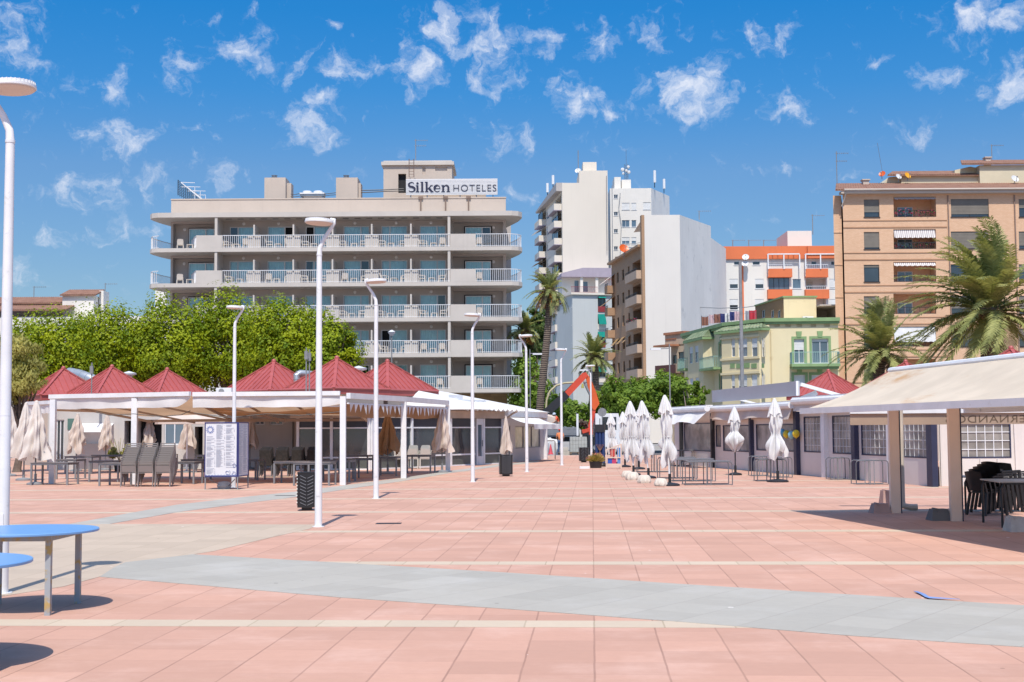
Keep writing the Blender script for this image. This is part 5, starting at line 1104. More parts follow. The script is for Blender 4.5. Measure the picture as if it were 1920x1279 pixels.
palm('short stout palm in front of the blue grey block', b0, rel(b0, pth), pth[-1]-b0, 2.3, 60, 22, .42, (0, 0), 0, 1.0, .5)
b0 = gat(979, 117); pth = [b0, at(979, 700, 117), at(983, 622, 117)]
palm('palm with orange date bunches half hidden beside the hotel corner', b0, rel(b0, pth), pth[-1]-b0, 2.3, 50, 23, .3, (-.2, 0), 5, 1.2, .5)
b0 = gat(1648, 88); pth = [b0, at(1648, 700, 88), at(1652, 664, 88)]
palm('medium palm behind the red kiosk roofs right of the yellow house', b0, rel(b0, pth), pth[-1]-b0, 3.7, 64, 24, .36, (-.5, 0), 0, 1.1, .42, nl=40)
b0 = gat(1640, 96); pth = [b0, at(1643, 680, 96), at(1644, 612, 96)]
palm('young palm with one upright tuft of fronds above the medium palm', b0, rel(b0, pth), pth[-1]-b0, 2.4, 22, 27, .22, (-1.0, 0), 0, 1.1, .45, up=(50, 85))
b0 = gat(1856, 78); pth = [b0, at(1856, 690, 78), at(1853, 588, 78)]
palm('big date palm with windblown fronds in front of the brick block', b0, rel(b0, pth), pth[-1]-b0, 5.7, 100, 25, .5, (-1.0, -.1), 0, 1.1, .34, nl=54)
# ------------------------------------------------------------------ kiosks with red pyramid roofs
def cloth_pts(p00, p10, p11, p01, nu, nv, f):
    p00, p10, p11, p01 = map(Vector, (p00, p10, p11, p01)); vs = []
    for j in range(nv+1):
        for i in range(nu+1):
            a, b = i/nu, j/nv; p = (p00.lerp(p10, a)).lerp(p01.lerp(p11, a), b); vs.append(p+f(a, b))
    return vs, [(j*(nu+1)+i, j*(nu+1)+i+1, (j+1)*(nu+1)+i+1, (j+1)*(nu+1)+i) for j in range(nv) for i in range(nu)]
def cloth(mb, p00, p10, p11, p01, nu=24, nv=8, f=lambda a, b: Vector((0, 0, 0))):
    vs, fs = cloth_pts(p00, p10, p11, p01, nu, nv, f); o = mb.smooth; mb.smooth = True; mb.add(vs, fs); mb.smooth = o
def kiosk(px, py, label, ang=0.0, hd=2.5):
    z1, z0 = 5.04, 3.6; hz = 805.4-.006*(px-960); Y = (z1-1.72)*FPX/(hz-py); c = at(px, py, Y)
    t = thing('kiosk', label, 'kiosk', (c.x, c.y, 0), rz=ang, group='kiosks with red pyramid roofs')
    mb = MB(); s = hd*.86; q = [(0, -s), (s, 0), (0, s), (-s, 0)]
    for i in range(4): a, b = q[i], q[(i+1) % 4]; mb.quad((a[0], a[1], 0), (b[0], b[1], 0), (b[0], b[1], z0-.2), (a[0], a[1], z0-.2))
    mb.build('wall', MT['cream'], t)
    mb = MB(); q = [Vector((0, -hd, z0)), Vector((hd, 0, z0)), Vector((0, hd, z0)), Vector((-hd, 0, z0))]; ap = Vector((0, 0, z1))
    for i in range(4):
        a, b = q[i], q[(i+1) % 4]; mb.add([a, b, ap], [(0, 1, 2)]); dn = Vector((0, 0, -.26)); mb.quad(a+dn, b+dn, b, a)
        m_ = (a+b)/2; up_ = (ap-m_); nrm = (b-a).cross(up_).normalized(); n = 11
        for k in range(1, n):
            f = k/n; p = a.lerp(b, f); top = p+up_*(1-abs(2*f-1)); mb.bar(p+nrm*.018, top+nrm*.018, .035, .036, nrm)
        mb.bar(a+Vector((0, 0, .015)), ap+Vector((0, 0, .03)), .14, .06); mb.bar(a.lerp(b, .01)+nrm*.02, b.lerp(a, .01)+nrm*.02, .10, .05, nrm)
    mb.quad(*[p+Vector((0, 0, -.26)) for p in q]); mb.sphere(ap+Vector((0, 0, .03)), .12, 6); mb.build('roof', MT['red'], t)
for px, py, lb_, an in ((119, 692, 'kiosk with the leftmost red pyramid roof, partly behind the olive tree', -.12), (210, 689, 'kiosk with the second red pyramid roof from the left', 0), (313.5, 694, 'kiosk with the third red pyramid roof from the left', .05), (513.5, 679, 'kiosk with the fourth red pyramid roof from the left, left of the silver duct', .1),
        (631.7, 673, 'kiosk with the fifth and highest red pyramid roof, left of the hotel balconies', .08), (726.4, 679, 'kiosk with the sixth red pyramid roof, in front of the hotel balconies', .1), (1553, 697, 'kiosk with a red roof right of the grey sign board', -.05), (1698, 680, 'kiosk with a red roof peeking over the beige canopy below the medium palm', -.05), (1895.6, 655, 'kiosk with the rightmost red roof peeking over the beige canopy', -.05)):
    kiosk(px, py, lb_, an)
def duct(pts, r, label):
    mb = MB(); mb.tube(pts, r, 14)
    for i in range(len(pts)-1):
        a, b = Vector(pts[i]), Vector(pts[i+1]); n = max(1, int((b-a).length/.45))
        for k in range(n): p = a.lerp(b, (k+.5)/n); d = (b-a).normalized(); mb.tube([p-d*.015, p+d*.015], r+.012, 14)
    mb.site('air_duct', M('galvanised', (.50, .52, .53), .35, .6, var=.1) if 'galvanised' not in bpy.data.materials else bpy.data.materials['galvanised'], label, 'duct', 'silver ducts on the kiosk roofs')
duct([at(130, 700, 74), at(150, 704, 73.5), at(172, 712, 73), at(188, 722, 73)], .32, 'long silver air duct between the first two red roofs')
duct([at(557, 718, 63.2), at(556, 704, 63.2), at(562, 700, 63.3), at(582, 702, 63.6), at(596, 704, 64)], .17, 'bent silver air duct between the fourth and fifth red roofs')
def vent_cap(px, py, Y, label):
    p = at(px, py, Y); mb = MB(); mb.lathe([(.18, -.9), (.18, -.25), (.4, -.2), (.42, -.12), (.02, .0)], 14, p); mb.site('chimney_cap', MT['alu'], label, 'vent', 'chimney caps between the red roofs')
vent_cap(242, 696, 74, 'grey chimney cap between the second and third red roofs'); vent_cap(672.5, 686, 66.5, 'grey chimney cap between the fifth and sixth red roofs')
def pole_gear(px, y0, y1, Y, label):
    mb = MB(); a, b = at(px, y1, Y), at(px, y0, Y); mb.cyl(a, (a.x, a.y, b.z), .03, n=6); mb.box(a.x-.07, a.x+.07, a.y-.08, a.y+.05, b.z-.5, b.z-.15); mb.site('roof_pole', MT['grey'], label, 'pole')
pole_gear(171.5, 680, 741, 60, 'thin grey pole in front of the second red roof'); pole_gear(574, 652, 738, 57, 'dark double pole left of the fifth red roof'); pole_gear(580, 655, 738, 57.3, 'grey pole beside the silver duct')
def ac_box(px0, py0, px1, py1, Y, label):
    a, b = at(px0, py1, Y), at(px1, py0, Y); t = thing('air_conditioner', label, 'air conditioner', ((a.x+b.x)/2, Y, a.z), group='air conditioners on the terrace roofs'); w, h = (b.x-a.x)/2, b.z-a.z
    mb = MB(); mb.box(-w, w, 0, .35, 0, h); mb.build('casing', MT['alu'], t); mb = MB(Matrix.Translation((-w*.3, -.001, h/2)) @ Matrix.Rotation(PI/2, 4, 'X')); mb.lathe([(h*.38, 0), (h*.38, .02), (h*.2, .03), (.001, .03)], 16); mb.build('fan_grille', MT['grey'], t)
ac_box(405, 727, 434, 741, 58, 'air conditioner above the awnings left of the fourth red roof'); ac_box(476, 736.5, 506, 743, 50, 'low white air conditioner lying above the right front awning')
# ------------------------------------------------------------------ left terrace: awnings on white posts
def post(mb, p, z, w=.18): mb.box(p.x-w/2, p.x+w/2, p.y-w/2, p.y+w/2, 0, z)
rw = random.Random(4)
MT['fasc'] = M('beige_fascia', (.46, .37, .30), .7, streak=.2)
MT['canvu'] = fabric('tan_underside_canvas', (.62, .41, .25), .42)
def awning(label, L0, R0, zt, depth, dzb, posts, cut=0, group='white awnings over the left terrace'):
    L0, R0 = Vector(L0), Vector(R0); d = (R0-L0).normalized(); n = Vector((-d.y, d.x, 0)); t = thing('awning', label, 'awning', ((L0.x+R0.x)/2, (L0.y+R0.y)/2, 0), group=group, site=True)
    mb = MB(); sag = lambda a, b: Vector((0, 0, -.16*math.sin(PI*b)+.05*math.sin(a*19)*math.sin(PI*b)+.06*math.sin(a*PI)))
    A0, B0 = Vector((L0.x, L0.y, zt)), Vector((R0.x, R0.y, zt)); A1, B1 = A0+n*depth+Vector((0, 0, dzb)), B0+n*depth+Vector((0, 0, dzb))
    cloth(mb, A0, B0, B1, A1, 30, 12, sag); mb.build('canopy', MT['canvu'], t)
    mb = MB(); w = (R0-L0).length; drop = .40
    def vf(a, b): return n*(-.05-.022*b*math.sin(a*23)-.015*math.sin(a*7+b*3))+Vector((0, 0, (drop*.75*b*max(0, (a-.9)/.1)**1.5 if cut else 0)+.008*b*math.sin(a*31)))
    cloth(mb, A0, B0, B0-Vector((0, 0, drop)), A0-Vector((0, 0, drop)), 46, 6, vf); mb.build('valance', MT['canvw'], t)
    mb = MB(); mb.bar(A0+Vector((0, 0, .03))-n*.06, B0+Vector((0, 0, .03))-n*.06, .12, .14); mb.build('front_rail', MT['white'], t)
    mb = MB()
    for f in (0, 1): P, Q = A0.lerp(B0, f), A1.lerp(B1, f); mb.bar(P+n*.1-Vector((0, 0, .2)), Q-Vector((0, 0, .2)), .06, .08)
    mb.bar(A1-Vector((0, 0, .16)), B1-Vector((0, 0, .16)), .08, .1)
    for f in (.33, .66): P, Q = A0.lerp(B0, f), A1.lerp(B1, f); mb.bar(P+n*.1-Vector((0, 0, .24)), Q-Vector((0, 0, .24)), .05, .06)
    mb.build('frame', MT['fasc'], t)
    for p in posts: mb = MB(); post(mb, p, zt-.08); mb.build('post', MT['white'], t)
    return t
zA = zat(200, 742, 43.5)
awning('left white awning with a curled valance over the terrace tables', gp(93, 905.5), gat(357, 42.95), zA, 5.2, -.62, [gp(97.5, 907), gp(251, 908)], 1)
awning('right white awning above the menu board and stacked chairs', gat(361, 42.9), gp(638, 908.5), zat(500, 739.5, 42.3), 5.2, -.62, [gp(643, 909.5)], 0)
awning('short cream awning behind the left terrace umbrellas', gat(52, 55), gat(94, 53), zat(70, 757, 54), 3.5, -.1, [], 0)
S0, S1, S2 = gp(643, 909.5)+Vector((.13, .3, 0)), gp(757, 897), gp(840, 885)
t = thing('side_awning', 'tan awning with pennant fringe along the side of the left terrace', 'awning', (S1.x, S1.y, 0), site=True); zs = zat(757, 748, 47.3)
mb = MB(); off = Vector((-4.3, .4, -.25)); 
for P, Q in ((S0, S1), (S1, S2)):
    a, b = Vector((P.x, P.y, zs-.22)), Vector((Q.x, Q.y, zs-.22)); cloth(mb, a, b, b+off, a+off, 14, 8, lambda a, b: Vector((0, 0, -.14*math.sin(PI*b)+.03*math.sin(a*11)*b)))
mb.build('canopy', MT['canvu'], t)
mb = MB()
for P, Q in ((S0, S1), (S1, S2)): cloth(mb, (P.x-.15, P.y, zs-.20), (Q.x-.15, Q.y, zs-.20), (Q.x-.3, Q.y, zs-.66), (P.x-.3, P.y, zs-.66), 22, 4, lambda a, b: Vector((-.06*b*math.sin(a*17), 0, .03*b*math.sin(a*9))))
mb.build('tan_curtain', MT['canvt'], t)
mb = MB()
for P, Q in ((S0, S1), (S1, S2)): mb.bar((P.x, P.y, zs), (Q.x, Q.y, zs), .14, .18); mb.bar((P.x-.02, P.y, zs-.24), (Q.x-.02, Q.y, zs-.24), .05, .05)
mb.build('beam', MT['white'], t)
mb = MB()
for P, Q in ((S0, S1), (S1, S2)):
    n = 13
    for i in range(n):
        a, b, m_ = P.lerp(Q, (i+.12)/n), P.lerp(Q, (i+.88)/n), P.lerp(Q, (i+.5)/n); z = zs-.265; h = rw.uniform(.24, .34)
        mb.add([(a.x+.03, a.y, z), (b.x+.03, b.y, z), (m_.x+.03+rw.uniform(-.05, .05), m_.y, z-h)], [(0, 1, 2)])
mb.build('pennant_fringe', MT['canvw'], t)
for P in (S1, S2): mb = MB(); post(mb, P, zs-.1, .19); mb.build('post', MT['white'], t)
for k, (pts, lb_) in enumerate(((((180, 772), (205, 779), (250, 776), (300, 781), (340, 778), (357, 770)), 'thin black cable sagging under the left white awning'), (((363, 774), (400, 779), (430, 783), (500, 776), (560, 779), (640, 772)), 'thin black cable sagging under the right white awning'))):
    mb = MB(); mb.tube([at(x, y, 42.6-.9*k+.5) for x, y in pts], .012, 5); mb.site('cable', MT['black'], lb_, 'cable')
# glass pavilion under the right-hand kiosks
G0, G1, G2 = gat(545, 58.6), gat(694, 58.0), gat(943, 67)
t = thing('glass_pavilion', 'dark glazed restaurant front with white mullions behind the left terrace', 'pavilion', (G1.x, G1.y, 0), site=True)
MT['film'] = M('green_grey_panel', (.10, .115, .105), .35, var=.2); MT['trans'] = M('dark_transom', (.03, .03, .042), .3)
for (P, Q, pxs) in ((G0, G1, (559, 622, 692)), (G1, G2, (697, 771, 844, 891, 906, 941))):
    F = Frame(P.xy, Q.xy); us = [F.u(x, 850) for x in pxs]
    mb = F.mb(); mb.box(0, F.W, -.12, .3, 2.26, 2.62); mb.build('fascia', MT['fasc'], t)
    for a, b, px in zip(us, us[1:], pxs):
        if px == 891:
            mb = F.mb(); mb.box(a+.05, a+.16, -.06, .04, 0, 2.25); mb.box(b-.16, b-.05, -.06, .04, 0, 2.25); mb.box(a+.16, b-.16, -.06, .04, 0, .42); mb.box(a+.16, b-.16, -.06, .04, 1.95, 2.25); d = mb.build('door', MT['alu'], t)
            mb = F.mb(); mb.quad((a+.16, 0, .42), (b-.16, 0, .42), (b-.16, 0, 1.95), (a+.16, 0, 1.95)); mb.build('pane', MT['glassb'], d); mb = F.mb(); mb.bar((b-.2, -.1, .9), (b-.2, -.1, 1.2), .03, .03); mb.build('handle', MT['steel'], d); continue
        mb = F.mb(); mb.box(a-.06, a+.06, -.08, .06, 0, 2.25); mb.box(b-.06, b+.06, -.08, .06, 0, 2.25) if px in (622, 906) else None; mb.box(a+.06, b-.06, -.05, .04, .50, .57); mb.box(a+.06, b-.06, -.05, .04, 1.79, 1.85); mb.box(a+.06, b-.06, -.05, .04, .0, .06); f = mb.build('window', MT['white'], t)
        mb = F.mb(); mb.quad((a+.06, 0, .57), (b-.06, 0, .57), (b-.06, 0, 1.79), (a+.06, 0, 1.79)); mb.build('pane', MT['glassd'], f)
        mb = F.mb(); mb.box(a+.06, b-.06, .0, .03, .06, .50); mb.build('lower_panel', MT['film'], f); mb = F.mb(); mb.box(a+.06, b-.06, .0, .03, 1.85, 2.25); mb.build('transom', MT['trans'], f)
F = Frame(G1.xy, G2.xy); mb = F.mb(); mb.quad((F.W, 0, 0), (F.W, 6, 0), (F.W, 6, 2.6), (F.W, 0, 2.6)); mb.box(-4.2, F.W+.3, -.2, 7.5, 2.64, 2.80); mb.build('roof', MT['slab'], t)
mb = F.mb(); ua, ub = F.u(846, 770), F.u(951, 770); n = 60
vs = []; 
for i in range(n+1): u = ua+(ub-ua)*i/n; h = .06*math.sin(i*PI/2.5); vs += [(u, -.75, 2.66+h), (u, .9, 3.05+h)]
mb.smooth = True; mb.add(vs, [(2*i, 2*i+2, 2*i+3, 2*i+1) for i in range(n)]); mb.build('corrugated_canopy', MT['canvw'], t)
mb = F.mb(); mb.box(ua, ub-.5, .95, 2.2, 3.06, 3.2); mb.box(ua+1.5, ub-2.2, 1.2, 3, 3.21, 3.42); mb.build('roof_panel', MT['alu'], t)
mb = F.mb(); mb.tube([(ub-.3, -.8, 2.62), (ub-.3, -.5, 2.5), (F.W-.05, -.16, 2.2), (F.W-.05, -.16, .1)], .05, 6); mb.build('drainpipe', MT['fasc'], t)
# plain wall with doors behind the left awnings
F = Frame(gat(88, 61.3).xy, gat(548, 61.3).xy); t = thing('terrace_wall', 'white kiosk wall with doors and dark openings at the back of the left terrace', 'wall', tuple(F.p(0, 0, 0)), site=True)
rs = [(105, 787, 120, 868, 'door'), (127, 785, 139, 806, 'sign'), (233, 789, 247, 868, 'dark'), (256, 787, 303, 868, 'dark'), (308, 789, 346, 834, 'win'), (478, 786, 496, 797, 'win'), (506, 786, 531, 797, 'win'), (150, 800, 205, 832, 'counter'), (365, 800, 380, 868, 'dark')]
hs = [F.rect(*r[:4]) for r in rs]; mb = F.mb(); mb.wall(0, F.W, 0, 3.0, [h+((.8, True) if r[4] in ('dark', 'counter') else (.12, False)) for h, r in zip(hs, rs)]); mb.quad((0, 0, 3), (F.W, 0, 3), (F.W, 6, 3), (0, 6, 3)); mb.build('wall', M('grey_white_wall', (.50, .475, .45), .8, var=.08, scale=.6, streak=.2), t)
for h, r in zip(hs, rs):
    if r[4] == 'win': win(F, h, .1, t, 'alu', 'glassd' if r[0] == 309 else 'glassb', 0, mull=1, sill=False)
    elif r[4] == 'door': win(F, h, .1, t, 'white', 'glassd', 0, mull=1, sill=False, name='door')
    elif r[4] == 'sign': mb = F.mb(); mb.box(h[0], h[1], -.03, .1, h[2], h[3]); mb.build('notice_board', M('green_notice', (.08, .16, .14), .5), t)
    elif r[4] == 'counter': mb = F.mb(); mb.box(h[0], h[1], .3, .5, h[2], h[3]-.2); mb.build('counter_shutter', MT['alu'], t); mb = F.mb(); mb.quad((h[0]-.2, -1.0, h[3]-.25), (h[1]+.2, -1.0, h[3]-.25), (h[1]+.2, -.01, h[3]+.15), (h[0]-.2, -.01, h[3]+.15)); mb.build('awning', MT['canvw'], t)
    else: mb = F.mb(); mb.box(h[0], h[1], .75, .79, h[2], h[3]); mb.build('doorway_shade', MT['room_shade'], t)
# white marquee right of the pavilion
A, B = gp(948, 868.5), gp(1020, 861.5); F = Frame(A.xy, B.xy); t = thing('marquee', 'white marquee with grey vinyl sides at the end of the left terrace row', 'marquee', (A.x, A.y, 0), site=True)
MT['vinyl'] = M('grey_vinyl', (.42, .405, .41), .55, var=.05, scale=.8); MT['vinylw'] = M('pale_vinyl', (.68, .62, .58), .5, var=.05, scale=.7, streak=.1); MT['clear'] = M('cloudy_clear_vinyl', (.36, .33, .30), .15, var=.45, scale=1.3)
r = F.rect(966, 799, 1013, 840); r0 = F.rect(948.5, 798, 957, 864); mb = F.mb(); mb.wall(0, F.W, 0, 2.35, [r, r0]); mb.quad((F.W, 0, 0), (F.W, 5, 0), (F.W, 5, 2.35), (F.W, 0, 2.35)); mb.build('wall', MT['vinyl'], t)
for h in (r, r0): win(F, h, .06, t, 'grey', 'clear', 0, mull=2 if h is r else 0, sill=False)
mb = F.mb(); mb.box(-.2, F.W+.15, -.2, -.003, 2.36, 2.66); mb.box(F.W-.05, F.W+.14, -.18, .02, 0, 2.36); mb.build('frame', MT['white'], t)
mb = F.mb(); z = 2.67; ap = (-1.2, 3.4, 3.75); P = [(-6, -.3, z), (F.W+.25, -.3, z), (F.W+.25, 7, z), (-6, 7, z)]; q = (-5, 3.4, 3.75)
mb.poly([P[0], P[1], ap, q]); mb.add([P[1], P[2], ap], [(0, 1, 2)]); mb.poly([P[2], P[3], q, ap]); mb.add([P[3], P[0], q], [(0, 1, 2)]); mb.build('roof', MT['canvw'], t)
mb = F.mb(); a, b = F.u(948, 790), F.u(1003, 790); cloth(mb, (a, -.25, 2.32), (b, -.25, 2.32), (b, -1.5, 1.98), (a, -1.5, 1.98), 14, 5, lambda a, b: Vector((0, 0, -.08*math.sin(PI*b)))); cloth(mb, (a, -1.5, 1.98), (b, -1.5, 1.98), (b, -1.52, 1.72), (a, -1.52, 1.72), 20, 3, lambda a, b: Vector((0, .05*b*math.sin(a*20), 0))); mb.build('awning', MT['canvw'], t)
# ------------------------------------------------------------------ right side: glazed terrace enclosure
A, B = Vector((8.06, 63, 0)), Vector((12.13, 38.4, 0)); FR = Frame(A.xy, B.xy)
t = thing('terrace_enclosure', 'long vinyl walled terrace enclosure with clear gridded windows on the right', 'enclosure', (10, 50, 0), site=True)
z0 = 2.35; wl = [(1283, 793, 1338, 846, 0), (1342.5, 797, 1351.5, 838, 0), (1356, 797, 1410, 847, 0), (1418, 795, 1494, 846, 0), (1507.5, 781, 1543.5, 848.5, 1), (1561, 779, 1599, 851.5, 1), (1615, 777, 1664, 854.5, 1), (1688, 775, 1738, 858.5, 1)]
hs = [FR.rect(*w[:4]) for w in wl]; mb = FR.mb(); us = FR.u(1498, 850)
mb.wall(us, FR.W, 0, z0, [h for h, w in zip(hs, wl) if w[4]]); mb.wall(-1.5, us, 0, z0-.05, [h for h, w in zip(hs, wl) if not w[4]]); mb.build('wall', MT['vinylw'], t)
for h, w in zip(hs, wl):
    f = win(FR, h, .03, t, 'navy', 'clear', 0, mull=0, sill=False, w=.045); mb = FR.mb(); a, b, c, d = h
    if w[4]:
        for k in range(1, 6): u = a+(b-a)*k/6; mb.box(u-.006, u+.006, .012, .026, c, d)
        for k in range(1, 5): z = c+(d-c)*k/5; mb.box(a, b, .010, .024, z-.006, z+.006)
        mb.build('grid', MT['white'], f)
for (x, w, m_) in ((1281, .16, 'dark'), (1340, .16, 'dark'), (1413, .18, 'navy'), (1498.5, .26, 'navy'), (1551, .3, 'white'), (1608, .26, 'navy'), (1675, .28, 'white'), (1752, .34, 'navy')):
    u = FR.u(x, 860); mb = FR.mb(); mb.box(u-w/2, u+w/2, -.16, .02, 0, z0+.02); mb.build('post', MT[m_], t)
mb = FR.mb(); mb.box(-1.5, us-.15, -.12, .1, z0-.30, z0+.25); mb.build('fabric_band', MT['canvb'], t)
mb = FR.mb(); mb.box(-1.5, FR.W, .12, 9, z0+.03, z0+.16); mb.build('roof', MT['slab'], t)
# balloons hang inside behind the glass of the enclosure: in front of the pane in its recess
for k, (x, y, c) in enumerate(((1466.5, 811, (.12, .40, .62)), (1474.8, 814, (.72, .52, .02)), (1484, 815.5, (.25, .52, .60)), (1492.5, 813.5, (.72, .52, .02)))):
    F_ = FR; u, z = F_.uz(x, y, -.2); p = F_.p(u, -.2, z); mb = MB(); mb.sphere(p, .135, 8, 1.1); nm = ('blue', 'yellow', 'pale blue', 'yellow')[k]
    mb.lathe([(.03, -.02), (.005, .02)], 6, p-Vector((0, 0, .155)))
    mb.site('balloon', M('balloon_'+str(k), c, .3, var=.03), f"{['leftmost blue', 'left yellow', 'pale blue', 'right yellow'][k]} balloon of the row on the terrace window behind the parasol", 'balloon', 'row of balloons')
# sign board and cassettes on the roof edge
t = thing('roof_sign_board', 'long blank grey sign board above the right terrace enclosure', 'sign board', tuple(FR.p(FR.u(1420, 740), 0, 2.7)), site=True)
ua, ub = FR.u(1339, 740), FR.u(1499.5, 730); za, zb = FR.z(1339, 754.5), FR.z(1339, 732.5); zc, zd = FR.z(1499, 742), FR.z(1499, 714.5)
mb = FR.mb(); mb.prism([(ua, -.1, za), (ub, -.1, zc), (ub, -.1, zd), (ua, -.1, zb)], (0, .1, 0)); mb.build('board', M('lilac_grey_board', (.40, .40, .44), .5, var=.04), t)
mb = FR.mb(); mb.bar((ub+.04, -.12, zc), (ub+.04, -.12, zd), .06, .08); mb.bar((ub+.05, .02, zd-.12), (ub+.05, 2.6, zc-.3), .12, .12); mb.bar((ua+.1, .02, zb-.12), (ua+.1, 2.4, za-.2), .08, .08); mb.build('brace', MT['white'], t)
def cassette(label, x0, x1, y0, y1, drop, out, fabm, v=-.35):
    ua, ub = FR.u(x0, 770, v), FR.u(x1, 770, v); t = thing('awning_cassette', label, 'awning', tuple(FR.p((ua+ub)/2, v, 0)), group='rolled awnings along the right terrace enclosure', site=True); z = FR.z((x0+x1)/2, (y0+y1)/2, v)
    mb = FR.mb(); mb.tube([(ua, v, z), (ub, v, z)], .13, 10); mb.bar((ua, v+.1, z+.13), (ub, v+.1, z+.13), .3, .05); mb.build('casing', MT['white'], t)
    mb = FR.mb(); cloth(mb, (ua, v+.02, z-.1), (ub, v+.02, z-.1), (ub, v-out, z-drop), (ua, v-out, z-drop), 30, 6, lambda a, b: Vector((0, -.08*b*math.sin(a*14), -.10*b*math.sin(a*5)**2))); mb.build('fabric', fabm, t)
cassette('white rolled awning with drooping grey valance at the far end of the right enclosure', 1258, 1326, 762, 774, .55, .5, MT['canvw'], -.8)
cassette('long rolled awning with tan sagging cloth below the grey sign board', 1333, 1484, 757, 770, .42, .05, MT['canvb'])
cassette('white rolled awning between the grey sign board and the beige canopy', 1488, 1640, 741, 756, .35, .03, MT['canvb'], -.3)
mb = FR.mb(); ua, ub = FR.u(1500, 735, 1.2), FR.u(1660, 735, 1.2); mb.bar((ua, 1.2, 2.85), (ub, 1.2, 2.85), .12, .12); mb.bar((ua+2.6, -.2, 2.6), (ua+2.9, .7, 3.0), .2, .18); mb.site('roof_rail', MT['white'], 'white roof rail with a stub bracket in front of the red kiosk roof', 'rail')
# front-facing curtain wall with gridded window
F = Frame((gp(1759, 912)).xy, (gp(1759, 912).x+4.6, gp(1759, 912).y+.1)); t = thing('curtain_wall', 'white curtain wall with a large gridded clear window behind the black chairs', 'curtain wall', tuple(F.p(0, 0, 0)), site=True)
r = F.rect(1783, 794, 1895.5, 859); mb = F.mb(); n = 40
mb.wall(.05, F.W, 0, 2.45, [r], 0, .05); mb.build('curtain', MT['vinylw'], t)
mb = F.mb()
for k in range(9): u = .1+.55*k; mb.bar((u, -.035, .0), (u+.06*math.sin(k), -.035, 2.4 if u < r[0]-.05 or u > r[1]+.05 else r[2]-.03), .05, .06)
mb.build('fold', MT['vinylw'], t)
f = win(F, r, .03, t, 'navy', 'clear', 0, mull=0, sill=False, w=.04); mb = F.mb(); a, b, c, d = r
for k in range(1, 7): u = a+(b-a)*k/7; mb.box(u-.011, u+.011, .008, .025, c, d)
for k in range(1, 4): z = c+(d-c)*k/4; mb.box(a, b, .006, .022, z-.011, z+.011)
mb.build('grid', MT['white'], f)
# ------------------------------------------------------------------ big beige double canopy at the right
E0 = Vector((5.78, 26.6, 0)); ed = Vector((1.09, -8.7, 0)).normalized(); en = Vector((-ed.y, ed.x, 0)); LEN = 15.0; HW_ = 1.72
T = Matrix(((ed.x, en.x, 0, E0.x), (ed.y, en.y, 0, E0.y), (0, 0, 1, 0), (0, 0, 0, 1)))
t = thing('double_canopy', 'large beige double sided awning on white posts with lettering on its far valance', 'canopy', tuple(T @ Vector((4, HW_, 0))), site=True); zl, zh = 2.065, 2.84
MT['canvs'] = fabric('stained_cream_canvas', (.66, .58, .47), .22, '#b98a58', .10, .56)
mb = MB(T); sg = lambda a, b: Vector((0, 0, -.07*math.sin(PI*b)-.012*math.sin(a*60)*math.sin(PI*b)))
cloth(mb, (-.02, 0, zl), (LEN, 0, zl), (LEN, HW_, zh), (.35, HW_, zh), 60, 10, sg); mb.build('canopy', MT['canvs'], t)
mb = MB(T); cloth(mb, (.35, HW_+.02, zh), (LEN, HW_+.02, zh), (LEN, 2*HW_, zl), (.0, 2*HW_, zl), 60, 10, sg); mb.build('canopy', MT['canvs'], t)
mb = MB(T)
for v in (0, 2*HW_): mb.bar((-.05, v, zl-.02), (LEN, v, zl-.02), .09, .11)
mb.tube([(.3, HW_, zh+.0), (LEN, HW_, zh+.0)], .06, 8); mb.build('rail', MT['white'], t)
for u in (.6, 5.2, 10):
    for s in (-1, 1): mb = MB(T); mb.bar((u, HW_+s*.1, zh-.42), (u-.15, HW_+s*.85, zh-.66), .05, .06); mb.bar((u-.15, HW_+s*.85, zh-.66), (u+.1, HW_+s*1.66, zl-.03), .045, .05); mb.build('arm', MT['white'], t)
v0_, v1_ = Vector((7.15, 28.3, 0)), Vector((13.2, 27.5, 0)); F = Frame(v0_.xy, v1_.xy)   # cross valance at the far end, seen from behind
mb = F.mb(); cloth(mb, (0, 0, 2.0), (F.W, 0, 2.0), (F.W, 0, 1.765), (0, 0, 1.765), 60, 3); val = mb.build('valance', fabric('tan_valance', (.46, .34, .25), .25), t)
mb = F.mb(); mb.box(0, F.W, -.05, .05, 2.005, 2.1); mb.build('cross_beam', MT['white'], t)
MT['postw'] = M('bounce_tinted_post', (.84, .66, .53), .5, var=.06, streak=.15)  # white posts with warm bounce light put into their colour
NAMEW = M('brown_lettering', (.13, .085, .055), .8); ul = F.u(1773, 785)
# the word reads from outside the canopy; from inside it shows through mirrored
T2 = F.T @ Matrix.Translation((ul+1.74, 0, 1.80)) @ Matrix.Rotation(PI, 4, 'Z')
lt = fit_text("FERNANDO'S", T2, 1.74, .155, .004, 1.1, .0); lt.build('lettering', NAMEW, val)
for (px, py) in ((1678.5, 962), (1792, 977)):
    b = gp(px, py); mb = MB(Matrix.Translation((b.x, b.y, 0)) @ Matrix.Rotation(-.12, 4, 'Z')); mb.box(-.09, .10, -.1, .1, 0, zh-.05); pc = mb.build('post', MT['postw'], t)
    mb = MB(Matrix.Translation((b.x, b.y, 0)) @ Matrix.Rotation(-.12, 4, 'Z')); mb.box(.104, .122, -.11, .13, .0, zh-.1); mb.build('side_strip', MT['navy'], pc)
b = gp(1687, 958); mb = MB(); mb.tube([(b.x+.08, b.y+.1, 2.6), (b.x+.08, b.y+.1, .2), (b.x+.10, b.y+.05, .1), (b.x+.22, b.y, .075), (b.x+.36, b.y-.02, .075)], .065, 10); mb.build('drainpipe', MT['canvb'] if False else M('cream_pipe', (.5, .43, .36), .5), t)
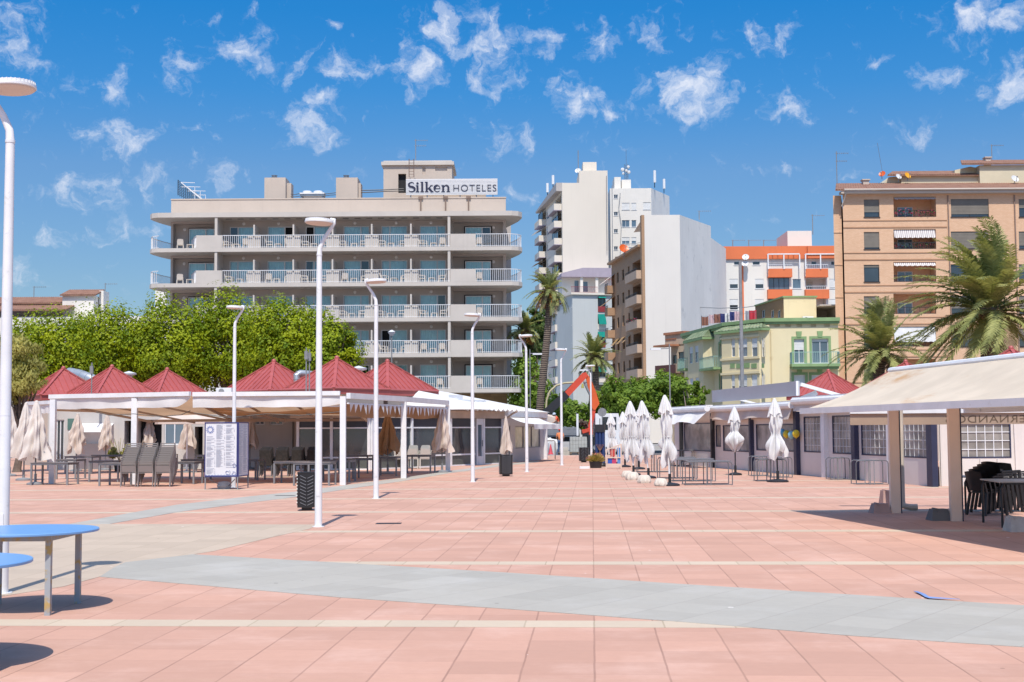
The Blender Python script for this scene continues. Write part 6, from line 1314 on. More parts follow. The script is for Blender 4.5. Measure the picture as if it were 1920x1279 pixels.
# ------------------------------------------------------------------ lamp posts
LENS = M('cream_lens', (.62, .50, .43), .4, var=.04)
def lamp(px, py, side, label, h=5.5, s=1.0):
    b = gp(px, py); t = thing('lamp_post', label, 'lamp post', (b.x, b.y, 0), group='white disc lamp posts on the plaza')
    mb = MB(); mb.tube([(0, 0, 0), (0, 0, 2.6), (0, 0, h-.62)], [.068, .058, .048], 16); mb.tube([(0, 0, h-.62), (0, 0, h-.59)], .053, 16); mb.tube([(0, 0, 0), (0, 0, .012)], .11, 16); mb.tube([(0, 0, 1.9), (0, 0, 1.905)], .0625, 16)
    mb.box(-.028, .028, -.070, -.05, .55, .85); mb.build('pole', MT['white'], t)
    mb = MB(); mb.tube([(0, 0, h-.60), (.01*side, 0, h-.48), (.08*side, 0, h-.32), (.20*side, 0, h-.14), (.27*side, 0, h-.02), (.275*side, 0, h+.03), (.20*side, 0, h+.045)], [.048, .043, .038, .036, .034, .032, .028], 12); mb.build('arm', MT['white'], t)
    tl = Matrix.Translation((.0, 0, h)) @ Matrix.Rotation(.05*side, 4, 'Y'); R_ = .265
    mb = MB(tl); mb.lathe([(.001, .053), (R_*.8, .05), (R_*.93, .04), (R_*.93, .012), (R_, .006), (R_, -.02), (R_*.96, -.03)], 36)
    for k in range(36): a = 2*PI*k/36; mb.bar((R_*.93*math.cos(a), R_*.93*math.sin(a), .008), (R_*.93*math.cos(a), R_*.93*math.sin(a), .042), .016, .02, (math.cos(a), math.sin(a), 0))
    hd = mb.build('lamp_head', MT['white'], t); mb = MB(tl); mb.lathe([(R_*.955, -.031), (R_*.9, -.042), (R_*.4, -.046), (.001, -.047)], 30); mb.build('lens', LENS, hd)
for px, py, sd_, lb_ in ((3, 1113, -1, 'nearest white lamp post, at the left edge beside the blue tables'), (597, 988, 1, 'white lamp post in front of the first black bin, nearest in the centre row'), (705, 935, -1, 'white lamp post right of the first black bin, second in the centre row'), (886.5, 904, 1, 'white lamp post in front of the glass pavilion door, third in the centre row'), (988, 885, -1, 'white lamp post in front of the marquee, fourth in the centre row'), (1053.5, 872.5, 1, 'white lamp post hiding the worker in jeans, farthest in the centre row'),
        (438, 914.5, 1, 'white lamp post rising behind the menu board'), (1109, 858, -1, 'white lamp post in front of the orange crane arm')): lamp(px, py, sd_, lb_)
def street_light(px, y0, y1, Y, arm, label, r=.06, head=True):
    a, b = at(px, y1, Y), at(px, y0, Y); t = thing('street_light', label, 'street light', tuple(a)); h = b.z-a.z; mb = MB(); mb.tube([(0, 0, 0), (0, 0, h)], [r, r*.7], 8)
    if arm: mb.bar((0, 0, h-.3), (arm*Y/FPX, 0, h-.35), .06, .06)
    mb.build('pole', MT['grey'], t)
    if head: x = arm*Y/FPX; mb = MB(); mb.box(x-.35, x+.35, -.12, .12, h-.42, h-.3) if arm else mb.lathe([(.1, h), (.28, h+.25), (.3, h+.3), (.05, h+.45)], 10); mb.build('lamp_head', MT['alu'], t)
street_light(1258, 645, 862, 92, -26, 'thin street light with one arm in front of the white wall and hedge')
street_light(1394.5, 490, 880, 66, 0, 'tall grey street light in front of the yellow house bay', .11, False)
street_light(734.5, 630, 850, 100, 0, 'dark lantern on a thin post above the sixth red roof', .06)
street_light(995, 655, 860, 100, 14, 'thin grey street light beside the leaning palm', .05)
street_light(1111, 685, 858, 99, -14, 'thin street light behind the crane tip', .06)
mb = MB(); mb.tube([at(x, y, 96) for x, y in ((1023, 858), (1023.5, 775), (1025, 750), (1031, 734), (1043, 723), (1058, 718.5), (1078, 717))], .07, 8); mb.site('arched_lamp_post', M('yellow_post', (.48, .42, .25), .5), 'yellowish arched lamp post over the truck left of the crane boom', 'street light')
mb = MB(); p = at(1129, 773, 92); mb.cyl((p.x, p.y, 0), p, .035, n=6); mb.T = Matrix.Translation(p) @ Matrix.Rotation(PI/2, 4, 'X'); mb.lathe([(.001, .02), (.30, .02), (.30, -.02), (.001, -.02)], 20); mb.site('road_sign', MT['grey'], 'round grey back of a road sign behind the white parasols', 'road sign')
# ------------------------------------------------------------------ folded parasols
def parasol(label, px, py, ztop, zcl, prof, canvas, group, lean=0.0, base=.30, seed=1, nf=8, fold=.30, jag=.22, polem='white', basem='dark', rim=0, Y=None, sock=.35):
    b = gp(px, py) if Y is None else gat(px, Y); rnd = random.Random(seed); t = thing('parasol', label, 'parasol', (b.x, b.y, 0), group=group, rz=rnd.uniform(-1, 1)); t.rotation_euler[1] = 0
    L_ = lambda z: Vector((lean*(z/ztop)**1.3, 0, 0)); rot = Matrix.Rotation(-t.rotation_euler[2], 4, 'Z')
    mb = MB(rot); mb.tube([(0, 0, .03), L_(1.2)+Vector((0, 0, 1.2)), L_(ztop-.05)+Vector((0, 0, ztop-.05))], .024, 8); mb.build('pole', MT[polem], t)
    mb = MB(rot); mb.lathe([(.001, .0), (base, .0), (base, .045), (base*.8, .075), (.06, .10), (.045, .11), (.045, sock), (.03, sock+.01)], 20); mb.build('base', MT[basem], t)
    mb = MB(rot); n = 84; m_ = 34; ph = rnd.uniform(0, 6); vs = []
    for j in range(m_+1):
        f = j/m_; z = ztop-(ztop-zcl)*f; x = f*(len(prof)-1); i = min(int(x), len(prof)-2); rr = prof[i]+(prof[i+1]-prof[i])*(x-i)
        for k in range(n):
            a = 2*PI*k/n; fd = fold*min(1, f*2.5); wv = math.cos(nf*a+ph+.9*math.sin(4*f+ph)); r = rr*(1+fd*wv+.45*fd*math.sin(13*a+7*f+ph)+.14*math.sin(2*a+ph+5*f)*f+.10*math.sin(19*f+3*a+ph)*(f > .3))
            dz = -jag*max(0, (f-.55)/.45)**1.5*(.5+.5*math.cos(nf*.5*a*2/2+ph*1.7)+.4*math.sin(3*a+ph)) if jag else 0
            p = L_(z)+Vector((r*math.cos(a), r*math.sin(a), z+dz)); vs.append(p)
    mb.smooth = True; mb.add(vs, [(j*n+k, (j+1)*n+k, (j+1)*n+(k+1) % n, j*n+(k+1) % n) for j in range(m_) for k in range(n)]); c = mb.build('canopy', canvas, t, sharp=80)
    if canvas is MT['canvw']:                                   # the hood that hangs over the folded ribs
        hb = MB(rot); vs = []; hn, hm = 72, 8
        for j in range(hm+1):
            f = j/hm; z = ztop+.02-.46*f; rr = .03+.155*f**.75
            for k in range(hn):
                a = 2*PI*k/hn; r = rr*(1+.30*f*math.cos(8*a+ph+1)+.10*f*math.sin(13*a+ph)); p = L_(z)+Vector((r*math.cos(a), r*math.sin(a), z-.13*max(0, f-.6)/.4*(.5+.5*math.cos(4*a+ph)))); vs.append(p)
        hb.smooth = True; hb.add(vs, [(j*hn+k, (j+1)*hn+k, (j+1)*hn+(k+1) % hn, j*hn+(k+1) % hn) for j in range(hm) for k in range(hn)]); hb.build('hood', canvas, t, sharp=80)
        zs_ = ztop-(ztop-zcl)*.72; sb = MB(rot); sb.tube([L_(zs_)+Vector((.115*math.cos(2*PI*k/16), .115*math.sin(2*PI*k/16), zs_)) for k in range(17)], .014, 5, False); sb.build('strap', canvas, t)
    mb = MB(rot); mb.sphere(L_(ztop)+Vector((0, 0, ztop-.01)), prof[0]*.95+.015, 5, .8); mb.build('finial', canvas, t); return t
PW = [.03, .07, .105, .12, .125, .13, .135, .14, .14, .14, .13, .105, .15, .20, .21, .17]
GR = 'folded white parasols on the right of the plaza'
for i, (px, py, zt_, zc, ln, lb_) in enumerate(((1256, 911, 2.70, .98, -.12, 'nearest white folded parasol on its own round black base, right of the weights'), (1216, 897, 2.66, .95, -.2, 'white folded parasol behind the nearest one, leaning left'), (1188, 891, 2.72, .9, -.1, 'white folded parasol with loose ragged hem, left of the leaning one'), (1172, 876, 2.45, .85, -.08, 'white folded parasol behind the planter barrier, second from the left'), (1150, 869, 2.45, .9, -.1, 'leftmost white folded parasol beside the blue display frame'),
       (1198, 880, 2.5, .9, .0, 'white folded parasol half hidden behind the two ragged ones'))):
    parasol(lb_, px, py, zt_, zc, PW, MT['canvw'], GR, ln, .30 if i < 1 else .27, 10+i, jag=.35)
PB = [.04, .085, .11, .115, .115, .125, .13, .13, .12, .105, .19, .27, .29, .26, .17, .09]
parasol('white folded parasol tied into a balloon shape by the enclosure door', 1379, 891, 2.46, 1.0, PB, MT['canvw'], GR, 0, .24, 31, jag=.12, polem='dark')
parasol('white folded parasol with wide ragged skirt in front of the balloons', 1458.5, 904, 2.62, .95, [.04, .09, .12, .13, .135, .145, .15, .155, .15, .13, .12, .17, .23, .27, .28, .24], MT['canvw'], GR, -.06, .34, 32, jag=.2, polem='dark')
MT['canvl'] = fabric('cream_canvas', (.78, .71, .65), .25, '#c0a590', dirtlo=.68)
PL_ = [.05, .10, .13, .155, .18, .205, .23, .26, .29, .33, .35]
GL = 'folded beige parasols on the left terrace'
for i, (px, py, zt_, zc, ln, k, lb_) in enumerate(((66, 909, 2.72, 1.02, 0, 1.15, 'large beige folded parasol with printed hem at the corner of the left terrace'), (44, 901, 2.75, 1.0, .05, 1.05, 'beige folded parasol on a round grey base beside the left edge lamp post'), (18, 893, 2.7, 1.05, 0, .9, 'beige folded parasol half hidden behind the left edge lamp post'),
      (142, 884, 2.5, 1.15, .05, 1.0, 'beige folded parasol under the left awning by the green notice'), (197, 882, 2.5, 1.15, .07, .9, 'beige folded parasol between the white fence and the leafy plant'), (279, 879, 2.4, 1.35, .0, .8, 'beige folded parasol behind the first stack of grey chairs'), (349, 880, 2.45, 1.15, .06, .9, 'beige folded parasol left of the menu board'), (468, 880, 2.5, 1.15, .03, .8, 'beige folded parasol right of the menu board'),
      (829, 886, 2.45, 1.05, 0, 1.05, 'cream folded parasol behind the last white awning post'))):
    parasol(lb_, px, py, zt_, zc, [r*k for r in PL_], MT['canvl'] if i < 3 else MT['canvb'], GL, ln, .27, 50+i, nf=6, fold=.26, jag=.32, polem='tubes', basem='grey')
parasol('tan folded parasol beside the stacked light chairs', 727, 889, 2.45, 1.02, [r*1.05 for r in PL_], MT['canvt'], GL, 0, .27, 71, nf=6, fold=.26, jag=.3, polem='tubes', basem='grey')
parasol('small cream folded parasol behind the second black bin', 949, 872, 2.35, .75, [r*.7 for r in PL_], MT['canvb'], GL, 0, .25, 72, nf=6, fold=.26, jag=.25, polem='tubes', basem='grey')
mb = MB(); p = gp(67, 908.5); lt = fit_text('MEDIT', Matrix.Translation((p.x-.02, p.y-.33, 1.12)) @ Matrix.Rotation(.35, 4, 'Y'), .42, .1, .004); 
lt.site('hem_print', NAVY, 'dark lettering printed on the hem of the large beige folded parasol', 'lettering')
t = thing('open_parasol', 'open cream parasol at the back of the left terrace left of the menu board', 'parasol', tuple(gat(350, 56))); mb = MB(); mb.cyl((0, 0, 0), (0, 0, 2.55), .03, n=8); mb.build('pole', MT['white'], t)
mb = MB(); mb.lathe([(1.35, 2.18), (.7, 2.42), (.02, 2.6)], 8, smooth=False); mb.lathe([(1.35, 2.18), (1.36, 2.02)], 8, smooth=False); mb.build('canopy', MT['canvb'], t)
mb = MB(); mb.lathe([(.001, 0), (.28, 0), (.28, .06), (.05, .1)], 14); mb.build('base', MT['grey'], t)
# ------------------------------------------------------------------ tables
WOODT = M('grey_table_top', (.17, .155, .155), .55, var=.2, scale=3)
def table(label, x0, x1, yb, depth=.8, h=.73, group='grey tables on the left terrace', rz=0):
    a, b = gp(x0, yb), gp(x1, yb+(.0)); c = (a+b)/2; w = (b-a).length/2; an = math.atan2(b.y-a.y, b.x-a.x); c = c+Vector((-math.sin(an), math.cos(an), 0))*depth/2
    t = thing('table', label, 'table', (c.x, c.y, 0), an+rz, group); d = depth/2; mb = MB(); n = 7
    for i in range(n): y0 = -d+2*d*i/n; mb.box(-w, w, y0, y0+2*d/n-.012, h-.025, h)
    mb.build('table_top', WOODT, t); mb = MB(); mb.box(-w+.01, w-.01, -d+.01, -d+.04, h-.075, h-.026); mb.box(-w+.01, w-.01, d-.04, d-.01, h-.075, h-.026); mb.box(-w+.01, -w+.04, -d+.041, d-.041, h-.075, h-.026); mb.box(w-.04, w-.01, -d+.041, d-.041, h-.075, h-.026); mb.build('apron', MT['tubes'], t)
    for sx in (-1, 1):
        for sy in (-1, 1): mb = MB(); x, y = sx*(w-.03), sy*(d-.03); mb.box(x-.027, x+.027, y-.027, y+.027, 0, h-.076); mb.build('leg', MT['grey'], t)
for x0, x1, yb, lb_ in ((56, 127, 910, 'grey table in front of the left awning post by the printed parasol'), (104, 142, 899, 'small grey table just inside the left awning post'), (120, 171, 889, 'grey table under the beige parasol by the green notice'), (165, 222, 904, 'long grey table left of the slatted chair stacks'), (184, 228, 911.5, 'grey table touching the first slatted chair stack'), (170, 235, 885, 'grey table in front of the leafy plant'), (322, 364, 908, 'grey table right of the slatted chair stacks'), (338, 381, 900, 'grey table left of the menu board'), (366, 424, 886, 'grey table behind the menu board'), (463, 484, 901, 'grey table between the menu board and the dark wicker stacks'),
        (512, 580, 907, 'grey table in front of the dark wicker chair stacks'), (549, 618, 911, 'grey table right behind the nearest centre lamp post'), (592, 656, 904, 'grey table beside the right awning corner post'), (660, 701, 898, 'grey table between the corner awning post and second lamp post'), (702, 744, 893, 'grey table under the tan folded parasol'), (762, 808, 888, 'grey table beside the light chair stacks'), (634, 690, 888, 'grey table against the glass pavilion front')): table(lb_, x0, x1, yb)
def tube_table(label, x0, x1, yb, depth=.7, h=.70, top=True, group='tube framed tables by the right parasols', rz=0, skid=True):
    a, b = gp(x0, yb), gp(x1, yb); c = (a+b)/2; w = (b-a).length/2; t = thing('tube_table', label, 'table', (c.x, c.y+depth/2, 0), rz, group); d = depth/2; r = .08; mb = MB()
    for y in (-d, d):
        mb.tube([(-w, y, .012), (-w, y, h-r), (-w+r*.3, y, h-r*.3), (-w+r, y, h), (w-r, y, h), (w-r*.3, y, h-r*.3), (w, y, h-r), (w, y, .012)], .016, 8)
        if skid: mb.tube([(-w, y, .02), (w, y, .02)], .013, 6)
    for x in (-w+r, w-r, -.03, .03): mb.tube([(x, -d, h), (x, d, h)], .013, 6)
    mb.build('frame', MT['tubes'], t)
    for x in (-.06, .06):
        for y in (-d, d): mb = MB(); mb.tube([(x, y, .0), (x, y, h)], .015, 8); mb.build('leg', MT['grey'], t)
    if top: mb = MB(); mb.box(-w+.03, w-.03, -d+.02, d-.02, h+.016, h+.034); mb.build('table_top', WOODT, t)
for x0, x1, yb, tp, lb_ in ((1285, 1374, 910, 1, 'tube framed table nearest the camera right of the nearest white parasol'), (1262, 1342, 903, 1, 'tube framed table behind the nearest tube table'), (1237, 1308, 898, 1, 'tube framed table half behind the nearest white parasol'), (1196, 1260, 886, 1, 'tube framed table behind the ragged parasols'), (1259, 1302, 874, 1, 'tube framed table against the far end of the right enclosure'), (1420, 1476, 903, 1, 'tube framed table at the foot of the ragged skirt parasol'), (1409, 1445, 893, 0, 'bare tube frame left of the ragged skirt parasol'), (1446, 1486, 896, 0, 'bare tube frame right of the ragged skirt parasol'), (1557, 1594, 900, 0, 'bare tube frame in front of the grey vinyl wall'), (1605, 1667, 909, 0, 'bare tube frame left of the first canopy post')): tube_table(lb_, x0, x1, yb, .6 if x0 > 1400 else .7, .70 if x0 < 1500 else .72, bool(tp))
def barrier(label, x0, x1, yb, h=1.05):
    a, b = gp(x0, yb), gp(x1, yb); mb = MB(); p = [(a.x, a.y, 0), (a.x, a.y, h-.05), (a.x+.05, a.y, h), (b.x-.05, b.y, h), (b.x, b.y, h-.05), (b.x, b.y, 0)]; mb.tube(p, .03, 8); m_ = (a+b)/2; mb.tube([(m_.x, m_.y, 0), (m_.x, m_.y, h)], .025, 8); mb.site('pipe_barrier', M('brown_pipe', (.14, .10, .085), .6) if 'brown_pipe' not in bpy.data.materials else bpy.data.materials['brown_pipe'], label, 'barrier', 'brown pipe barriers by the marquee')
barrier('brown pipe barrier in front of the marquee window', 945, 994, 862.5); barrier('brown pipe barrier right of the marquee beside the pink cone', 1006, 1041, 861)
# ------------------------------------------------------------------ blue round tables in the foreground
BLUE = M('blue_enamel', (.15, .32, .60), .36, var=.05, scale=2); RUST = NT('worn_zinc_leg'); f_ = RUST.ramp(RUST.noise(7, 7, rough=.7), .46, .62); RUST.l(RUST.mix(f_, (.33, .35, .37), (.46, .31, .10)), RUST.p.inputs['Base Color']); RUST.set(Roughness=.6, Metallic=.1); RUST.bump(f_, .2)
def blue_table(label, cx, cy, rz=0, R_=.71, h=.775):
    t = thing('round_table', label, 'table', (cx, cy, 0), rz, 'blue round tables at the left edge'); mb = MB(); mb.lathe([(.001, h), (R_-.006, h), (R_, h-.006), (R_, h-.022), (R_-.004, h-.026), (.001, h-.026)], 72); mb.build('table_top', BLUE, t)
    mb = MB(); s = .40; y = .43
    mb.bar((-s, -y, h-.055), (s, -y, h-.055), .03, .055); mb.bar((-s, y, h-.055), (s, y, h-.055), .03, .055); mb.bar((-s, -y, h-.056), (-s, y, h-.056), .03, .053); mb.bar((s, -y, h-.056), (s, y, h-.056), .03, .053); mb.build('frame', RUST.m, t)
    for sx in (-1, 1):
        for sy in (-1, 1): mb = MB(); mb.bar((sx*s, sy*y, 0), (sx*s, sy*y, h-.028), .052, .052, (0, 1, 0)); mb.build('leg', RUST.m, t)
l1, l2 = gp(148, 1131.5), gp(87, 1154); c = (l1+l2)/2
blue_table('blue round metal table with a rusty leg beside the left edge lamp post', c.x-.40, c.y); l3 = gp(3, 1260); blue_table('nearest blue round table, mostly cut off by the left edge', l3.x-.61, l3.y+.20, .47)
# ------------------------------------------------------------------ chairs
CHG = M('warm_grey_plastic', (.24, .215, .205), .5, var=.06); WICK = M('dark_wicker', (.040, .034, .032), .7, var=.4, scale=14, bump=.4, bscale=90); CHL = M('pale_plastic_chair', (.52, .50, .45), .45, var=.05); CHB = M('black_chair', (.014, .014, .016), .42, var=.2)
def chair(label, style, group):
    t = thing('chair', label, 'chair', group=group); w = .225
    if style == 'slat':
        mb = MB(); mb.box(-w, w, -.02, .42, .42, .445); mb.build('seat', CHG, t)
        mb = MB(); mb.prism([(-w, -.03, .46), (w, -.03, .46), (w-.01, -.07, .66), (-w+.01, -.07, .66)], (0, .018, .004))
        for i in range(2): z = .70+.062*i; mb.box(-w+.01, w-.01, -.085-.012*i, -.068-.012*i, z, z+.033)
        mb.build('backrest', CHG, t); mb = MB()
        for s in (-1, 1): mb.tube([(s*w, -.10, 0), (s*w, -.03, .42), (s*(w-.005), -.075, .68), (s*(w-.012), -.11, .80)], .017, 8); mb.tube([(s*w, .44, 0), (s*w, .40, .43), (s*w, -.03, .43)], .015, 8)
        mb.build('frame', CHG, t)
    elif style == 'wicker':
        mb = MB(); mb.box(-w, w, -.02, .44, .40, .46); mb.build('seat', WICK, t)
        mb = MB(); mb.prism([(-w-.01, -.03, .42), (w+.01, -.03, .42), (w-.01, -.14, 1.0), (-w+.01, -.14, 1.0)], (0, .035, .006))
        for s in (-1, 1): mb.box(s*w-.02, s*w+.02, -.02, .40, .62, .645)
        mb.build('backrest', WICK, t); mb = MB()
        for s in (-1, 1): mb.bar((s*w, -.04, 0), (s*w, -.03, .42), .035, .035); mb.bar((s*w, .42, 0), (s*w, .40, .63), .03, .03)
        mb.build('frame', MT['tubes'], t)
    elif style == 'light':
        mb = MB(); mb.box(-w, w, -.02, .42, .42, .45); mb.build('seat', CHL, t); mb = MB(); mb.prism([(-w, -.03, .45), (w, -.03, .45), (w-.03, -.12, .86), (.15, -.125, .885), (-.15, -.125, .885), (-w+.03, -.12, .86)], (0, .022, .004)); mb.build('backrest', CHL, t); mb = MB()
        for s in (-1, 1): mb.bar((s*w, -.09, 0), (s*w, -.02, .44), .035, .04); mb.bar((s*(w+.01), .46, 0), (s*w, .38, .44), .035, .04); mb.bar((s*(w+.02), -.05, .64), (s*(w+.02), .32, .63), .045, .025); mb.bar((s*(w+.02), .31, .63), (s*w, .38, .44), .035, .03)
        mb.build('frame', CHL, t)
    else:
        mb = MB(); mb.prism([(-.22, -.21, .43), (.22, -.21, .43), (.23, .22, .45), (-.23, .22, .45)], (0, 0, .025)); mb.build('seat', CHB, t)
        mb = MB(); cloth(mb, (-.23, -.22, .47), (.23, -.22, .47), (.22, -.33, .84), (-.22, -.33, .84), 10, 4, lambda a, b: Vector((0, -.05*math.sin(PI*a), .02*math.sin(PI*a)*b))); cloth(mb, (.23, -.20, .47), (-.23, -.20, .47), (-.22, -.31, .84), (.22, -.31, .84), 10, 4, lambda a, b: Vector((0, -.05*math.sin(PI*a), .02*math.sin(PI*a)*b))); mb.build('backrest', CHB, t); mb = MB()
        for s in (-1, 1): mb.bar((s*.25, -.27, 0), (s*.22, -.19, .45), .04, .05); mb.bar((s*.26, .27, 0), (s*.235, .2, .66), .04, .05); mb.bar((s*.24, -.27, .66), (s*.24, .22, .675), .05, .03); mb.bar((s*.23, -.2, .44), (s*.24, -.27, .67), .035, .04)
        mb.build('frame', CHB, t)
    return t
PROTO = {}
def place(style, x, y, z, rz, label, group):
    if style not in PROTO: PROTO[style] = chair(label, style, group); o = PROTO[style]
    else: o = dup(PROTO[style], label=label, group=group)
    o.location = (x, y, z); o.rotation_euler = (0, 0, rz)
def stack(style, px, py, n, dz, df, rz, where, group, jit=.01):
    b = gp(px, py); rnd = random.Random(int(px)); d = Vector((-math.sin(rz), math.cos(rz), 0))
    for k in range(n):
        nm = 'lowest' if k == 0 else ('topmost' if k == n-1 else ORD[k]+' from bottom')
        p = b+d*(df*k); place(style, p.x+.008*k+rnd.uniform(-jit, jit), p.y, dz*k, rz+rnd.uniform(-.015, .015), f"{ {'slat': 'grey slatted', 'wicker': 'dark wicker', 'light': 'pale plastic', 'black': 'black plastic'}[style]} chair, {nm}, {where}", group)
for px, w_ in ((240.5, 'the left stack of three by the menu board'), (272.5, 'the middle stack of three by the menu board'), (305.5, 'the right stack of three by the menu board')): stack('slat', px, 913, 11, .056, .055, .10, w_, 'grey slatted chairs stacked on the left terrace')
for k, px in enumerate((498, 528, 558, 587)): stack('wicker', px, 894-k*.3, 4, .035, .10, .0, ['the leftmost', 'the second', 'the third', 'the rightmost'][k]+' wicker stack behind the tables', 'dark wicker chairs stacked on the left terrace')
for k, px in enumerate((747, 774, 797)): stack('light', px, 879, 4, .05, .09, .05, ['the leftmost', 'the middle', 'the rightmost'][k]+' pale stack by the pavilion', 'pale chairs stacked by the glass pavilion')
b = gp(1850, 966); 
for k in range(5):
    nm = ['lowest', 'second from bottom', 'third from bottom', 'fourth from bottom', 'topmost'][k]; place('black', b.x+.10*k, b.y+.05*k, .045*k, -1.15, f'black plastic chair, {nm} in the front stack under the beige canopy', 'black chairs stacked under the beige canopy')
b = gp(1893, 962)
for k in range(4):
    nm = ['lowest', 'second from bottom', 'third from bottom', 'topmost'][k]; place('black', b.x+.08*k, b.y+.35+.04*k, .045*k, -1.0, f'black plastic chair, {nm} in the rear stack under the beige canopy', 'black chairs stacked under the beige canopy')
b = gp(961, 862); place('light', b.x, b.y, 0, 1.3, 'single pale plastic chair behind the second black bin', 'pale chairs stacked by the glass pavilion')
b = gp(113, 878); place('light', b.x, b.y, 0, .4, 'single pale plastic chair behind the left awning post', 'pale chairs stacked by the glass pavilion')
def black_table(label, x0, x1, yb, depth, h):
    a = gp(x0, yb); b = gp(x1, yb); w = (b-a).length; t = thing('black_table', label, 'table', (a.x, a.y, 0), -.10, 'tables under the beige canopy'); mb = MB(); mb.box(-.03, w+.03, -.03, depth+.03, h-.02, h); mb.build('table_top', M('grey_laminate', (.33, .32, .31), .35) if 'grey_laminate' not in bpy.data.materials else bpy.data.materials['grey_laminate'], t)
    for y in (0, depth):
        for s, x in ((1, 0), (-1, w)): mb = MB(); mb.tube([(x, y, 0), (x, y, h-.12), (x+s*.03, y, h-.05), (x+s*.12, y, h-.025)], .022, 8); mb.build('leg', CHB, t)
    mb = MB(); mb.bar((.1, 0, h-.035), (w-.1, 0, h-.035), .03, .03); mb.bar((.1, depth, h-.035), (w-.1, depth, h-.035), .03, .03); mb.build('rail', CHB, t)
black_table('black legged table in front of the black chair stacks under the beige canopy', 1880, 2000, 990, 1.3, .78); black_table('table with rounded black legs behind the black chair stack', 1811, 1930, 962, .8, .72)
# ------------------------------------------------------------------ menu board
A, B = gp(383, 918), gp(445, 918); F = Frame(A.xy, B.xy); C2_ = gp(465, 914.5); F2_ = Frame((B+Vector((.02, .01, 0))).xy, C2_.xy)
t = thing('menu_board', 'tall white menu board on thin legs with dense printed columns and navy frame', 'menu board', tuple(F.p(F.W/2, .2, 0)), site=True); zb, zt_ = .37, 1.98; PAPER = M('menu_paper', (.66, .67, .69), .5, var=.03); PRN = M('menu_print', (.43, .455, .52), .7, var=.1); INK = M('blue_ink', (.16, .21, .42), .6); FRM = M('navy_frame', (.035, .04, .16), .45)
for F_, nm in ((F, 'front_panel'), (F2_, 'side_panel')):
    W_ = F_.W; mb = F_.mb(); mb.box(.03, W_-.03, .0, .03, zb+.03, zt_-.03); pn = mb.build(nm, PAPER, t); mb = F_.mb(); mb.box(0, W_, -.012, .035, zt_-.03, zt_); mb.box(0, W_, -.012, .035, zb, zb+.03); mb.box(0, .03, -.012, .035, zb+.03, zt_-.03); mb.box(W_-.03, W_, -.012, .035, zb+.03, zt_-.03); mb.build('frame', FRM, pn)
    mb = F_.mb(); rnd = random.Random(5); cols = 3 if nm == 'front_panel' else 2
    for c_ in range(cols):
        x0 = .06+(W_-.12)*c_/cols; cw = (W_-.12)/cols-.03; z = zt_-.08-(.34 if c_ == 0 and cols == 3 else 0); zl_ = zb+(.08 if c_ == 0 else (.28 if cols == 3 else .1))
        while z > zl_:
            if rnd.random() < .14: z -= .03; mb.box(x0, x0+cw*.9, -.006, -.001, z, z+.014); z -= .028; continue
            mb.box(x0, x0+cw*rnd.uniform(.45, .8), -.005, -.001, z, z+.007); mb.box(x0+cw*.9, x0+cw, -.005, -.001, z, z+.007) if rnd.random() < .6 else None; z -= .018
    mb.build('print', PRN, pn)
    if nm == 'front_panel':
        mb = F_.mb(); mb.T = F_.T @ Matrix.Translation((.17, -.004, zt_-.22)) @ Matrix.Rotation(PI/2, 4, 'X')
        for k in range(12): a = 2*PI*k/12; mb.bar((.085*math.cos(a), .085*math.sin(a), 0), (.12*math.cos(a+.25), .12*math.sin(a+.25), 0), .02, .006)
        mb.lathe([(.06, 0), (.07, .004), (.08, 0)], 20); mb.T = F_.T
        for k, (x, z, r) in enumerate(((W_-.30, zb+.13, .08), (W_-.12, zb+.09, .07), (W_-.10, zb+.32, .065))):
            for j in range(3): a0 = j*2.1+k; mb.tube([(x+r*(.5+.25*j)*math.cos(a0+s*.5), -.006, z+r*(.45+.25*j)*math.sin(a0+s*.5)) for s in range(7)], .006, 5)
        mb.tube([(.03+(W_-.06)*i/40, -.006, zb+.045+.012*math.sin(i*1.6)) for i in range(41)], .008, 5); mb.build('drawing', INK, pn)
mb = F.mb()
for p in (F.p(.02, .02, 0), F.p(F.W, .02, 0), C2_): mb = MB(); mb.box(p.x-.016, p.x+.016, p.y-.016, p.y+.016, 0, zb); mb.build('leg', MT['grey'], t)
mb = F.mb(); mb.bar((.1, .1, .3), (.5, .5, .02), .02, .02); mb.bar((.9, .1, .3), (.5, .5, .02), .02, .02); mb.build('brace', MT['grey'], t)
mb = MB(); p = F.p(.43, .5, 0); mb.lathe([(.001, 0), (.19, .0), (.22, .1), (.17, .2), (.001, .23)], 12, p); mb.site('ballast_stone', MT['conc'], 'grey ballast stone under the menu board', 'stone')
# ------------------------------------------------------------------ bins
def bin_(label, px, py, w=.40, h=.80):
    b = gp(px, py); t = thing('litter_bin', label, 'litter bin', (b.x, b.y, 0), .12, 'black slotted litter bins'); mb = MB(); s = w/2; c = .05
    pl = [(-s+c, -s), (s-c, -s), (s, -s+c), (s, s-c), (s-c, s), (-s+c, s), (-s, s-c), (-s, -s+c)]; mb.prism([(x, y, .07) for x, y in pl], (0, 0, h-.07)); mb.build('body', CHB, t)
    mb = MB(); mb.prism([(x*1.03, y*1.03, h) for x, y in pl], (0, 0, .025)); mb.prism([(x*.7, y*.7, h+.025) for x, y in pl], (0, 0, .004)); mb.build('rim', MT['black'], t); mb = MB(); mb.box(-s*.55, s*.55, -s*.55, s*.55, 0, .07); mb.build('foot', CHB, t)
    mb = MB()
    for k in range(4):
        mb.T = Matrix.Rotation(k*PI/2, 4, 'Z')
        for i in range(9):
            for sx in (-1, 1): z = .12+.072*i; mb.bar((sx*.015, -s-.004, z), (sx*(s-.06), -s-.004, z+.06), .012, .02, (0, -1, 0))
    mb.build('slats', MT['steel'], t)
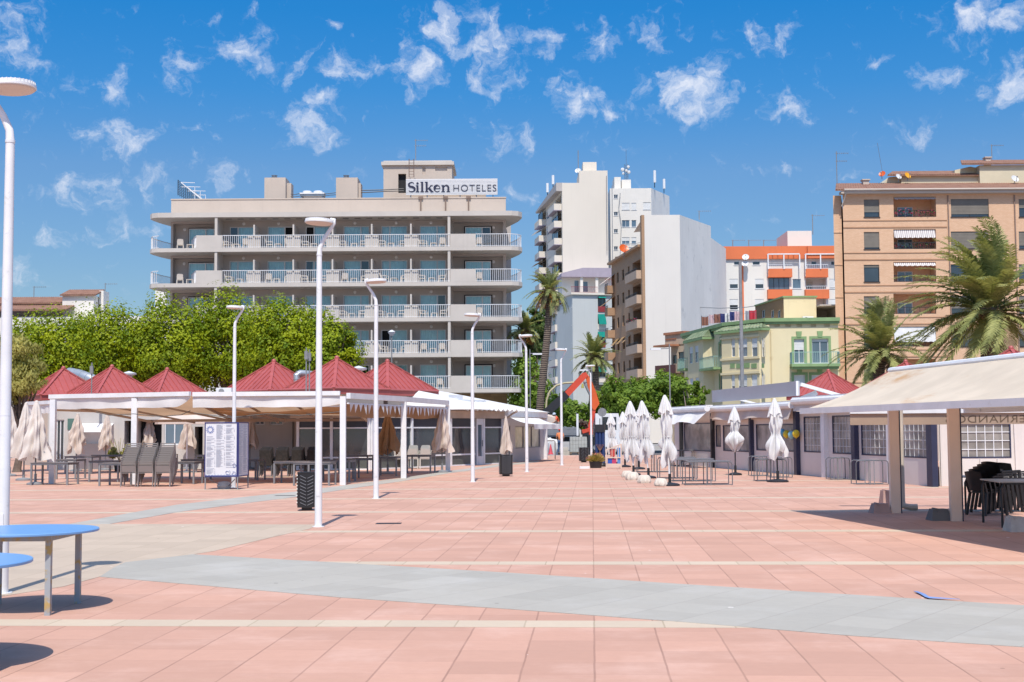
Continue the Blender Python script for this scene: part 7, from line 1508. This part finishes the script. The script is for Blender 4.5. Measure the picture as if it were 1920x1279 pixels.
bin_('nearest black slotted bin, behind the first centre lamp post', 575.5, 957, .40, .80); bin_('black slotted bin between the third and fourth lamp posts', 948.5, 893, .46, .76); bin_('farthest black slotted bin, beside the flowering planter', 1094.5, 867, .44, .74)
# ------------------------------------------------------------------ weights, footings, planter, barrier, frame
def weight(px, py, label, s=1.0, rz=0, tilt=0):
    b = gp(px, py); mb = MB(Matrix.Translation((b.x, b.y, .0)) @ Matrix.Rotation(rz, 4, 'Z') @ Matrix.Rotation(tilt, 4, 'Y')); n = 32; vs = []
    for (r, z, f) in ((.001, 0, 0), (.19, .0, .06), (.21, .06, .08), (.17, .2, .05), (.13, .24, 0), (.05, .235, 0), (.05, .12, 0), (.001, .12, 0)):
        for k in range(n): a = 2*PI*k/n; q = s*r*(1+f*math.cos(9*a)); vs.append((q*math.cos(a), q*math.sin(a), s*z))
    mb.smooth = True; mb.add(vs, [(i*n+k, i*n+(k+1) % n, (i+1)*n+(k+1) % n, (i+1)*n+k) for i in range(7) for k in range(n)]); mb.site('concrete_weight', M('cream_concrete', (.62, .56, .48), .9, var=.14, scale=5, bump=.3) if 'cream_concrete' not in bpy.data.materials else bpy.data.materials['cream_concrete'], label, 'weight', 'scalloped concrete weights')
weight(1176, 895, 'scalloped concrete weight, farthest left of the row by the parasols', .95); weight(1186, 900, 'scalloped concrete weight, second from the left by the parasols', 1.1, .3); weight(1208, 906, 'scalloped concrete weight, third from the left by the parasols', 1.05, .6); weight(1239, 911.5, 'tipped scalloped concrete weight touching the nearest parasol base', .95, .9, .12)
def footing(label, px, py, w, h, mat, rz=0):
    b = gp(px, py); mb = MB(Matrix.Translation((b.x, b.y+.2, 0)) @ Matrix.Rotation(rz, 4, 'Z')); a, c, d = w/2, w*.36, .2
    vs = [(-a, -d, 0), (a, -d, 0), (a, d, 0), (-a, d, 0), (-c, -d*.6, h), (c, -d*.6, h), (c, d*.6, h), (-c, d*.6, h)]; mb.add(vs, [(0,3,2,1),(4,5,6,7),(0,1,5,4),(1,2,6,5),(2,3,7,6),(3,0,4,7)]); mb.box(-w*.22, -w*.14, -d*.7, d*.7, h*.7, h+.015); mb.site('footing_block', mat, label, 'weight', 'footing blocks of the beige canopy')
footing('pinkish footing block left of the first canopy post', 1655, 963, .37, .19, M('pink_concrete', (.42, .27, .23), .9, var=.12, bump=.2)); footing('pinkish footing block standing behind the first canopy post', 1667, 952, .25, .36, bpy.data.materials['pink_concrete']); footing('dark grey footing block beside the second canopy post', 1767, 977, .38, .21, M('dark_concrete', (.15, .15, .15), .8, var=.15, bump=.2)); footing('pale footing block at the right edge by the black table', 1913, 998, .3, .24, MT['conc'])
b = gp(1118, 878); t = thing('planter', 'low pot with a bushy yellow and orange flowering plant by the far bin', 'planter', (b.x, b.y+.3, 0)); mb = MB(); mb.lathe([(.001, 0), (.24, 0), (.30, .3), (.26, .3), (.001, .26)], 16); mb.build('pot', MT['dark'], t)
rnd = random.Random(8); mb = MB(); 
for i in range(900):
    an, el = rnd.uniform(0, 2*PI), rnd.uniform(.25, 1.45); d = Vector((math.cos(an)*math.cos(el), math.sin(an)*math.cos(el), math.sin(el)*.85)); r = rnd.uniform(.2, .52); p = Vector((0, 0, .22)); e = p+d*r; w = d.cross(Vector((rnd.random(), rnd.random(), .3))).normalized()*.014; mb.add([p+d*r*.5-w, p+d*r*.5+w, e+w*.7, e-w*.7], [(0, 1, 2, 3)])
mb.build('foliage', leafmat('yellow_bush', (.24, .20, .05), (.60, .46, .16), .3), t); mb = MB()
for i in range(70): an, el = rnd.uniform(0, 2*PI), rnd.uniform(.5, 1.5); d = Vector((math.cos(an)*math.cos(el), math.sin(an)*math.cos(el), math.sin(el)*.85)); p = Vector((0, 0, .22))+d*rnd.uniform(.44, .56); mb.poly([p+Vector((rnd.gauss(0, .022), rnd.gauss(0, .022), rnd.gauss(0, .022))) for _ in range(4)])
mb.build('flowers', M('coral_flowers', (.55, .18, .10), .6, var=.4), t)
mb = MB(); a = gp(1087, 879); mb.box(a.x, a.x+.43, a.y, a.y+.2, 0, .1); mb.site('kerb_block', MT['white'], 'white kerb block on the paving left of the flowering planter', 'block')
mb = MB(); a = gp(1128, 875); mb.lathe([(.001, 0), (.22, .0), (.25, .07), (.2, .16), (.001, .2)], 12, a); mb.site('sandbag', MT['black'], 'black sandbag right of the flowering planter', 'sandbag')
A, B = gp(1136, 879), gp(1166, 879); F = Frame(A.xy, B.xy); t = thing('play_barrier', 'white and orange play barrier with coloured panels behind the planter', 'barrier', tuple(F.p(F.W/2, 0, 0)), site=True); mb = F.mb(); h = 1.02
mb.box(0, .05, -.03, .03, 0, h-.2); mb.box(F.W-.05, F.W, -.03, .03, 0, h+.05); mb.bar((0, 0, h-.22), (F.W, 0, h+.03), .05, .05); mb.box(.05, F.W-.05, -.02, .02, .08, .2); mb.box(.05, F.W-.05, -.02, .02, .46, .5)
for k in range(1, 5): u = F.W*k/5; mb.box(u-.012, u+.012, -.018, .018, .5, h-.2+.22*k/5)
mb.build('frame', M('peach_white_paint', (.66, .52, .43), .5), t)
for u, c, z0, z1, nm in ((.08, (.03, .10, .42), .22, .45, 'blue'), (.26, (.50, .05, .13), .22, .44, 'red'), (.5, (.10, .25, .55), .22, .9, 'pale_blue'), (.2, (.5, .06, .05), .52, .85, 'orange')): mb = F.mb(); mb.box(u, u+.19, .022, .04, z0, z1); mb.build('panel', M('panel_'+nm, c, .5), t)
A, B = gp(1117, 869), gp(1133.5, 869); F = Frame(A.xy, B.xy); t = thing('display_frame', 'tall blue folded display frame with dark top beside the white parasols', 'display frame', tuple(F.p(F.W/2, 0, 0)), site=True); W_ = F.W; h = F.z(1125, 796)
BL = M('navy_blue_canvas', (.012, .035, .13), .6, var=.15)
for k in range(3): u = W_*(.13+.37*k); mb = F.mb(); mb.tube([(u, .05, .0), (u, .05, h-.35)], .085, 10); mb.build('column', BL, t)
mb = F.mb(); mb.box(-.02, W_+.02, -.06, .2, h-.38, h); mb.tube([(W_/2, .05, h), (W_/2, .05, h+.3)], .02, 6); mb.build('top', MT['dark'], t); mb = F.mb()
for k in range(6): u = W_*k/5; mb.bar((u*.9+.02, -.07, .25), (W_-u*.9, -.07, .95), .02, .02)
mb.build('lattice', M('rusty_lattice', (.20, .10, .07), .7), t)
# ------------------------------------------------------------------ fences and plants on the left terrace
for x0, x1, yb, lb_ in ((157, 190, 876, 'low white fence under the left awning'), (208, 233, 875, 'short white fence beside the leafy plant'), (318, 347, 876, 'low white fence behind the right slatted chair stack')):
    A, B = gp(x0, yb), gp(x1, yb); F = Frame(A.xy, B.xy); t = thing('low_fence', lb_, 'fence', tuple(A), site=True, group='low white fences on the left terrace'); rails(F, 0, F.W, 0, .08, .98, t, MT['white'], .11, side=False)
def pot_plant(label, px, py, h, w, seed, mat, tall=False):
    b = gp(px, py); t = thing('pot_plant', label, 'plant', (b.x, b.y, 0), group='leafy plants on the left terrace'); mb = MB(); mb.lathe([(.001, 0), (.2, 0), (.26, .38), (.22, .38), (.001, .34)], 14); mb.build('pot', MT['dark'], t); mb = MB(); rnd = random.Random(seed)
    leaves(mb, [(0, 0, .38+h*.5, w, w, h*.55)], 700, .16, rnd, .2, elong=2.2)
    for i in range(14): a = rnd.uniform(0, 6.28); mb.tube([(0, 0, .36), (w*.4*math.cos(a), w*.4*math.sin(a), .36+h*.55), (w*.9*math.cos(a), w*.9*math.sin(a), .36+h*rnd.uniform(.8, 1.1))], .008, 4, False)
    mb.build('foliage', mat, t)
pot_plant('leafy plant with grassy plumes right of the beige parasols', 224, 884, 1.0, .55, 3, GREEN3); pot_plant('round green plant left of the first chair stack', 238, 876, 1.25, .4, 4, GREEN2); pot_plant('tall climbing plant behind the slatted chair stacks', 300, 872, 1.75, .3, 5, GREEN4); pot_plant('small plant behind the beige parasol by the left awning post', 124, 872, 1.15, .25, 6, GREEN2)
# ------------------------------------------------------------------ crane truck
YT = 95; px2 = YT/FPX; t0 = gat(1030, YT, -.1)
tk = thing('crane_truck', 'flatbed truck with grey drop sides, white cab and a folding orange crane', 'truck', (t0.x, YT, -.1), site=True); TP = lambda x, y, dy=0: at(x, y, YT)+Vector((0, dy, 0))
GRB = M('grey_bed', (.22, .23, .25), .5, .2, var=.1, scale=2); CRO = M('crane_orange', (.62, .105, .025), .4, var=.08); CRR = M('crane_red', (.58, .07, .035), .4, var=.08)
a, b = TP(935, 817), TP(1083, 801); mb = MB(); mb.box(a.x, b.x, YT, YT+.06, a.z, b.z); mb.box(a.x, a.x+.06, YT+.061, YT+2.3, a.z, b.z); mb.box(a.x, b.x, YT+2.301, YT+2.36, a.z, b.z); mb.box(a.x, b.x, YT+.061, YT+2.3, a.z-.1, a.z+.02)
for k in range(12): x = a.x+(b.x-a.x)*(k+.3)/12; mb.box(x, x+.28, YT-.012, YT-.001, a.z+.10, a.z+.16); mb.box(x, x+.28, YT-.012, YT-.001, b.z-.14, b.z-.06)
bed = mb.build('flatbed', GRB, tk); mb = MB(); p = TP(1081, 817); q = TP(1084.5, 776); mb.box(p.x, q.x, YT-.03, YT+.08, p.z, q.z); mb.build('stake', MT['alu'], bed)
mb = MB(); mb.box(a.x+.3, TP(1150, 817).x, YT+.5, YT+1.8, a.z-.45, a.z-.12); mb.build('chassis', MT['dark'], tk)
mb = MB(); c0, c1 = TP(1117, 838), TP(1166, 775); mb.prism([(c0.x, YT, c0.z), (c1.x, YT, c0.z), (c1.x+.05, YT, c0.z+1.1), (c1.x-.25, YT, c1.z), (c0.x, YT, c1.z)], (0, 2.2, 0)); cab = mb.build('cab', MT['white'], tk); mb = MB(); mb.box(c0.x+.5, c1.x-.4, YT-.012, YT-.002, c0.z+1.2, c1.z-.25); mb.build('side_window', MT['glassd'], cab)
for x in (955, 985, 1117, 1150):
    p = TP(x, 843); mb = MB(Matrix.Translation((p.x, YT+.15, .42)) @ Matrix.Rotation(PI/2, 4, 'X')); mb.lathe([(.2, -.14), (.5, -.13), (.52, -.06), (.52, .06), (.5, .13), (.2, .14)], 24); w_ = mb.build('wheel', MT['black'], tk); mb = MB(Matrix.Translation((p.x, YT+.15, .42)) @ Matrix.Rotation(PI/2, 4, 'X')); mb.lathe([(.001, .1), (.22, .11), (.27, .14)], 18); mb.build('hub', MT['grey'], w_)
def beam(mb, pts, ws, th, dy): 
    P = [TP(x, y, dy) for x, y in pts]; L1, L2 = [], []
    for i, p in enumerate(P):
        d = (P[min(i+1, len(P)-1)]-P[max(i-1, 0)]).normalized(); n = Vector((-d.z, 0, d.x)); L1.append(p+n*ws[i]*px2/2); L2.append(p-n*ws[i]*px2/2)
    mb.prism(L1+L2[::-1], (0, th, 0))
cr = MB(); beam(cr, [(1107, 812), (1109, 795), (1113, 780), (1116.5, 764)], [9, 8, 7, 5], .4, .9); cr.box(TP(1092, 815).x, TP(1112, 815).x, YT+.2, YT+2.0, TP(1100, 815).z, TP(1100, 805).z); cr.bar(TP(1092, 810, .2), TP(1104, 806, .2), .2, .25); cb_ = cr.build('crane_column', CRR, tk)
mb = MB(); beam(mb, [(1101, 702), (1106, 714), (1113, 738), (1118, 757), (1115, 768)], [5, 9, 14, 15, 5], .36, .85); mb.build('crane_arm', CRO, tk)
mb = MB(); beam(mb, [(1102, 700.5), (1097, 703), (1063.5, 739)], [8, 12, 11.5], .38, .8); b1 = mb.build('boom', CRR, tk); mb = MB(); beam(mb, [(1064, 738.5), (1042, 758.5), (1022, 776)], [14, 16, 15], .46, .76); beam(mb, [(1100, 694), (1064, 731), (1022, 768)], [3, 3.5, 3], .2, .95); mb.build('boom_sleeve', MT['dark'], b1)
mb = MB(); mb.tube([TP(1098, 719, .75), TP(1103, 731, .7), TP(1108, 742, .75)], [.1, .09, .06], 8); mb.sphere(TP(1098, 716, .8), .14, 6); mb.build('hydraulic_ram', MT['grey'], tk); mb = MB(); p = TP(1093.5, 727, .8); mb.cyl(p, p+Vector((0, 0, .32)), .11, .06, 10); mb.build('beacon', M('yellow_beacon', (.45, .40, .10), .4), tk)
mb = MB(); 
for (x, y) in ((1099, 818), (1106, 822), (1104, 834)): p = TP(x, y); mb.box(p.x-.25, p.x+.2, YT+.1, YT+.5, p.z-.25, p.z+.2)
mb.box(TP(1104, 820).x-.07, TP(1104, 820).x+.07, YT+.05, YT+.2, -.1, TP(1104, 815).z); mb.build('outrigger', MT['dark'], tk)
rnd = random.Random(5)
def sack(label, x, y, Y, w, h, mat, name='big_bag', cat='sack', group='sacks around the truck'):
    p = at(x, y, Y); mb = MB(); n = 16; vs = []
    for j in range(7):
        f = j/6; r = (w/2)*(1+.12*math.sin(PI*f)); z = h*f
        for k in range(n): a = 2*PI*k/n; q = r*(abs(math.cos(a))**4+abs(math.sin(a))**4)**-.25*(1 if j < 6 else .55); vs.append((p.x+q*math.cos(a)*.95, p.y+q*math.sin(a)*.8, p.z+z+(.06*math.sin(3*a+x) if j > 4 else 0)))
    mb.smooth = True; mb.add(vs, [(i*n+k, i*n+(k+1) % n, (i+1)*n+(k+1) % n, (i+1)*n+k) for i in range(6) for k in range(n)]+[tuple(6*n+k for k in range(n))]); mb.site(name, mat, label, cat, group)
sack('white bulk bag left of the worker on the ground', 1027, 853, 92.5, .75, 1.15, MT['canvw']); sack('white bulk bag touching the worker on the ground', 1038, 853, 92, .7, 1.05, MT['canvw']); sack('pale bundle on the truck bed beside the worker', 1032, 801, 96, .9, .9, MT['canvb']); p = TP(1098, 796, 1.2); mb = MB(); leaves(mb, [(p.x, p.y, p.z, .55, .5, .6)], 420, .22, rnd); mb.site('rubble_heap', M('brown_debris', (.15, .11, .085), .9, var=.6, scale=4), 'brown heap of debris at the right end of the truck bed', 'heap')
A, B = gat(1069, 91.5), gat(1101, 91.5); t = thing('pallet_stack', 'stack of wrapped pale paving blocks on a pallet right of the worker', 'pallet', tuple((A+B)/2)); w = (B-A).length/2; mb = MB(); z = .14
for j in range(4):
    for i in range(6): x = -w+2*w*i/6; mb.box(x+.006, x+2*w/6-.006, 0, 1.0, z+.26*j+.006, z+.26*(j+1)-.004)
mb.build('blocks', M('pale_blocks', (.42, .42, .39), .8, var=.12, scale=3), t); mb = MB(); mb.box(-w, w, 0, 1, .1, .13); mb.box(-w, -w+.1, 0, 1, 0, .1); mb.box(w-.1, w, 0, 1, 0, .1); mb.box(-.05, .05, 0, 1, 0, .1); mb.build('pallet', M('pallet_wood', (.24, .17, .11), .8), t)
b = gat(1032.5, 91); t = thing('traffic_cone', 'pink red traffic cone beside the white bulk bags', 'traffic cone', tuple(b)); CON = M('cone_red', (.62, .08, .10), .5); mb = MB(); mb.lathe([(.16, .04), (.03, .68), (.001, .69)], 16); mb.build('cone', CON, t); mb = MB(); mb.box(-.2, .2, -.2, .2, 0, .04); mb.build('foot', CON, t)
for k, (x, y) in enumerate(((1056, 838), (1062, 846))): a = at(x, y+8, 92.5); mb = MB(); mb.box(a.x-.3, a.x+.35, a.y, a.y+.6, max(-.1, a.z), a.z+.28); mb.site('concrete_slab', MT['conc'], ['upper concrete slab stacked between the worker and the pallet', 'lower concrete slab stacked between the worker and the pallet'][k], 'slab', 'slabs beside the pallet')
# ------------------------------------------------------------------ people
SKIN = M('skin', (.42, .24, .16), .55, var=.06); JEANS = M('blue_jeans', (.045, .085, .17), .8, var=.2, scale=6); HIVIS = M('orange_shirt', (.70, .22, .08), .7, var=.1, scale=4); HIRED = M('red_orange_vest', (.68, .09, .03), .7, var=.1, scale=4); BOOT = M('dark_boot', (.05, .035, .03), .7); HAIRM = M('dark_hair', (.03, .02, .015), .7); EYE = M('eye_dark', (.02, .015, .012), .3)
def skinmesh(name, verts, edges, mat, parent, root=0, sub=2):
    me = bpy.data.meshes.new(name); me.from_pydata([v[:3] for v in verts], edges, []); ob = bpy.data.objects.new(name, me); COL.objects.link(ob)
    mod = ob.modifiers.new('skin', 'SKIN'); mod.use_smooth_shade = True; ob.modifiers.new('sub', 'SUBSURF').levels = sub
    for i, v in enumerate(verts):
        sv = me.skin_vertices[0].data[i]; r = v[3]; sv.radius = (r, r*v[4] if len(v) > 4 else r); sv.use_root = (i == root)
    bpy.context.view_layer.update(); dg = bpy.context.evaluated_depsgraph_get(); m2 = bpy.data.meshes.new_from_object(ob.evaluated_get(dg)); bpy.data.objects.remove(ob); m2.materials.clear(); m2.materials.append(mat)
    for p in m2.polygons: p.use_smooth = True
    o = bpy.data.objects.new(name, m2); COL.objects.link(o); o.parent = parent; return o
def person(label, loc, rz, J, shirt, trousers, helmet, scale=1.0):
    """J gives every joint; the figure faces -y"""
    t = thing('person', label, 'person', loc, rz); t.scale = (scale,)*3; V, E, ix = [], [], {}
    def jn(k, r): ix[k] = len(V); V.append((*J[k], r))
    for k, r in (('pelvis', .125), ('waist', .115), ('chest', .14), ('neckb', .07), ('neck', .055), ('head', .095), ('crown', .085)): jn(k, r)
    for a, b in zip(('pelvis', 'waist', 'chest', 'neckb', 'neck', 'head'), ('waist', 'chest', 'neckb', 'neck', 'head', 'crown')): E.append((ix[a], ix[b]))
    for s in 'LR':
        for k, r in (('sh', .065), ('el', .042), ('wr', .028), ('palm', .034)): jn(k+s, r)
        E.append((ix['chest'], ix['sh'+s])); E.extend((ix[a+s], ix[b+s]) for a, b in (('sh', 'el'), ('el', 'wr'), ('wr', 'palm')))
        w, p = Vector(J['wr'+s]), Vector(J['palm'+s]); d = (p-w).normalized(); sd_ = d.orthogonal().normalized()
        for i in range(5):                                     # four fingers of different length and a thumb
            if i < 4: o_ = sd_*(.033-.022*i); ln = (.07, .085, .08, .062)[i]; q0 = p+o_+d*.02; q1 = q0+d*ln*.5; q2 = q1+(d*.7+sd_.cross(d)*.6)*ln*.5
            else: q0 = p-d*.03+sd_*.04; q1 = q0+(d*.6+sd_*.7)*.035; q2 = q1+(d*.9+sd_*.1)*.03
            b0 = len(V); V.extend([(*q0, .0095), (*q1, .0085), (*q2, .0075)]); E.extend([(ix['palm'+s], b0), (b0, b0+1), (b0+1, b0+2)])
        for k, r in (('hip', .095), ('kn', .06), ('an', .042), ('toe', .035)): jn(k+s, r)
        E.append((ix['pelvis'], ix['hip'+s])); E.extend((ix[a+s], ix[b+s]) for a, b in (('hip', 'kn'), ('kn', 'an'), ('an', 'toe')))
    skinmesh('body', V, E, SKIN, t)
    def sub(name, ks, es, mat): v = [(*J[k], r) for k, r in ks]; n = [k for k, _ in ks]; skinmesh(name, v, [(n.index(a), n.index(b)) for a, b in es], mat, t)
    half = lambda a, b, f: tuple(Vector(J[a]).lerp(Vector(J[b]), f))
    for s in 'LR': J['slv'+s] = half('sh'+s, 'el'+s, .8); J['cuf'+s] = half('kn'+s, 'an'+s, .95); J['hem'] = half('pelvis', 'waist', .2)
    sub('shirt', [('hem', .15), ('waist', .138), ('chest', .165), ('neckb', .08), ('shL', .085), ('shR', .085), ('slvL', .062), ('slvR', .062)], [('hem', 'waist'), ('waist', 'chest'), ('chest', 'neckb'), ('chest', 'shL'), ('chest', 'shR'), ('shL', 'slvL'), ('shR', 'slvR')], shirt)
    sub('trousers', [('pelvis', .142)]+[(k+s, r) for s in 'LR' for k, r in (('hip', .112), ('kn', .078), ('cuf', .06))], [('pelvis', 'hipL'), ('pelvis', 'hipR')]+[(a+s, b+s) for s in 'LR' for a, b in (('hip', 'kn'), ('kn', 'cuf'))], trousers)
    for s in 'LR': sub('boot', [('an'+s, .055), ('toe'+s, .05)], [('an'+s, 'toe'+s)], BOOT)
    h = Vector(J['head']); hc = Vector(J['crown']); ax = (hc-h).normalized(); fw = (Vector((0, -1, 0))-ax*Vector((0, -1, 0)).dot(ax)).normalized(); rt = ax.cross(fw)
    mb = MB(); 
    for s in (-1, 1): mb.sphere(h+fw*.088+rt*.033*s+ax*.03, .012, 5)
    mb.build('eyes', EYE, t); mb = MB(); mb.add([h+fw*.088+ax*.03, h+fw*.098+rt*.016-ax*.012, h+fw*.098-rt*.016-ax*.012, h+fw*.120-ax*.008], [(0, 1, 3), (0, 3, 2), (1, 2, 3)])
    for s in (-1, 1): mb.sphere(h+rt*.095*s+ax*.01, .022, 5)
    mb.build('nose_and_ears', SKIN, t)
    mb = MB(); mb.bar(h+fw*.09-rt*.025-ax*.045, h+fw*.09+rt*.025-ax*.045, .008, .01); mb.build('mouth', M('lips', (.3, .12, .1), .5) if 'lips' not in bpy.data.materials else bpy.data.materials['lips'], t)
    T = Matrix.Translation(h+ax*.045) @ Matrix((( rt.x, -fw.x, ax.x, 0), (rt.y, -fw.y, ax.y, 0), (rt.z, -fw.z, ax.z, 0), (0, 0, 0, 1)))
    mb = MB(T); mb.lathe([(.145, .0), (.148, .012), (.122, .02), (.118, .07), (.09, .12), (.04, .145), (.001, .15)], 20); mb.build('helmet', helmet, t)
    return t
J0 = dict(pelvis=(0, 0, .93), waist=(0, 0, 1.1), chest=(0, .01, 1.32), neckb=(0, .01, 1.46), neck=(0, .0, 1.52), head=(0, -.02, 1.60), crown=(0, -.015, 1.68), shL=(.185, .01, 1.40), elL=(.25, .03, 1.13), wrL=(.20, -.14, .97), palmL=(.19, -.2, .94), shR=(-.185, .01, 1.40), elR=(-.26, .03, 1.13), wrR=(-.22, -.1, .94), palmR=(-.21, -.16, .9),
          hipL=(.09, 0, .88), knL=(.10, -.02, .48), anL=(.10, .03, .09), toeL=(.11, -.12, .04), hipR=(-.09, 0, .88), knR=(-.11, -.03, .48), anR=(-.12, .02, .09), toeR=(-.13, -.13, .04))
b = gat(1050.5, 91.0); person('person in orange shirt, blue jeans and red helmet standing by the truck, seen from behind', (b.x, b.y, 0), PI-.2, dict(J0), HIVIS, JEANS, M('red_helmet', (.6, .05, .05), .35), 1.0)
J1 = dict(J0); J1.update(waist=(0, -.05, 1.08), chest=(0, -.16, 1.27), neckb=(0, -.22, 1.39), neck=(0, -.25, 1.44), head=(0, -.30, 1.50), crown=(0, -.32, 1.585), shL=(.185, -.18, 1.34), elL=(.25, -.28, 1.08), wrL=(.16, -.45, .95), palmL=(.14, -.50, .92), shR=(-.185, -.18, 1.34), elR=(-.26, -.30, 1.08), wrR=(-.18, -.46, .93), palmR=(-.16, -.51, .90))
zb = TP(1046, 816).z-.07; b = at(1047, 805, YT+.9); person('person in red orange shirt and pale helmet bending on the truck bed', (b.x, b.y, zb), -PI/2+.3, J1, HIRED, M('white_trousers', (.55, .53, .5), .8), M('pale_blue_helmet', (.42, .5, .6), .35), 1.0)
